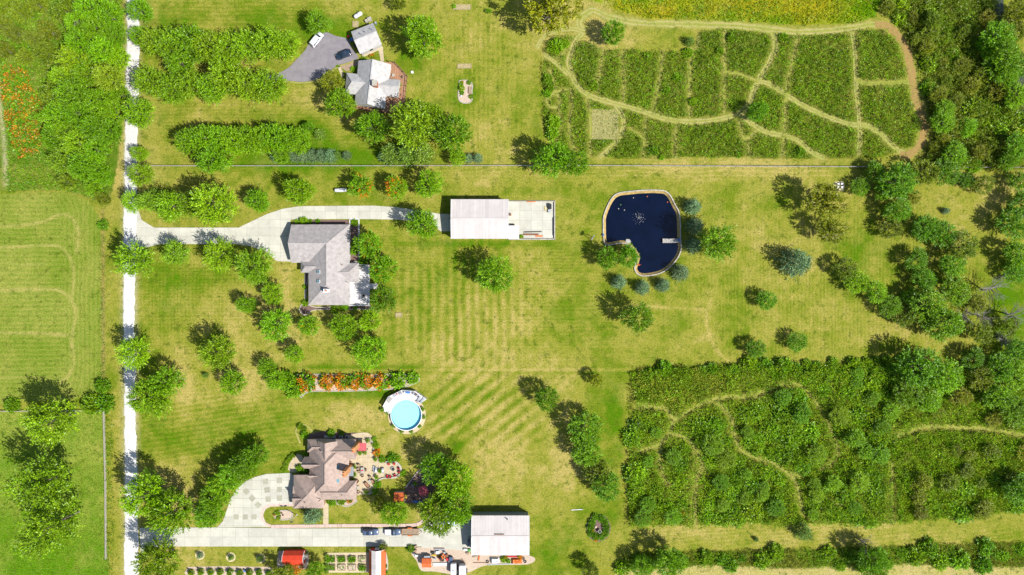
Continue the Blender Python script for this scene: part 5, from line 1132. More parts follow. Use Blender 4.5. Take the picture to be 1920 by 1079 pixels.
# --- gambrel barns
def gambrel(label, loc, L, Wd, hs, rz, mats, doors):
    t = thing('gambrel_barn', label, 'barn', (0, 0, 0)); w = Wd / 2
    prof = [(-w - .15, hs), (-w * .62, hs + w * .62), (0, hs + w * .86), (w * .62, hs + w * .62), (w + .15, hs)]
    for i in range(4):
        (y0, z0), (y1, z1) = prof[i], prof[i + 1]; n = max(3, int(L / 1.0))
        for k in range(n):
            xa, xb = -L / 2 - .2 + (L + .4) * k / n, -L / 2 - .2 + (L + .4) * (k + .985) / n
            m = MB(); q = [(xa, y0, z0), (xb, y0, z0), (xb, y1, z1), (xa, y1, z1)]; m.add(q + [(x, y, z - .07) for x, y, z in q], [(0, 1, 2, 3), (7, 6, 5, 4), (4, 5, 1, 0), (5, 6, 2, 1), (6, 7, 3, 2), (7, 4, 0, 3)])
            m.obj('roof_panel', mats[i], t)
    pr = [(-w, 0), (w, 0), (w, hs), (w * .6, hs + w * .58), (0, hs + w * .8), (-w * .6, hs + w * .58), (-w, hs)]
    m = MB(); n = len(pr); m.add([(-L / 2, y, z) for y, z in pr] + [(L / 2, y, z) for y, z in pr], [tuple(range(n - 1, -1, -1)), tuple(range(n, 2 * n))] + [(i, (i + 1) % n, n + (i + 1) % n, n + i) for i in range(n)]); m.obj('wall', 'metal_red', t)
    for s in (-1, 1):
        m = MB(); 
        for (y0, z0), (y1, z1) in zip(prof[:-1], prof[1:]): m.beam((s * (L / 2 + .22), y0, z0 - .05), (s * (L / 2 + .22), y1, z1 - .05), .1, .22)
        m.obj('gable_trim', 'white', t)
    m = MB(); m.box(doors * (L / 2 + .03), 0, 1.05, .08, 1.6, 2.1); dr = m.obj('door', 'white', t); m = MB(); m.box(doors * (L / 2 + .03), 0, hs + .9, .08, .7, .7); m.obj('loft_window', 'glass', t)
    t.location = loc; t.rotation_euler = (0, 0, rz); return t
p = P(550, 1048, 2.5); gambrel('small red barn with bright red gambrel roof below the driveway', (p[0], p[1], 0), 6.0, 4.0, 1.9, 0, ['metal_red'] * 4, 1)
p = P(706.5, 1058, 2.6); gambrel('red barn with one white roof face beside the raised garden beds', (p[0], p[1], 0), 8.3, 4.7, 2.0, math.pi / 2, ['metal_red', 'metal_white', 'metal_white', 'orange_roof'][::-1], 1)
def shed(label, px, py, L, Wd, h0, mat, rz, name='shed', open_=False):
    p = P(px, py, h0); t = thing(name, label, 'shed'); m = MB(); w = Wd / 2
    for s in (-1, 1):
        q = [(-L / 2 - .15, s * (w + .15), h0), (L / 2 + .15, s * (w + .15), h0), (L / 2 + .15, 0, h0 + w * .55), (-L / 2 - .15, 0, h0 + w * .55)]
        m = MB(); m.add(q + [(x, y, z - .08) for x, y, z in q], [(0, 1, 2, 3) if s < 0 else (3, 2, 1, 0), (7, 6, 5, 4) if s < 0 else (4, 5, 6, 7), (0, 1, 5, 4), (1, 2, 6, 5), (2, 3, 7, 6), (3, 0, 4, 7)]); m.obj('roof', mat, t)
    if open_:
        for x in (-1, 1):
            for y in (-1, 1): m = MB(); m.box(x * (L / 2 - .1), y * (w - .1), h0 / 2, .12, .12, h0); m.obj('post', 'wood', t)
        m = MB(); m.box(0, 0, 1.2, L - .1, Wd - .1, .12); m.obj('platform', 'wood', t)
    else:
        m = MB(); pr = [(-w, 0), (w, 0), (w, h0 - .08), (0, h0 + w * .5 - .08), (-w, h0 - .08)]; n = 5
        m.add([(-L / 2, y, z) for y, z in pr] + [(L / 2, y, z) for y, z in pr], [tuple(range(n - 1, -1, -1)), tuple(range(n, 2 * n))] + [(i, (i + 1) % n, n + (i + 1) % n, n + i) for i in range(n)]); m.obj('wall', 'wall_white', t)
        m = MB(); m.box(L / 2 + .03, 0, .95, .06, .8, 1.8); m.obj('door', 'wood', t)
    t.location = (p[0], p[1], 0); t.rotation_euler = (0, 0, rz); return t
shed('orange-roofed shed left of the clutter by the lower pole barn', 800, 1056, 2.6, 2.5, 2.0, 'orange_roof', 0)
shed('orange-roofed playhouse in the play yard', 748.5, 933, 2.7, 2.7, 1.9, 'orange_roof', 0, 'playhouse')
shed('red-roofed climbing tower in the shaded play yard', 794.5, 921, 2.5, 2.7, 2.4, 'red_roof', .35, 'play_tower', True)

# ------------------------------------------------------------------ fences and walls
def fence(name, label, pts, hgt=1.15, step=2.5, mat='grey_wood', rails=3):
    b0 = P(*pts[0]); t = thing(name, label, 'fence', (b0[0], b0[1], 0)); pm = None
    for a, b in zip(pts[:-1], pts[1:]):
        A0, B0 = V3(P(*a)), V3(P(*b)); n = max(1, int((B0 - A0).length / step)); rm = {}
        for i in range(n + 1):
            q = A0.lerp(B0, i / n)
            if pm is None: m = MB(); m.box(q.x, q.y, hgt / 2, .14, .14, hgt + .1); pm = m.obj('post', mat, t); q0 = q
            else: o = pm.copy(); C.objects.link(o); o.location = (pm.location.x + q.x - q0.x, pm.location.y + q.y - q0.y, 0)
            if i == n: break
            r = A0.lerp(B0, (i + 1) / n)
            for k in range(rails):
                z = hgt * (k + .8) / rails
                if k not in rm: m = MB(); m.beam(q + Vector((0, 0, z)), r + Vector((0, 0, z)), .08 if k < rails - 1 else .12, .14); rm[k] = (m.obj('rail', mat, t), q)
                else: o = rm[k][0].copy(); C.objects.link(o); o.location = (rm[k][0].location.x + q.x - rm[k][1].x, rm[k][0].location.y + q.y - rm[k][1].y, 0)
    return t
fence('rail_fence', 'long grey rail fence across the middle above the lawn', [(286, 312), (700, 312), (1110, 311.5), (1648, 314)], step=3.2, rails=2)
fence('rail_fence', 'grey rail fence running behind the trees to the right edge', [(1795, 315), (1925, 315)], step=3.2, rails=2)
fence('rail_fence', 'white rail fence down the left side of the road verge', [(197, 772), (200, 900), (201, 1046)], step=2.6, mat='stone')
fence('rail_fence', 'grey rail fence along the top of the lower left meadow', [(-12, 771), (90, 770), (195, 770)], step=2.6, rails=2)
# ------------------------------------------------------------------ pond
def offset_poly(poly, d):
    out = []; n = len(poly)
    for i in range(n):
        p0, p1, p2 = [np.array(poly[(i + k) % n]) for k in (-1, 0, 1)]
        t = (p2 - p0) / (np.linalg.norm(p2 - p0) + 1e-9); out.append(tuple(p1 + np.array([-t[1], t[0]]) * d))
    return out
sp = spline(POND + [POND[0]], 3)[:-1]
inn = offset_poly(sp, 5.0)
if parea(inn) > parea(sp): inn = offset_poly(sp, -5.0); sgn = -1
else: sgn = 1
mid = offset_poly(sp, sgn * 1.2)
m = MB(); n = len(sp); m.add([P(*p, 0)[:2] + (.16,) for p in mid] + [P(*p, 0)[:2] + (-.62,) for p in offset_poly(sp, sgn * 6.6)], [(i, (i + 1) % n, n + (i + 1) % n, n + i) for i in range(n)]); struct(m.obj('pond_bank', 'pond_sand' if 'pond_sand' in M else 'stubble'))
m = MB(); m.prism([P(*p) for p in offset_poly(sp, sgn * .8)], -1.4, -.42); struct(m.obj('pond_water', 'pond'))
wl_ = thing('pond_wall', 'low pale retaining wall round the dark blue pond', 'wall', P(1131, 428))
seg = np.r_[0, np.cumsum([math.dist(sp[i], sp[(i + 1) % n]) for i in range(n)])]; tot = seg[-1]; k = int(tot / 10); pts_ = sp + [sp[0]]
def at_len(s): i = min(int(np.searchsorted(seg, s)) - 1, n - 1); i = max(i, 0); f = (s - seg[i]) / (seg[i + 1] - seg[i]); a, b = pts_[i], pts_[i + 1]; return (a[0] + (b[0] - a[0]) * f, a[1] + (b[1] - a[1]) * f)
for i in range(k):
    m = MB(); q = [at_len(tot * (i + u) / k) for u in (.01, .35, .68, .99)]
    for a, b in zip(q[:-1], q[1:]): m.beam(V3(P(*a, .12)), V3(P(*b, .12)), .34, .5)
    m.obj('coping_block', 'stone', wl_)
b0 = P(1259, 452); dk = thing('fishing_dock', 'short grey plank dock on the right side of the pond', 'dock', (b0[0], b0[1], 0))
for i in range(9): m = MB(); x = 1242 + i * 3.8; m.prism(PX([(x, 448), (x + 3.6, 448), (x + 3.6, 456), (x, 456)]), .3, .38); m.obj('plank', 'grey_wood', dk)
for x, y in ((1243.5, 449), (1243.5, 455), (1262, 449), (1262, 455)): p = P(x, y); m = MB(); m.cyl(p[0], p[1], -1.5, .32, .1, n=8); m.obj('pile', 'wood', dk)
m = MB(); m.beam(P(1242, 448.4, .25), P(1276, 448.4, .25), .1, .16); m.beam(P(1242, 455.6, .25), P(1276, 455.6, .25), .1, .16); m.obj('joist', 'wood', dk)
p = P(1272, 450); m = MB(); m.box(p[0], p[1], .52, .5, .9, .28); tag(m.obj('storage_box', 'blue'), 'blue plastic box on the shore end of the dock', 'box')
f0 = P(1197.5, 409); ft = thing('pond_fountain', 'small white splashing fountain in the middle of the pond', 'fountain', (f0[0], f0[1], -.42))
m = MB(); m.cyl(f0[0], f0[1], -.5, -.25, .45, .3, 12); m.obj('float', 'black', ft)
m = MB()
for i in range(36):
    a = rng.random() * 6.28; r = abs(rng.normal()) * .75 + .1; m.ball((f0[0] + r * math.cos(a), f0[1] + r * math.sin(a), -.35 + max(0, .9 - r * .6) * rng.random()), .035 + .05 * rng.random(), 6, 4)
m.obj('spray', 'white', ft)
m = MB()
for i in range(24):
    a = rng.random() * 6.28; r = 1.0 + 1.1 * rng.random(); m.cyl(f0[0] + r * math.cos(a), f0[1] + r * math.sin(a), -.425, -.412, .03 + .04 * rng.random(), n=6)
m.obj('foam', 'white', ft)
for i, (x, y, mt, l_) in enumerate([(1160, 391.5, 'stone', 'pale float left of the fountain'), (1171, 394, 'stone', 'pale float nearest the fountain'), (1188, 371, 'stone', 'pale float near the top of the pond'), (1214, 368.5, 'orange', 'orange float near the top of the pond'), (1252, 379, 'orange_roof', 'rusty float at the upper right of the pond'), (1164, 384, 'green', 'green float at the upper left of the pond')]):
    p = P(x, y); m = MB(); m.ball((p[0], p[1], -.36), .2, 8, 6, sz=.7); m.cyl(p[0], p[1], -.3, -.1, .03, n=6); tag(m.obj('pond_float', mt), l_ , 'float')
p = P(1131, 441); m = MB(); m.box(p[0], p[1], .5, .5, .45, .35); m.cyl(p[0], p[1], .67, .8, .12, n=8); tag(m.obj('pump_box', 'blue'), 'small blue pump box on the left rim of the pond', 'box')
p = P(1196.5, 497); t = thing('pond_ornament', 'rusty red heron ornament on the lower left rim of the pond', 'ornament', (p[0], p[1], .3)); m = MB(); m.ball((p[0], p[1], .9), .35, 8, 6, sz=.7); m.tube([(p[0] + .2, p[1], 1.0), (p[0] + .45, p[1], 1.4), (p[0] + .7, p[1] + .1, 1.45)], [.1, .06, .02]); m.obj('body', 'orange_roof', t); m = MB(); m.cyl(p[0], p[1], .3, .75, .03, n=6); m.obj('leg', 'rust', t)
for x, y in ((1173, 452), (1181, 453)):
    p = P(x, y)
bed('stone_apron', [(1174, 449), (1180, 449), (1183, 454), (1178, 457), (1173, 455)], -.3, 'grey_wood')
# windmill beside the pond
p = P(1107, 446); t = thing('garden_windmill', 'thin garden windmill with steel wheel left of the pond', 'windmill', (p[0], p[1], 0)); top = (p[0], p[1], 4.0); m = MB()
for a in range(4): an = a * 1.571 + .4; m.tube([(p[0] + .8 * math.cos(an), p[1] + .8 * math.sin(an), 0), top], .05, 5)
for z in (1.2, 2.3): 
    r = .8 * (1 - z / 4); q = [(p[0] + r * math.cos(a * 1.571 + .4), p[1] + r * math.sin(a * 1.571 + .4), z) for a in range(5)]; m.tube(q, .03, 4)
m.obj('tower', 'rust', t); m = MB(); hub = Vector((p[0] + .35, p[1] - .2, 4.1))
for a in range(12):
    an = a * math.pi / 6; u = Vector((.5, .87, 0)) * math.cos(an) + Vector((0, 0, 1)) * math.sin(an); m.beam(hub + u * .2, hub + u * .85, .22, .03)
m.obj('wheel', 'steel', t); m = MB(); m.beam((p[0], p[1], 4.1), (p[0] - 1.2, p[1] + .75, 4.1), .05, .05); m.beam((p[0] - 1.0, p[1] + .62, 4.15), (p[0] - 1.5, p[1] + .93, 4.15), .04, .6); m.obj('tail', 'rust', t)
# river glimpses
for pts in ([(1846, -30), (1872, -30), (1878, 20), (1872, 52), (1856, 50), (1860, 20)], [(1878, 152), (1900, 145), (1925, 140), (1925, 158), (1895, 168), (1880, 166)], [(1898, 205), (1925, 196), (1930, 262), (1914, 260), (1902, 240)]):
    m = MB(); m.prism(PX(smoothpoly(pts, 4)), -.3, .9); struct(m.obj('river', 'river'))

# ------------------------------------------------------------------ pool
PZ = 1.2; pc = P(761.7, 778.6, PZ); PR = 28.6 / SC * (1 - PZ / H)
t = thing('swimming_pool', 'round above-ground swimming pool with bright turquoise water', 'pool', (pc[0], pc[1], 0)); N = 48
def ringmesh(m, r0, r1, z0, z1, mi=0, n=N): 
    vs = [(pc[0] + r * math.cos(2 * math.pi * i / n), pc[1] + r * math.sin(2 * math.pi * i / n), z) for r, z in ((r0, z0), (r1, z1)) for i in range(n)]; m.add(vs, [(i, (i + 1) % n, n + (i + 1) % n, n + i) for i in range(n)], mi)
m = MB(); ringmesh(m, PR, PR, 0, PZ + .02); m.obj('outer_wall', 'white', t)
m = MB(); ringmesh(m, PR - .03, PR - .03, PZ, .04); m.obj('liner_wall', 'pool_wall', t)
m = MB(); m.cyl(pc[0], pc[1], .09, .13, PR - .04, n=N); m.obj('liner_floor', 'pool_liner', t)
m = MB(); ringmesh(m, PR - .05, PR + .18, PZ + .03, PZ + .03); ringmesh(m, PR + .18, PR + .18, PZ + .03, PZ - .05); m.obj('top_rail', 'white', t)
m = MB(); m.cyl(pc[0], pc[1], PZ - .16, PZ - .155, PR - .045, n=N, cap=True); m.f = m.f[-1:]; m.m = m.m[-1:]; m.obj('water', 'pool_water', t)
for x, y in ((758, 770.5), (773.5, 789), (738.5, 791.5)): p = P(x, y); m = MB(); m.cyl(p[0], p[1], .13, .17, .12, n=8); m.obj('drain', 'steel', t)
p = P(758.5, 752, 1.1); m = MB(); m.beam((p[0] - .2, p[1], 1.0), (p[0] - .2, p[1] - .4, .5), .05, .05); m.beam((p[0] + .2, p[1], 1.0), (p[0] + .2, p[1] - .4, .5), .05, .05); m.box(p[0], p[1] - .1, .9, .45, .2, .05); m.obj('ladder', 'steel', t)
# stone ring
rc = P(763, 779); rp = [(763 + 35.5 * math.cos(a), 779 + 35.5 * math.sin(a)) for a in np.linspace(0, 2 * math.pi, 40, endpoint=False)]
m = MB(); m.prism(PX(rp), .003, .07); struct(m.obj('pool_surround', 'patio'))
dp = [(718.5, 762), (729, 743.6), (754, 731.4), (779, 733.5), (800.2, 748.5), (788, 757.6), (780, 752)] + [(761.7 + 29.6 * math.cos(math.radians(a)), 778.6 + 29.6 * math.sin(math.radians(a))) for a in range(-60, -171, -10)] + [(729.5, 777), (720.5, 772)]
b0 = P(735, 748); dk = thing('pool_deck', 'raised white deck wrapped round the upper side of the pool', 'deck', (b0[0], b0[1], 0))
DZ = 1.22
for i in range(22):
    x = 716 + i * 4; pl = clip(dp, x, 720, x + 3.85, 800)
    if pl and parea(pl) > 1: m = MB(); m.prism(PX(pl, DZ), DZ - .1, DZ); m.obj('deck_board', 'deck_white', dk)
edg = [(718.5, 762), (729, 743.6), (754, 731.4), (779, 733.5), (800.2, 748.5)]
for a, b in zip(edg[:-1], edg[1:]):
    A0, B0 = V3(P(*a, DZ)), V3(P(*b, DZ)); m = MB(); q = [A0 - Vector((0, 0, .1)), B0 - Vector((0, 0, .1))]; m.beam(A0 - Vector((0, 0, .66)), B0 - Vector((0, 0, .66)), .06, 1.1); m.obj('skirt', 'white', dk)
    m = MB(); m.beam(A0 + Vector((0, 0, .95)), B0 + Vector((0, 0, .95)), .1, .07); m.beam(A0 + Vector((0, 0, .5)), B0 + Vector((0, 0, .5)), .04, .8); m.obj('railing', 'white', dk)
    for i in range(4): q = A0.lerp(B0, i / 4); m = MB(); m.beam(q - Vector((0, 0, 1.2)), q + Vector((.001, 0, 1.0)), .1, .1); m.obj('post', 'white', dk)
m = MB(); A0 = V3(P(787.7, 757.5, DZ)); B0 = V3(P(800.2, 748.5, DZ)); m.beam(A0 - Vector((0, 0, .66)), B0 - Vector((0, 0, .66)), .06, 1.1); m.obj('skirt', 'white', dk)

# ------------------------------------------------------------------ furniture prototypes (built once at the origin, then copied)
def build(name, label, cat, parts):
    t = thing(name, label, cat)
    for nm, mat, fn in parts: m = MB(); fn(m); m.obj(nm, mat, t)
    return t
USED = set()
def put(proto, px, py, z=0.0, rz=0.0, label=None, group=None):
    p = P(px, py, z)
    if proto.name in USED: return dup(proto, (p[0], p[1], z), rz, label, group)
    USED.add(proto.name); proto.location = (p[0], p[1], z); proto.rotation_euler = (0, 0, rz)
    if label: proto['label'] = label
    if group: proto['group'] = group
    return proto
def legs(w, d, h, r=.03): return [('leg', 'dark_wood', (lambda m, x=x, y=y: m.box(x * w / 2, y * d / 2, h / 2, r * 2, r * 2, h))) for x in (-1, 1) for y in (-1, 1)]
def chair_parts(seat, frame):
    return [('seat', seat, lambda m: m.box(0, 0, .42, .62, .6, .14)), ('backrest', seat, lambda m: (m.box(-.32, 0, .72, .14, .6, .62))), ('armrest', frame, lambda m: m.box(0, .34, .62, .62, .08, .06)), ('armrest', frame, lambda m: m.box(0, -.34, .62, .62, .08, .06))] + [('leg', frame, (lambda m, x=x, y=y: m.box(x * .28, y * .32, .3, .06, .06, .6))) for x in (-1, 1) for y in (-1, 1)]
ch_dark = build('patio_chair', 'dark patio chair', 'chair', chair_parts('wood', 'dark_wood'))
ch_red = build('cushioned_chair', 'red cushioned chair', 'chair', chair_parts('red', 'black'))
ch_blue = build('deck_chair', 'deck chair', 'chair', chair_parts('steel', 'black'))
tbl = build('patio_table', 'patio table', 'table', [('tabletop', 'grey_wood', lambda m: m.box(0, 0, .73, 1.7, 1.1, .05))] + legs(1.5, .9, .7))
tbl_s = build('side_table', 'side table', 'table', [('tabletop', 'stone', lambda m: m.box(0, 0, .46, .9, .9, .06))] + legs(.7, .7, .43))
sofa = build('patio_sofa', 'patio sofa', 'sofa', [('base', 'dark_wood', lambda m: m.box(0, 0, .2, .85, 1.9, .3)), ('backrest', 'dark_wood', lambda m: m.box(-.38, 0, .55, .14, 1.9, .5))] + [('cushion', 'deck_wood', (lambda m, y=y: m.box(.05, y, .42, .66, .58, .14))) for y in (-.6, 0, .6)] + [('armrest', 'dark_wood', (lambda m, y=y: m.box(0, y, .5, .85, .14, .3))) for y in (-.95, .95)])
lounge = build('sun_lounger', 'sun lounger', 'lounger', [('base', 'steel', lambda m: m.box(.2, 0, .3, 1.4, .65, .08)), ('backrest', 'steel', lambda m: m.beam((-.5, 0, .33), (-1.05, 0, .75), .65, .07))] + [('leg', 'steel', (lambda m, x=x, y=y: m.box(x, y * .28, .14, .05, .05, .28))) for x in (-.4, .8) for y in (-1, 1)])
grill = build('gas_grill', 'gas grill', 'grill', [('cabinet', 'steel', lambda m: m.box(0, 0, .42, .6, 1.3, .84)), ('hood', 'white', lambda m: (m.box(0, 0, 1.0, .62, .8, .32, taper=.8))), ('side_shelf', 'steel', lambda m: m.box(0, .8, .84, .5, .3, .05)), ('handle', 'black', lambda m: m.box(.33, 0, .98, .05, .6, .05))])
planter = build('planter', 'planter', 'planter', [('pot', 'terracotta', lambda m: m.cyl(0, 0, 0, .5, .26, .36, 12))])
pm_ = crown_shrub('foliage', R=.42, h=.6, ns=50, L=.35, ll=.24, lw=.13)
o = bpy.data.objects.new('foliage', pm_); link(o, planter); o.location = (0, 0, .42)
barrel = build('barrel', 'barrel', 'barrel', [('drum', 'blue', lambda m: m.cyl(0, 0, 0, .9, .29, n=14)), ('rim', 'steel', lambda m: (m.cyl(0, 0, .88, .93, .31, n=14), m.cyl(0, 0, .42, .47, .305, n=14)))])
tyre = build('old_tyre', 'old tyre', 'tyre', [('rubber', 'black', lambda m: m.tube([(.36 * math.cos(a), .36 * math.sin(a), .14) for a in np.linspace(0, 2 * math.pi, 17)], .13, 7))])
def lumber(label, px, py, L, n, mat, rz=0, w=.18, layers=2, name='lumber_stack', z=0.0):
    p = P(px, py); t = thing(name, label, 'boards')
    for k in range(layers):
        for i in range(n): m = MB(); m.box(rng.normal() * .08, (i - (n - 1) / 2) * (w + .03) + rng.normal() * .01, .12 + k * .1, L * (1 - .08 * rng.random()), w, .09, rng.normal() * .01); m.obj('board', mat, t)
    for x in (-.35, .35): m = MB(); m.box(x * L, 0, .035, .1, n * (w + .03), .07); m.obj('bearer', 'wood', t)
    t.location = (p[0], p[1], z); t.rotation_euler = (0, 0, rz); return t
def crate(label, px, py, sx_, sy_, sz_, mat, rz=0, name='crate', z=0.0, lid=True):
    p = P(px, py, z); t = thing(name, label, 'crate'); m = MB(); m.box(0, 0, sz_ / 2, sx_, sy_, sz_); m.obj('body', mat, t)
    for y in (-1, 1): m = MB(); m.box(0, y * (sy_ / 2 + .02), sz_ * .5, sx_ + .05, .04, .12); m.obj('batten', 'wood', t)
    if lid: m = MB(); m.box(0, 0, sz_ + .03, sx_ + .06, sy_ + .06, .06); m.obj('lid', mat, t)
    t.location = (p[0], p[1], z); t.rotation_euler = (0, 0, rz); return t

# pool deck furniture and pots
for x, y, rz, l_ in [(740.5, 741.5, -.9, 'chair beside the brown table on the pool deck'), (751, 737.5, -1.4, 'chair at the top left of the pool deck'), (776, 738, -1.9, 'chair at the top right of the pool deck'), (782.5, 742, -2.2, 'chair next to the corner lounger on the pool deck')]: put(ch_blue, x, y, DZ, rz, l_, 'chairs on the pool deck')
put(lounge, 764, 736, DZ, 0, 'sun lounger along the top rail of the pool deck'); put(lounge, 785.5, 748.5, DZ, 1.1, 'dark sun lounger at the right end of the pool deck'); put(lounge, 792.5, 750.5, DZ, .9, 'sun lounger in the right corner of the pool deck')
t = dup(tbl, (0, 0, 0), 0, 'brown table on the left of the pool deck'); p = P(730.5, 749.5, DZ); t.location = (p[0], p[1], DZ); t.rotation_euler = (0, 0, .9)
m = MB(); p = P(765, 735.6, DZ); m.box(p[0], p[1], DZ + .42, 1.5, .6, .06); tag(m.obj('beach_towel', 'blue'), 'blue towel spread on the top lounger by the pool', 'towel')
for i, (x, y) in enumerate([(744.5, 739, ), (781, 739.7)]): m = MB(); p = P(x, y, DZ); m.ball((p[0], p[1], DZ + .25), .25, 10, 6); tag(m.obj('beach_ball', 'red'), ['red ball on the left side of the pool deck', 'red ball on the right side of the pool deck'][i], 'ball')
POTL = ['left of the deck steps', 'at the left foot of the pool deck', 'below the pool at the left', 'below the pool in the middle', 'below the pool at the right', 'right of the pool, lowest', 'right of the pool, middle', 'under the right end of the pool deck']
for i, (x, y) in enumerate([(717.5, 767.5), (727, 773), (738.5, 798.5), (754, 809), (772.5, 808.5), (787.5, 798), (794.5, 781), (792.5, 766.5)]): put(planter, x, y, .07, i, 'potted plant ' + POTL[i], 'pots round the pool')

# ------------------------------------------------------------------ patio of the lower house
pat = [(650, 818), (672, 812), (690, 812), (698, 820), (703, 834), (704, 852), (714, 864), (724, 868), (736, 864.5), (747, 868), (753, 878), (752, 888), (745, 895), (734, 897.5), (724, 896), (713, 899), (706, 907), (703, 918), (695, 926), (680, 927), (666, 931), (655, 936), (646, 930), (646, 826)]
slabs('stone_patio', smoothpoly(pat, 3), 10, 10, 640, 808, mat='patio', h=.12, gap=.2)
def seat_wall(label, pts, w=.4, hh=.5, mat='stone', step=9):
    q = spline(pts, 1.5); t = thing('seat_wall', label, 'wall', P(*q[0])); k = max(1, int(len(q) * 1.5 / step)); c = len(q) / k
    for i in range(k):
        s_ = q[int(i * c):int((i + 1) * c) + 1]; m = MB()
        for a, b in zip(s_[:-1], s_[1:]): m.beam(P(*a, hh / 2), P(*b, hh / 2), w, hh)
        m.obj('wall_block', mat, t)
seat_wall('low curved stone wall at the upper right of the patio', [(692, 821), (699, 830), (701, 841), (700.5, 852)])
seat_wall('low curved stone wall at the lower right of the patio', [(730, 896.5), (718, 897), (709, 902), (704.5, 911), (702, 919), (695, 925), (687, 926)])
seat_wall('horseshoe stone wall round the fire pit', [(723, 867), (736, 865), (746, 869), (751.5, 878), (751, 887), (745, 893.5), (735, 896), (724, 895)], .55)
for i, (x, y, rz) in enumerate([(729.5, 870, -1.2), (739.5, 869.5, -1.7), (747.5, 878, 2.9), (748, 885, 3.3), (740.5, 890.5, 1.8), (732.5, 893, 1.4), (727, 892, 1.2)]):
    put(ch_red, x, y, .12, rz, ORD[i] + ' red cushioned chair clockwise round the fire pit', 'red chairs round the fire pit')
bowl(737, 879.5, .12, .75, 'round stone fire pit inside the horseshoe wall')
for x, y, rz, l_ in [(674, 872, -.6, 'chair above the dining table on the patio'), (672, 879, 0, 'chair left of the dining table on the patio'), (674.5, 884, 0, 'second chair left of the dining table on the patio'), (686, 881, 3.14, 'chair right of the dining table on the patio'), (680, 891.5, 1.6, 'chair below the dining table on the patio')]: put(ch_dark, x, y, .12, rz, l_, 'dining chairs on the patio')
put(tbl, 680.5, 881, .12, 1.57, 'grey dining table in the middle of the patio'); m = MB(); p = P(679, 882.5, .9); m.box(p[0], p[1], .90, .7, .35, .03, .4); tag(m.obj('table_runner', 'red'), 'red cloth on the grey dining table', 'cloth')
put(sofa, 688.5, 909, .12, .65, 'brown sofa at the lower left of the sitting corner'); put(sofa, 700.5, 904.5, .12, 3.6, 'brown sofa backed against the curved wall'); put(ch_dark, 694.5, 894.5, .12, -1.1, 'brown armchair above the low square table on the patio'); put(tbl_s, 694, 902, .12, .65, 'low square table between the brown sofas')
put(grill, 706, 881, .12, 0, 'white-hooded gas grill on the patio'); put(grill, 718.5, 881, .12, 3.14, 'steel grill left of the fire pit'); put(lounge, 701.5, 879, .12, 1.57, 'narrow grey bench left of the white grill')
put(tbl_s, 671.5, 914, .12, 0, 'white square table by the lower house wall'); put(sofa, 656.5, 871, .12, 0, 'dark sofa under the patio door awning'); put(sofa, 668, 904.5, .12, 2.4, 'tan sofa beside the lower house wall'); put(ch_dark, 673, 922, .12, 1.2, 'chair at the lower end of the patio')
for i, (x, y, l_) in enumerate([(664.5, 874, 'beside the dark sofa'), (665, 889, 'under the dark awning'), (675, 849, 'left front of the rose canopy'), (684.5, 848.5, 'right front of the rose canopy'), (691, 826, 'at the top of the patio'), (705.5, 861, 'on the upper patio edge'), (707.5, 894, 'beside the curved wall'), (688, 921.5, 'in the bottom corner of the patio'), (713.5, 882, 'between the two grills'), (662, 899, 'by the lower house wall')]): put(planter, x, y, .12, i * .7, 'potted plant ' + l_, 'pots on the patio')
for x, y, d, k, t, l_ in [(701, 824, 9, 'shrub', 'b', 'green shrub at the upper corner of the patio'), (704, 835, 13, 'shrub', 'b', 'green shrub outside the upper curved wall'), (706, 849, 14, 'flower', 'o', 'rust and green shrub on the upper patio edge'), (716, 861, 12, 'shrub', 'b', 'bright shrub above the patio neck'), (735, 859, 17, 'shrub', 'k', 'dark shrub above the fire pit, left'), (744, 860, 13, 'shrub', 'y', 'yellowish shrub above the fire pit, right'),
    (755, 887, 12, 'shrub', 'b', 'green shrub at the lower right of the fire pit'), (708, 909, 14, 'shrub', 'b', 'green shrub outside the lower curved wall'), (703, 921, 12, 'shrub', 'b', 'green shrub at the bottom of the lower curved wall'), (622, 942, 15, 'shrub', 'b', 'green shrub below the house beside the stone walk'), (640, 940, 14, 'shrub', 'y', 'yellow-green shrub in the bed below the house'), (655, 938, 12, 'flower', 'n', 'orange flowered shrub in the bed below the house'),
    (620, 813, 14, 'shrub', 'b', 'green shrub above the house wall, left'), (640, 813, 9, 'shrub', 'n', 'green shrub above the house wall, right'), (570, 815, 14, 'shrub', 'b', 'bright shrub at the upper left corner of the house'), (562, 800, 12, 'shrub', 'o', 'brown-green grass clump in the looped path'), (569, 804, 10, 'shrub', 'o', 'second brown clump in the looped path'), (562, 878, 15, 'shrub', 'b', 'round green shrub at the front door'), (575, 884, 13, 'shrub', 'k', 'dark shrub beside the front door'), (576, 852, 12, 'shrub', 'k', 'dark shrub in the front corner of the house')]: tree(x, y, d, k, l_, tint=t)
for i, (x, y) in enumerate([(532, 882), (535.5, 872), (539.5, 863.5), (543, 858.5), (550, 853.5)]): tree(x, y, 9.5, 'shrub', ORD[i] + ' clipped ball shrub up the front walk from the drive', 'clipped shrubs on the front walk', 'o')
bed('planting_bed', [(576, 815), (606, 809), (624, 808), (640, 813), (668, 812), (668, 824), (576, 825)], .05, 'mulch'); bed('planting_bed', [(620, 938), (668, 937), (664, 944), (650, 950), (636, 946), (620, 942)], .05, 'pinkgravel', 'stone')
ribbon('stone_path', [(588, 814), (580, 803), (570, 797), (560, 798), (555, 808), (559, 822), (563, 832)], 4, .06, 'tan', jit=.2, cols=4)
slabs('front_walk', [(545, 886), (540, 880), (543, 868), (550, 858), (558, 851), (568, 855), (568, 870), (560, 886)], 7, 7, 538, 848, mat='patio', h=.112)
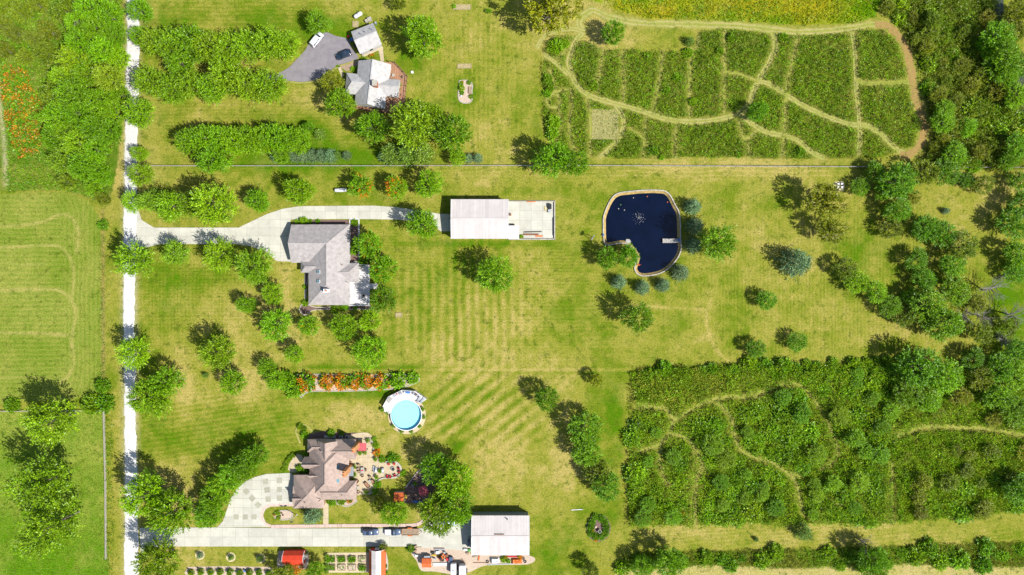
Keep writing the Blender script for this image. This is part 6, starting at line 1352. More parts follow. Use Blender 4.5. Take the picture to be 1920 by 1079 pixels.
for x in (640.5, 651.5):
    p = P(x, 819); t = thing('air_conditioner', 'grey air conditioner above the tan-roofed house, ' + ('left' if x < 645 else 'right') + ' of two', 'air conditioner', (p[0], p[1], 0), 'air conditioners'); m = MB(); m.box(p[0], p[1], .45, .9, .9, .85); m.obj('casing', 'steel', t); m = MB(); m.cyl(p[0], p[1], .875, .9, .36, n=14); m.obj('fan_grille', 'black', t)
p = P(619, 818.5); t = thing('garden_bench', 'pale stone bench in the shade above the tan-roofed house', 'bench', (p[0], p[1], 0)); m = MB(); m.box(p[0], p[1], .45, 3.6, .8, .1); m.obj('seat', 'stone', t)
for k in (-1.4, 1.4): m = MB(); m.box(p[0] + k, p[1], .2, .3, .7, .4); m.obj('leg', 'stone', t)

# lawn island: bed, flagpole
bed('gravel_bed', [(513, 966), (518, 960), (530, 957.5), (545, 959), (549, 966), (545, 973), (530, 975), (518, 973)], .07, 'pinkgravel', 'stone')
for x, y, d, k, t, l_ in [(521, 962.5, 9, 'shrub', 'y', 'upper yellow-green shrub in the oval island bed'), (521.5, 972, 8, 'shrub', 'y', 'lower yellow-green shrub in the oval island bed'), (514.5, 965, 6, 'flower', 'n', 'reddish plant at the left end of the oval bed')]: tree(x, y, d, k, l_, tint=t)
for i, (x, y) in enumerate([(528.5, 962), (531, 966), (526, 967)]): p = P(x, y); m = MB(); m.ball((p[0], p[1], .22), .28, 8, 6, sz=.7); tag(m.obj('boulder', 'dark_wood'), ORD[i] + ' dark rock from the top in the oval island bed', 'rock')
FP = P(556.4, 965.6); t = thing('flagpole', 'tall white flagpole on the lawn island', 'flagpole', FP); m = MB(); m.tube([(FP[0], FP[1], 0), (FP[0], FP[1], 4), (FP[0], FP[1], 7.7)], [.09, .075, .05], 8); m.obj('pole', 'white', t); m = MB(); m.ball((FP[0], FP[1], 7.78), .11, 8, 6); m.obj('finial', 'yellow', t); m = MB(); m.cyl(FP[0], FP[1], 0, .12, .3, .24, 12); m.obj('base', 'stone', t)
fl = thing('flag', 'red and white striped flag drooping from the flagpole', 'flag', (FP[0], FP[1], 7.3)); nst = 13
for i in range(nst):
    m = MB(); z1 = 7.5 - i * .09; z0 = z1 - .09; vs = []
    for k in range(9):
        u = k / 8; X = FP[0] + .08 + u * 1.35; Y = FP[1] + .16 * math.sin(u * 7 + i * .1) + u * .35; dz = -.5 * u * u
        vs += [(X, Y, z0 + dz), (X, Y, z1 + dz)]
    m.add(vs, [(2 * k, 2 * k + 2, 2 * k + 3, 2 * k + 1) for k in range(8)]); m.obj('stripe', 'red' if i % 2 == 0 else 'white', fl)
m = MB(); vs = []
for k in range(5):
    u = k / 8; X = FP[0] + .08 + u * 1.35; Y = FP[1] + .16 * math.sin(u * 7) + u * .35 - .012; vs += [(X, Y, 6.87 - .5 * u * u), (X, Y, 7.505 - .5 * u * u)]
m.add(vs, [(2 * k, 2 * k + 2, 2 * k + 3, 2 * k + 1) for k in range(4)]); ca = m.obj('canton', 'blue', fl)

# ------------------------------------------------------------------ vehicles
def loft(m, secs, mi=0, cap=True):
    """secs: (x, [(y, z), ...]) cross sections of equal length"""
    n = len(secs[0][1]); b = [(x, y, z) for x, s in secs for y, z in s]; f = []
    for i in range(len(secs) - 1):
        for k in range(n): f.append((i * n + k, i * n + (k + 1) % n, (i + 1) * n + (k + 1) % n, (i + 1) * n + k))
    if cap: f += [tuple(range(n - 1, -1, -1)), tuple(range((len(secs) - 1) * n, len(secs) * n))]
    m.add(b, f, mi)
def sect(w, z0, z1, r=.12): return [(-w, z0 + r), (-w + r, z0), (w - r, z0), (w, z0 + r), (w, z1 - r), (w - r * 1.2, z1), (-w + r * 1.2, z1), (-w, z1 - r)]
def vehicle(name, label, cat, px, py, rz, L, W, paint, style, group=None):
    t = thing(name, label, cat); w = W / 2; l = L / 2
    hood = {'suv': 1.05, 'van': 1.15, 'pickup': 1.05}[style]; roof = {'suv': 1.72, 'van': 1.95, 'pickup': 1.8}[style]
    cab0 = {'suv': -l + .12, 'van': -l + .08, 'pickup': -l * .12}[style]; cab1 = {'suv': l * .42, 'van': l * .55, 'pickup': l * .48}[style]
    m = MB(); loft(m, [(-l, sect(w * .9, .42, .98)), (-l + .15, sect(w * .98, .3, 1.05)), (-l * .3, sect(w, .28, 1.08)), (l * .35, sect(w, .28, 1.06)), (l * .75, sect(w * .97, .3, hood - .04)), (l - .12, sect(w * .92, .32, hood - .16)), (l, sect(w * .82, .4, .8))]); body = m.obj('body', paint, t, True)
    zb = 1.03; rk = .55
    m = MB(); loft(m, [(cab0, sect(w * .9, zb, zb + .25, .1)), (cab0 + .25, sect(w * .84, zb, roof - .08, .1)), (cab0 + .7, sect(w * .82, zb, roof, .1)), (cab1 - .9, sect(w * .82, zb, roof, .1)), (cab1 - .55, sect(w * .83, zb, roof - .1, .1)), (cab1 + .12, sect(w * .9, zb - .02, zb + .1, .05))]); m.obj('cabin', paint, t, True)
    # glass
    m = MB(); q = [(cab1 + .11, -w * .8, zb + .09), (cab1 + .11, w * .8, zb + .09), (cab1 - .5, w * .70, roof - .10), (cab1 - .5, -w * .70, roof - .10)]; q = [(x + .03, y, z + .035) for x, y, z in q]; m.add(q, [(0, 1, 2, 3)]); m.obj('windshield', 'glass', t)
    m = MB(); q = [(cab0 + .03, -w * .78, zb + .22), (cab0 + .03, w * .78, zb + .22), (cab0 + .24, w * .7, roof - .12), (cab0 + .24, -w * .7, roof - .12)]; q = [(x - .03, y, z + .02) for x, y, z in q]; m.add(q, [(3, 2, 1, 0)]); m.obj('rear_window', 'glass', t)
    for s in (-1, 1):
        nwin = 1 if style == 'pickup' else 3
        for i in range(nwin):
            a = cab0 + .42 + (cab1 - .75 - cab0 - .3) * i / nwin; b = cab0 + .42 + (cab1 - .75 - cab0 - .3) * (i + .9) / nwin
            m = MB(); y0, y1 = s * (w * .90 + .012), s * (w * .835 + .012); m.add([(a, y0, zb + .12), (b + (.18 if i == nwin - 1 else 0), y0, zb + .12), (b, y1, roof - .18), (a, y1, roof - .18)], [(0, 1, 2, 3) if s < 0 else (3, 2, 1, 0)]); m.obj('side_window', 'glass', t)
        for x in (-l * .58, l * .6):
            m = MB(); 
            vs = []; nn = 16
            for yy in (s * (w - .22), s * (w + .015)):
                vs += [(x + .35 * math.cos(2 * math.pi * k / nn), yy, .35 + .35 * math.sin(2 * math.pi * k / nn)) for k in range(nn)]
            m.add(vs, [(k, (k + 1) % nn, nn + (k + 1) % nn, nn + k) for k in range(nn)] + [tuple(range(nn)), tuple(range(2 * nn - 1, nn - 1, -1))]); wh = m.obj('wheel', 'black', t)
            m = MB(); vs = [(x + .2 * math.cos(2 * math.pi * k / nn), s * (w + .02), .35 + .2 * math.sin(2 * math.pi * k / nn)) for k in range(nn)]; m.add(vs, [tuple(range(nn))]); m.obj('rim', 'steel', wh)
        m = MB(); m.box(l - .1, s * w * .66, .78, .12, .34, .16); m.obj('headlight', 'lamp', t); m = MB(); m.box(-l + .04, s * w * .78, .86, .1, .2, .34); m.obj('taillight', 'tail', t)
        m = MB(); m.box(cab1 - .15, s * (w + .1), zb + .12, .16, .2, .16); m.obj('mirror', paint, t)
    if style == 'suv':
        for s in (-1, 1): m = MB(); m.beam((cab0 + .5, s * w * .68, roof + .06), (cab1 - .9, s * w * .68, roof + .06), .05, .05); m.obj('roof_rail', 'black', t)
        m = MB(); m.box((cab0 + cab1) / 2 - .1, 0, roof + .006, 1.0, w * 1.1, .015); m.obj('sunroof', 'glass', t)
    if style == 'van':
        for s in (-1, 1): m = MB(); m.beam((cab0 + .6, s * w * .6, roof + .03), (cab1 - 1.1, s * w * .6, roof + .03), .06, .05); m.obj('roof_rail', 'white', t)
    if style == 'pickup':
        m = MB(); m.box((-l + cab0) / 2 + .05, 0, 1.09, cab0 + l - .25, W * .84, .06); m.obj('bed_cover', 'white', t)
    p = P(px, py); t.location = (p[0], p[1], .11); t.rotation_euler = (0, 0, rz)
    if group: t['group'] = group
    return t
vehicle('parked_van', 'white van parked at the edge of the asphalt drive', 'van', 595, 76.5, math.radians(51), 5.1, 1.95, 'car_white', 'van').location.z = .075
vehicle('parked_car', 'dark navy SUV parked on the asphalt drive by the pale-roofed house', 'car', 645.5, 104.5, math.radians(202), 4.9, 1.95, 'car_navy', 'suv').location.z = .075
vehicle('parked_car', 'slate blue SUV parked on the lower driveway', 'car', 696, 996, 0, 4.9, 1.9, 'car_slate', 'suv')
vehicle('parked_pickup', 'dark pickup with pale bed cover parked on the lower driveway', 'pickup', 737, 996, 0, 5.0, 1.95, 'car_slate', 'pickup')
vehicle('parked_car', 'silver car parked half under the trees by the lower pole barn', 'car', 841, 979.5, 0, 4.7, 1.85, 'car_silver', 'suv')
vehicle('parked_car', 'small white vehicle in the shade of the lower pole barn', 'car', 872, 977, 0, 3.0, 1.6, 'car_white', 'suv')
def trailer(label, px, py, rz, L, W, deck, box=None, z=.11):
    t = thing('utility_trailer' if not box else 'cargo_trailer', label, 'trailer')
    if box:
        m = MB(); loft(m, [(-L / 2, sect(W / 2, .55, box, .1)), (L / 2 - .3, sect(W / 2, .55, box, .1)), (L / 2, sect(W / 2 * .92, .6, box - .2, .1))]); m.obj('body', 'white', t)
        m = MB(); m.box(-L * .1, 0, box + .08, .5, .5, .16); m.obj('roof_hatch', 'steel', t); m = MB(); m.box(-L / 2 - .02, 0, 1.3, .04, W * .8, 1.4); m.obj('rear_door', 'steel', t)
    else:
        n = 8
        for i in range(n): m = MB(); m.box(0, (i - (n - 1) / 2) * W / n, .62, L, W / n * .93, .06); m.obj('plank', deck, t)
        for s in (-1, 1): m = MB(); m.box(0, s * (W / 2 + .04), .72, L, .07, .26); m.obj('side_rail', 'rust', t)
        m = MB(); m.box(-L / 2 - .05, 0, .9, .08, W, .7); m.obj('tailgate', 'rust', t)
        for s in (-1, 1): m = MB(); m.box(-.1, s * (W / 2 + .24), .78, 1.5, .28, .06); m.obj('fender', 'orange', t)
    for s in (-1, 1):
        for x in (-.45, .35): m = MB(); nn = 12; vs = [(x + .32 * math.cos(2 * math.pi * k / nn), yy, .32 + .32 * math.sin(2 * math.pi * k / nn)) for yy in (s * (W / 2 + .1), s * (W / 2 + .32)) for k in range(nn)]; m.add(vs, [(k, (k + 1) % nn, nn + (k + 1) % nn, nn + k) for k in range(nn)] + [tuple(range(nn)), tuple(range(2 * nn - 1, nn - 1, -1))]); m.obj('wheel', 'black', t)
    m = MB(); m.beam((L / 2, -W * .35, .55), (L / 2 + 1.1, 0, .5), .08, .1); m.beam((L / 2, W * .35, .55), (L / 2 + 1.1, 0, .5), .08, .1); m.cyl(L / 2 + .9, 0, .1, .8, .06, n=8); m.obj('hitch', 'rust', t)
    p = P(px, py); t.location = (p[0], p[1], z); t.rotation_euler = (0, 0, rz); return t
trailer('flat trailer with plank deck and orange fenders on the lower driveway', 770, 996, 0, 5.2, 1.9, 'wood')
trailer('white box trailer standing against the clutter, lower edge of picture', 868, 1070, math.pi / 2, 5.0, 2.1, 'wood', 2.7, 0)
trailer('grey-white box trailer left of the taller one by the clutter', 851, 1063, math.pi / 2, 3.4, 1.75, 'wood', 2.1, 0)
def motorcycle(label, px, py, rz, paint):
    t = thing('motorcycle', label, 'motorcycle')
    for x in (-.7, .7): m = MB(); m.tube([(x + .3 * math.cos(a), 0, .32 + .3 * math.sin(a)) for a in np.linspace(0, 2 * math.pi, 13)], .07, 6); m.obj('wheel', 'black', t)
    m = MB(); m.ball((.15, 0, .85), .28, 8, 6, sz=.7); m.obj('tank', paint, t); m = MB(); m.box(-.4, 0, .8, .75, .28, .12); m.obj('seat', 'black', t)
    m = MB(); m.tube([(.7, 0, .32), (.5, 0, .95)], .05, 6); m.tube([(.5, -.4, 1.05), (.52, 0, .98), (.5, .4, 1.05)], .03, 6); m.obj('fork', 'steel', t); m = MB(); m.box(0, 0, .45, .6, .34, .36); m.obj('engine', 'steel', t)
    p = P(px, py); t.location = (p[0], p[1], .11); t.rotation_euler = (0, 0, rz)
motorcycle('blue motorcycle against the front of the lower pole barn, upper', 879, 1011, 1.3, 'car_navy'); motorcycle('blue motorcycle against the front of the lower pole barn, lower', 879, 1019, 1.2, 'blue')
# gas tanks
def gas_tank(label, px, py, rz, L, r):
    t = thing('gas_tank', label, 'gas tank'); m = MB(); m.tube([(-L / 2, 0, r + .25), (-L / 2 + .08, 0, r + .25), (-L / 2 + .35, 0, r + .25), (L / 2 - .35, 0, r + .25), (L / 2 - .08, 0, r + .25), (L / 2, 0, r + .25)], [.1, r * .62, r, r, r * .62, .1], 16); m.obj('tank', 'car_white', t, True)
    m = MB(); m.cyl(0, 0, 2 * r + .2, 2 * r + .42, .2, n=10); m.obj('valve_dome', 'steel', t)
    for x in (-.3, .3): m = MB(); m.box(x * L, 0, .14, .25, r * 1.6, .28); m.obj('footing', 'stone', t)
    p = P(px, py); t.location = (p[0], p[1], 0); t.rotation_euler = (0, 0, rz)
gas_tank('white gas tank lying on the lawn above the grey garage', 672.5, 30.5, math.radians(32), 2.9, .62); gas_tank('white gas tank beside the orange-tipped trees above the driveway', 640, 357.5, math.radians(2), 3.9, .6)
# ------------------------------------------------------------------ gardens and yards
bed('gravel_bed', [(541, 706), (560, 703), (600, 702), (640, 703), (690, 703), (740, 702), (780, 705), (786, 714), (772, 722), (744, 729), (700, 732), (640, 734), (592, 734), (572, 738), (566, 746), (560, 738), (548, 722)], .05, 'pinkgravel', 'stone')
bed('gravel_strip', [(352, 1063), (365, 1063), (420, 1062), (480, 1063), (508, 1064), (510, 1071), (506, 1078), (430, 1079), (352, 1079)], .05, 'pinkgravel')
slabs('gravel_pad', [(610, 1037), (694, 1036), (694, 1074), (610, 1074)], 84, 38, 610, 1036, mat='patio', h=.05)
bed('gravel_pad', [(522, 1034), (556, 1031), (577, 1034), (577, 1062), (560, 1069), (522, 1066)], .045, 'pinkgravel')
bed('gravel_pad', [(716, 1032), (724, 1036), (728, 1060), (724, 1076), (716, 1076)], .045, 'stone')
yd = bed('work_yard', [(770, 1026), (884, 1030), (884, 1040), (992, 1042), (992, 1058), (915, 1060), (880, 1073), (850, 1077), (815, 1072), (790, 1070), (781, 1052), (772, 1040)], .04, 'pinkgravel')
GL = ['upper row, leftmost', 'upper row, second', 'upper row, third', 'upper row, nearest the barn', 'lower row, leftmost', 'lower row, second', 'lower row, third', 'lower row, nearest the barn']
for i in range(8):
    cx, cy = 622 + (i % 4) * 19.3, (1048 if i < 4 else 1063.5); p = P(cx, cy); t = thing('raised_bed', 'wooden raised garden bed, ' + GL[i], 'garden bed', (p[0], p[1], 0), 'raised garden beds'); w, d = 2.3, 1.8
    for x, y, sx_, sy_ in ((0, d / 2, w, .1), (0, -d / 2, w, .1), (w / 2, 0, .1, d - .1), (-w / 2, 0, .1, d - .1)): m = MB(); m.box(p[0] + x, p[1] + y, .24, sx_, sy_, .44); m.obj('board', 'wood', t)
    m = MB(); m.box(p[0], p[1], .18, w - .1, d - .1, .3); m.obj('soil', 'pinkgravel' if i in (3, 5, 6) else 'mulch', t)
    full = [1, 1, 1, .15, .45, .12, .06, .8][i]; n_ = int(120 * full)
    if n_:
        q = np.stack([p[0] + rng.uniform(-w / 2 + .15, w / 2 - .15, n_), p[1] + rng.uniform(-d / 2 + .15, d / 2 - .15, n_), np.full(n_, .4)], 1) - np.array([p[0], p[1], 0]); dv = rng.normal(size=(n_, 3)) * .6 + np.array([0, 0, 1]); dv /= np.linalg.norm(dv, axis=1, keepdims=True)
        me = sprays(q, dv, .3 + .35 * rng.random(n_), 6, .3, .17, (.08, .155, .01), .28, 'vegetables', alt=((.3, .14, .02), .2) if i == 7 else None); o = link(bpy.data.objects.new('vegetables', me), t)
for i, y in enumerate([1041, 1050, 1060.5, 1071]): put(planter, 613.5, y, .05, i, ORD[i] + ' pot from the top along the left side of the garden pad', 'pots on the garden pad')
for i, (x, y) in enumerate([(375, 1041), (433, 1045), (489, 1047)]):
    m = MB(); m.prism(PX([(x + 9 * math.cos(a), y + 9 * math.sin(a)) for a in np.linspace(0, 6.28, 18, endpoint=False)]), .003, .04); struct(m.obj('mulch_ring', 'stubble'))
for x, y, l_ in ((572, 1037, 'round shrub at the upper right of the small red barn'), (722, 1062, 'dark shrub right of the white-faced barn, upper'), (723, 1073, 'dark shrub right of the white-faced barn, lower')): tree(x, y, 7, 'shrub', l_, tint='k')
tree(553, 1063, 26, 'flower', 'pink flowering bush hanging over the small red barn roof', tint='o'); tree(720, 1027, 20, 'loose', 'thin shrub on the lawn above the white-faced barn', tint='n', hk=.7)
p = P(460, 1069); m = MB(); m.cyl(p[0], p[1], 0, .8, .28, .3, 12); m.cyl(p[0], p[1], .8, .86, .32, n=12); tag(m.obj('rain_barrel', 'blue'), 'blue barrel standing in the pink gravel strip', 'barrel')
# guitar-shaped flower bed on the upper lawn and other lawn furniture
bed('stone_bed', [(861, 152), (868, 151), (880, 152), (886, 160), (885, 172), (887, 182), (882, 192), (872, 194), (862, 190), (859, 178), (861, 165)], .08, 'pinkgravel', 'stone')
for x, y, d, k, t, l_ in [(865, 157, 8, 'shrub', 'b', 'green plant at the top left of the stone bed'), (865, 166, 11, 'shrub', 'y', 'yellow-green shrub on the left of the stone bed'), (866, 174, 8, 'shrub', 'n', 'green plant at the lower left of the stone bed'), (879, 155, 8, 'shrub', 'b', 'green plant at the top right of the stone bed'), (884, 181, 9, 'shrub', 'b', 'green shrub at the lower right of the stone bed'), (867, 154, 5, 'flower', 'n', 'red flowers at the top of the stone bed')]: tree(x, y, d, k, l_, tint=t)
crate('wooden trough lying in the stone bed on the upper lawn', 881.5, 170, .9, 2.0, .4, 'wood', 0, 'garden_trough')
p = P(864.5, 181); m = MB(); m.ball((p[0], p[1], .3), .3, 10, 6); m.cyl(p[0], p[1], 0, .15, .2, n=10); tag(m.obj('gazing_ball', 'white'), 'white ball in the stone bed on the upper lawn', 'ornament')
def frame_bed(label, px, py, L, W):
    p = P(px, py); t = thing('sand_bed', label, 'garden bed', (p[0], p[1], 0))
    for x, y, a, b in ((0, W / 2, L, .15), (0, -W / 2, L, .15), (L / 2, 0, .15, W - .15), (-L / 2, 0, .15, W - .15)): m = MB(); m.box(p[0] + x, p[1] + y, .12, a, b, .24); m.obj('board', 'dry_soil', t)
    m = MB(); m.box(p[0], p[1], .05, L - .15, W - .15, .1); m.obj('soil', 'dry_soil', t)
frame_bed('long sandy garden frame on the upper lawn above the stone bed', 871, 124.5, 4.3, 1.3); frame_bed('long sandy garden frame at the top edge of the upper lawn', 866, 14, 5.6, 1.5); frame_bed('pale square hatch on the lawn right of the main house', 748, 591, 2.0, 1.3)
tree(851, 12, 8, 'shrub', 'small green plant at the end of the top garden frame', tint='b')
p = P(773, 136); m = MB(); m.cyl(p[0], p[1], 0, .3, .45, .4, 14); m.cyl(p[0], p[1], .3, .36, .2, n=10); tag(m.obj('well_cap', 'white'), 'white well cap on lawn right of the wooden deck', 'well cap')
t = thing('bee_hive', 'white bee hive', 'bee hive')
for k in range(3): m = MB(); m.box(0, 0, .35 + k * .28, .55, .5, .27); m.obj('hive_body', 'white', t)
m = MB(); m.box(0, 0, 1.1, .62, .56, .08); m.obj('lid', 'white', t); m = MB(); m.box(0, 0, .1, .6, .55, .2); m.obj('stand', 'wood', t)
for i, (x, y, l_) in enumerate([(1569, 346.5, 'upper left'), (1576, 346, 'upper right'), (1568.5, 352.5, 'lower left'), (1576, 352.5, 'lower right')]): put(t, x, y, 0, 0, 'white bee hive on the lawn near the fence, ' + l_ + ' of four', 'bee hives near the fence')
bed('gravel_pad', [(1563, 342), (1581, 341), (1581, 358), (1563, 358)], .03, 'stubble')
t = thing('downspout_pipe', 'white pipe lying on the lawn right of the lower pole barn', 'pipe', P(1081, 956)); m = MB(); m.tube([P(1071, 956.5, .12), P(1091, 955.5, .12)], .14, 10); m.obj('pipe', 'white', t); m = MB(); m.tube([P(1090.5, 955.6, .12), P(1093, 955.4, .12)], .18, 10); m.obj('collar', 'steel', t)
# round flower bed
for i in range(10):
    a = i * .63; r = 15 + 2 * rng.normal(); tree(1122 + r * math.cos(a), 990 + r * math.sin(a) * 1.12, 13, 'shrub', ORD[i] + ' low green plant clockwise from the right in the round flower bed', 'plants in the round flower bed', 'k')
bed('flower_bed', [(1122 + 23 * math.cos(a), 990 + 26 * math.sin(a)) for a in np.linspace(0, 6.28, 20, endpoint=False)], .06, 'mulch')
for i, (x, y, tn) in enumerate([(1110, 994, 'n'), (1118, 1012, 'p'), (1130, 1000, 'p')]): tree(x, y, 8, 'flower', ['red flowers at the left', 'pale flowers at the bottom', 'pink flowers at the right'][i] + ' of the round flower bed', tint=tn)
p = P(1124, 995); t = thing('bird_bath', 'pale bird bath in the middle of the round flower bed', 'bird bath', (p[0], p[1], 0)); m = MB(); m.cyl(p[0], p[1], 0, .8, .22, .12, 10); m.obj('pedestal', 'stone', t); m = MB(); m.cyl(p[0], p[1], .8, 1.0, .3, .6, 14); m.obj('basin', 'stone', t); m = MB(); m.cyl(p[0], p[1], 1.002, 1.01, .5, n=14); m.obj('water', 'river', t)
for i, (x, y, r) in enumerate([(1117, 988, .45), (1130, 988, .4), (1126, 1006, .5)]): p = P(x, y); m = MB(); m.ball((p[0], p[1], .2), r, 8, 6, sz=.6); tag(m.obj('boulder', 'pinkgravel'), ['left', 'right', 'lower'][i] + ' pink rock in the round flower bed', 'rock')
# red garden machine hidden in the bottom hedge and specks on the upper lawn
t = thing('garden_tractor', 'small red garden tractor parked in the bottom hedge strip', 'tractor'); m = MB(); m.box(.4, 0, .6, .9, .6, .4); m.obj('hood', 'red', t); m = MB(); m.box(-.4, 0, .7, .4, .5, .12); m.obj('seat', 'black', t)
for x, r in ((-.45, .4), (.65, .25)):
    for s in (-1, 1): m = MB(); m.tube([(x + r * .75 * math.cos(a), s * .42, r + r * .75 * math.sin(a)) for a in np.linspace(0, 2 * math.pi, 13)], r * .27, 6); m.obj('wheel', 'black', t)
m = MB(); m.tube([(.0, 0, .7), (-.12, 0, 1.05)], .03, 6); m.tube([(-.12 + .0, .18 * math.cos(a), 1.05 + .12 * math.sin(a)) for a in np.linspace(0, 6.28, 11)], .02, 5); m.obj('steering_wheel', 'black', t)
p = P(1204, 1060); t.location = (p[0], p[1], 1.0 * 0)
put(planter, 914, 22, 0, 0, 'single pot standing on the upper lawn'); put(planter, 918, 23, 0, 1, 'second pot standing on the upper lawn')
# upper deck and garage clutter
put(tbl_s, 738, 142, .6, 0, 'small white table on the brown deck'); put(ch_dark, 756, 145, .6, 2.2, 'black chair in the corner of the brown deck'); put(barrel, 705, 45, 0, 0, 'drum at the upper right corner of the grey garage')
crate('grey cabinet behind the grey garage, right', 694, 38, 1.2, 1.0, 1.1, 'stone', .38, 'cabinet'); crate('grey cabinet behind the grey garage, left', 688, 41, .8, .8, .9, 'stone', .38, 'cabinet')
frame_bed('pale sandpit behind the grey garage', 667, 46, 1.8, 1.8)
crate('red toolbox in the shade of the grey garage door', 654, 70, .6, .5, .6, 'red', .4, 'toolbox', .075); crate('blue bin in the shade of the grey garage door', 660, 76, .9, .8, .9, 'blue', .4, 'bin', .075); crate('dark bin beside the garage wall', 667, 88, .7, .6, .9, 'black', .4, 'bin', .075)
# concrete yard contents
lumber('rust red boards stacked along the lower side of the concrete yard', 995, 440, 5.0, 3, 'rust', 0, .16, 2); lumber('dark steel bars stacked in the concrete yard', 998, 435, 6.0, 3, 'black', .02, .1, 1, 'steel_stack'); lumber('orange boards beside the rust red stack', 1010, 443, 2.4, 2, 'orange', 0, .2, 1)
crate('black machine in the upper right corner of the concrete yard', 1031, 388, .9, 1.6, .9, 'black', 0, 'machine', .09); crate('steel box in the upper right corner of the concrete yard', 1030, 396, .8, .8, .7, 'steel', .2, 'machine', .09); crate('pale pallet near the right wall of the concrete yard', 1024, 392, 1.1, 1.4, .2, 'stubble', 0, 'pallet', .09, False)
lumber('orange bars on the top wall of the concrete yard', 996, 379, 3.0, 2, 'orange', 0, .12, 1, z=.6); lumber('long dark pipe along the right wall of the concrete yard', 1036.5, 425, 6.0, 2, 'black', math.pi / 2, .12, 1, 'pipe_stack'); crate('rusty bin against the pole barn wall', 957, 403, .5, .7, .8, 'rust', 0, 'bin', .09); crate('brown crate at the corner of the lean-to', 961, 422.5, 1.2, .5, .6, 'wood', 0, 'crate', .09)
tree(977, 444, 8, 'shrub', 'weed clump beside the lean-to', tint='y')
# work yard clutter
def tarp(label, px, py, L, W, hh, mat, rz=0, z=.04):
    p = P(px, py); t = thing('tarped_pile', label, 'tarp'); m = MB(); n = 7; vs = []; fs = []
    for i in range(n):
        for k in range(n):
            u, v = i / (n - 1) * 2 - 1, k / (n - 1) * 2 - 1; e = max(abs(u), abs(v)); zz = hh * (1 - max(0, (e - .72) / .28) ** 1.5) + .07 * rng.normal() * (e < .9); vs.append((u * L / 2, v * W / 2, max(zz, .02)))
    m.add(vs, [(i * n + k, (i + 1) * n + k, (i + 1) * n + k + 1, i * n + k + 1) for i in range(n - 1) for k in range(n - 1)]); m.obj('tarp', mat, t)
    m = MB(); m.beam((-L / 2, .1, hh + .05), (L / 2, .1, hh + .05), .03, .03); m.obj('strap', 'black', t); t.location = (p[0], p[1], z); t.rotation_euler = (0, 0, rz)
lumber('long white boards stacked in the middle of the work yard', 825, 1058, 4.4, 4, 'white', 0, .22, 3); lumber('yellow boards beside the orange machine in the work yard', 817, 1041, 2.6, 2, 'yellow', 0, .2, 2); lumber('blue-grey pipes at the top of the work yard', 824, 1030, 3.4, 3, 'steel', 0, .13, 2, 'pipe_stack'); lumber('rust red pipes at the top of the work yard', 822, 1027.5, 3.4, 2, 'rust', 0, .1, 1, 'pipe_stack')
t = thing('skid_loader', 'small orange loader in the middle of the work yard', 'loader'); m = MB(); m.box(-.2, 0, .75, 1.4, .9, .7); m.obj('chassis', 'orange', t); m = MB(); m.box(-.2, 0, 1.4, .8, .8, .6, taper=.85); m.obj('cab', 'black', t); m = MB(); m.box(1.0, 0, .35, .3, 1.4, .5); m.obj('bucket', 'orange', t)
for s in (-1, 1):
    m = MB(); m.beam((-.6, s * .55, 1.1), (.9, s * .55, .5), .1, .14); m.obj('lift_arm', 'orange', t)
    for x in (-.6, .35): m = MB(); m.tube([(x + .25 * math.cos(a), s * .6, .34 + .25 * math.sin(a)) for a in np.linspace(0, 2 * math.pi, 13)], .1, 6); m.obj('wheel', 'black', t)
p = P(828, 1044); t.location = (p[0], p[1], .04); t.rotation_euler = (0, 0, .5)
crate('grey steel cabinet above the orange-roofed shed', 802, 1043, 1.8, 1.1, 1.6, 'steel', 0, 'cabinet'); crate('white box at the top of the work yard', 821, 1035, 1.0, .8, .7, 'white', .1); crate('black box at the top of the work yard', 812, 1036, .9, .7, .6, 'black'); crate('brown crate right of the loader', 838, 1041, .8, .8, .7, 'rust', .3); crate('red crate right of the loader', 839, 1048, .8, .7, .6, 'red', -.2); crate('blue bin above the grey-white trailer', 846, 1046, 1.0, 1.0, 1.1, 'car_slate', 0, 'bin'); crate('dark box left of the white boards', 829, 1050, 1.1, .6, .5, 'black', 0)
put(barrel, 834, 1035, .04, 0, 'blue drum right of the white box in the work yard'); put(barrel, 843, 1052, .04, 0, 'blue drum beside the grey-white trailer'); put(barrel, 815, 1047, .04, 0, 'blue drum left of the loader')
put(ch_dark, 780.5, 1024, .0, .3, 'dark stool at the edge of the lower driveway, upper'); put(ch_dark, 780, 1032, .04, -.4, 'dark stool at the edge of the lower driveway, lower'); put(grill, 781, 1040, .04, 1.2, 'black smoker at the left edge of the work yard'); tree(770, 1030, 14, 'shrub', 'green shrub at the left edge of the work yard', tint='n')
for x, y, mt, rz, l_ in [(892, 1043, 'wood', .2, 'brown plank leaning by the barn corner'), (898, 1046, 'orange', 1.4, 'orange plank by the barn corner')]: lumber(l_, x, y, 1.8, 2, mt, rz, .2, 2)
tarp('white tarped pile below the lower pole barn', 928, 1050, 2.7, 1.9, 1.1, 'white'); tarp('orange tarped pile at the lower right corner of the pole barn', 968.5, 1051.5, 3.4, 1.8, .8, 'orange'); lumber('long rusty beam below the lower pole barn', 901, 1055, 5.0, 1, 'rust', 0, .16, 1, 'beam_stack'); lumber('long grey beam at the lower edge of the barn strip', 938, 1058, 8.5, 1, 'steel', .06, .3, 1, 'beam_stack')
put(tyre, 914, 1053, .04, 0, 'black tyre left of the white tarped pile'); put(tyre, 984.5, 1053, .04, 0, 'black tyre at the lower right corner of the pole barn'); put(tyre, 981, 1047, .04, 0, 'black tyre above the corner tyre by the pole barn')
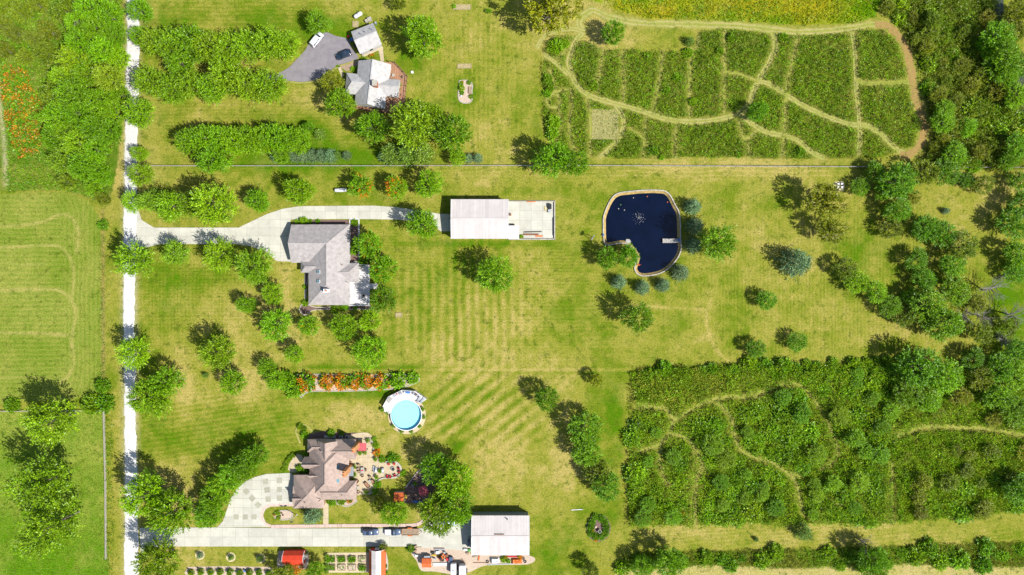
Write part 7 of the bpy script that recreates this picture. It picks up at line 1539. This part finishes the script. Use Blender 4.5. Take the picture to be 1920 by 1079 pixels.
for x, y, d, k, t_, l_ in [(944, 1049, 11, 'shrub', 'b', 'green plants between the white and orange tarps'), (948, 1045, 8, 'flower', 'n', 'orange flowers along the lower barn wall, left'), (953, 1053, 8, 'shrub', 'b', 'green plant left of the orange tarp'), (975, 1043.5, 9, 'flower', 'n', 'red flowers along the lower barn wall, right')]: tree(x, y, d, k, l_, tint=t_)
lumber('red boards along the lower wall of the pole barn', 965, 1043.5, 5.0, 2, 'red', 0, .2, 1); crate('white chest at the barn front', 873, 1030, 1.1, .6, .6, 'white', 0, 'chest'); crate('green chest at the barn front', 880, 1031, .9, .6, .6, 'green', 0, 'chest'); crate('brown box by the barn corner', 877, 1037, .8, .6, .5, 'wood', .1)
crate('black mower by the upper front corner of the lower barn', 863, 967, .8, 1.0, .7, 'black', .2, 'mower', .11); crate('orange mower by the upper front corner of the lower barn', 868, 965, .8, .7, .6, 'orange', -.2, 'mower', .11)
# play yard
bed('play_mulch', [(760, 915), (775, 893), (792, 876), (815, 873), (826, 890), (812, 920), (800, 942), (775, 944), (757, 941)], .05, 'mulch')
seat_wall('curved pale timber edging round the play yard', [(760, 915), (770, 902), (783, 885), (797, 875), (812, 878)], .3, .25, 'grey_wood')
t = thing('play_slide', 'blue slide at the lower edge of the play yard', 'slide', P(782, 941)); m = MB(); a, b = V3(P(774, 940.5, 1.5)), V3(P(791, 942, .3)); m.beam(a, b, .6, .08); m.beam(a + Vector((0, .3, .12)), b + Vector((0, .3, .12)), .06, .2); m.beam(a + Vector((0, -.3, .12)), b + Vector((0, -.3, .12)), .06, .2); m.obj('chute', 'blue', t); m = MB(); m.beam(a, a - Vector((.0, .01, 1.48)), .5, .08); m.obj('ladder', 'wood', t)
t = thing('tyre_swing', 'pale ring swing at the top of the shaded play yard', 'swing', P(805, 887)); p = P(805, 887, .6); m = MB(); m.tube([(p[0] + .4 * math.cos(a), p[1] + .4 * math.sin(a), .6) for a in np.linspace(0, 2 * math.pi, 15)], .13, 7); m.obj('ring', 'white', t); m = MB(); m.tube([(p[0], p[1] + .4, .65), (p[0], p[1], 2.4)], .02, 4); m.tube([(p[0], p[1] - .4, .65), (p[0], p[1], 2.4)], .02, 4); m.obj('rope', 'wood', t)
crate('blue toy chest under the play yard trees', 775, 909, 1.0, .7, .6, 'car_slate', .6, 'toy_chest', .05); p = P(776, 908.5, .7); put(planter, 778, 905.5, .05, 0, 'orange pot beside the toy chest'); crate('yellow toy kitchen beside the orange playhouse', 760, 930, 1.0, 1.2, .7, 'yellow', .1, 'toy_kitchen', .05)
# stakes and poles in the weedy plots
for i, (x, y) in enumerate([(1215, 949), (1281, 948), (1279, 962)]):
    tree(x, y, 9, 'flower', 'pale pink wildflowers in the brushy plot, ' + ['left', 'upper right', 'lower right'][i], tint='p')
for i, (x, y) in enumerate([(1060, 82), (1030, 165), (1034, 222), (1112, 160), (1350, 95), (1370, 70), (1290, 98), (1215, 105), (1300, 190), (1270, 145), (1250, 170), (1470, 70), (1225, 282), (1240, 295), (1385, 290), (1500, 285)]):
    tree(x, y, 10 + 8 * rng.random(), 'shrub', 'low leafy bush among the plot weeds, ' + ['top left', 'left rim', 'lower left rim', 'left of the first wide plot', 'centre right upper', 'top right of centre', 'beside the bend path', 'top of the third plot', 'below the fourth plot', 'middle of the fourth plot', 'lower middle of the fourth plot', 'under the top track', 'bottom edge left', 'bottom edge left corner', 'bottom edge centre', 'bottom edge right'][i], 'leafy bushes in the plots', 'b')
for i, (x, y, d) in enumerate([(1042, 86, 26), (1036, 230, 26), (1034, 250, 22), (1027, 150, 18), (1026, 175, 14)]): tree(x, y, d, 'shrub', ORD[i] + ' leafy bush listed down the left rim of the weedy plots'.replace(' listed', ''), 'bushes on the left rim of the plots', 'b')
tree(1293, 78, 18, 'spruce', 'small green bush on the strip above the weedy plots', tint='b')
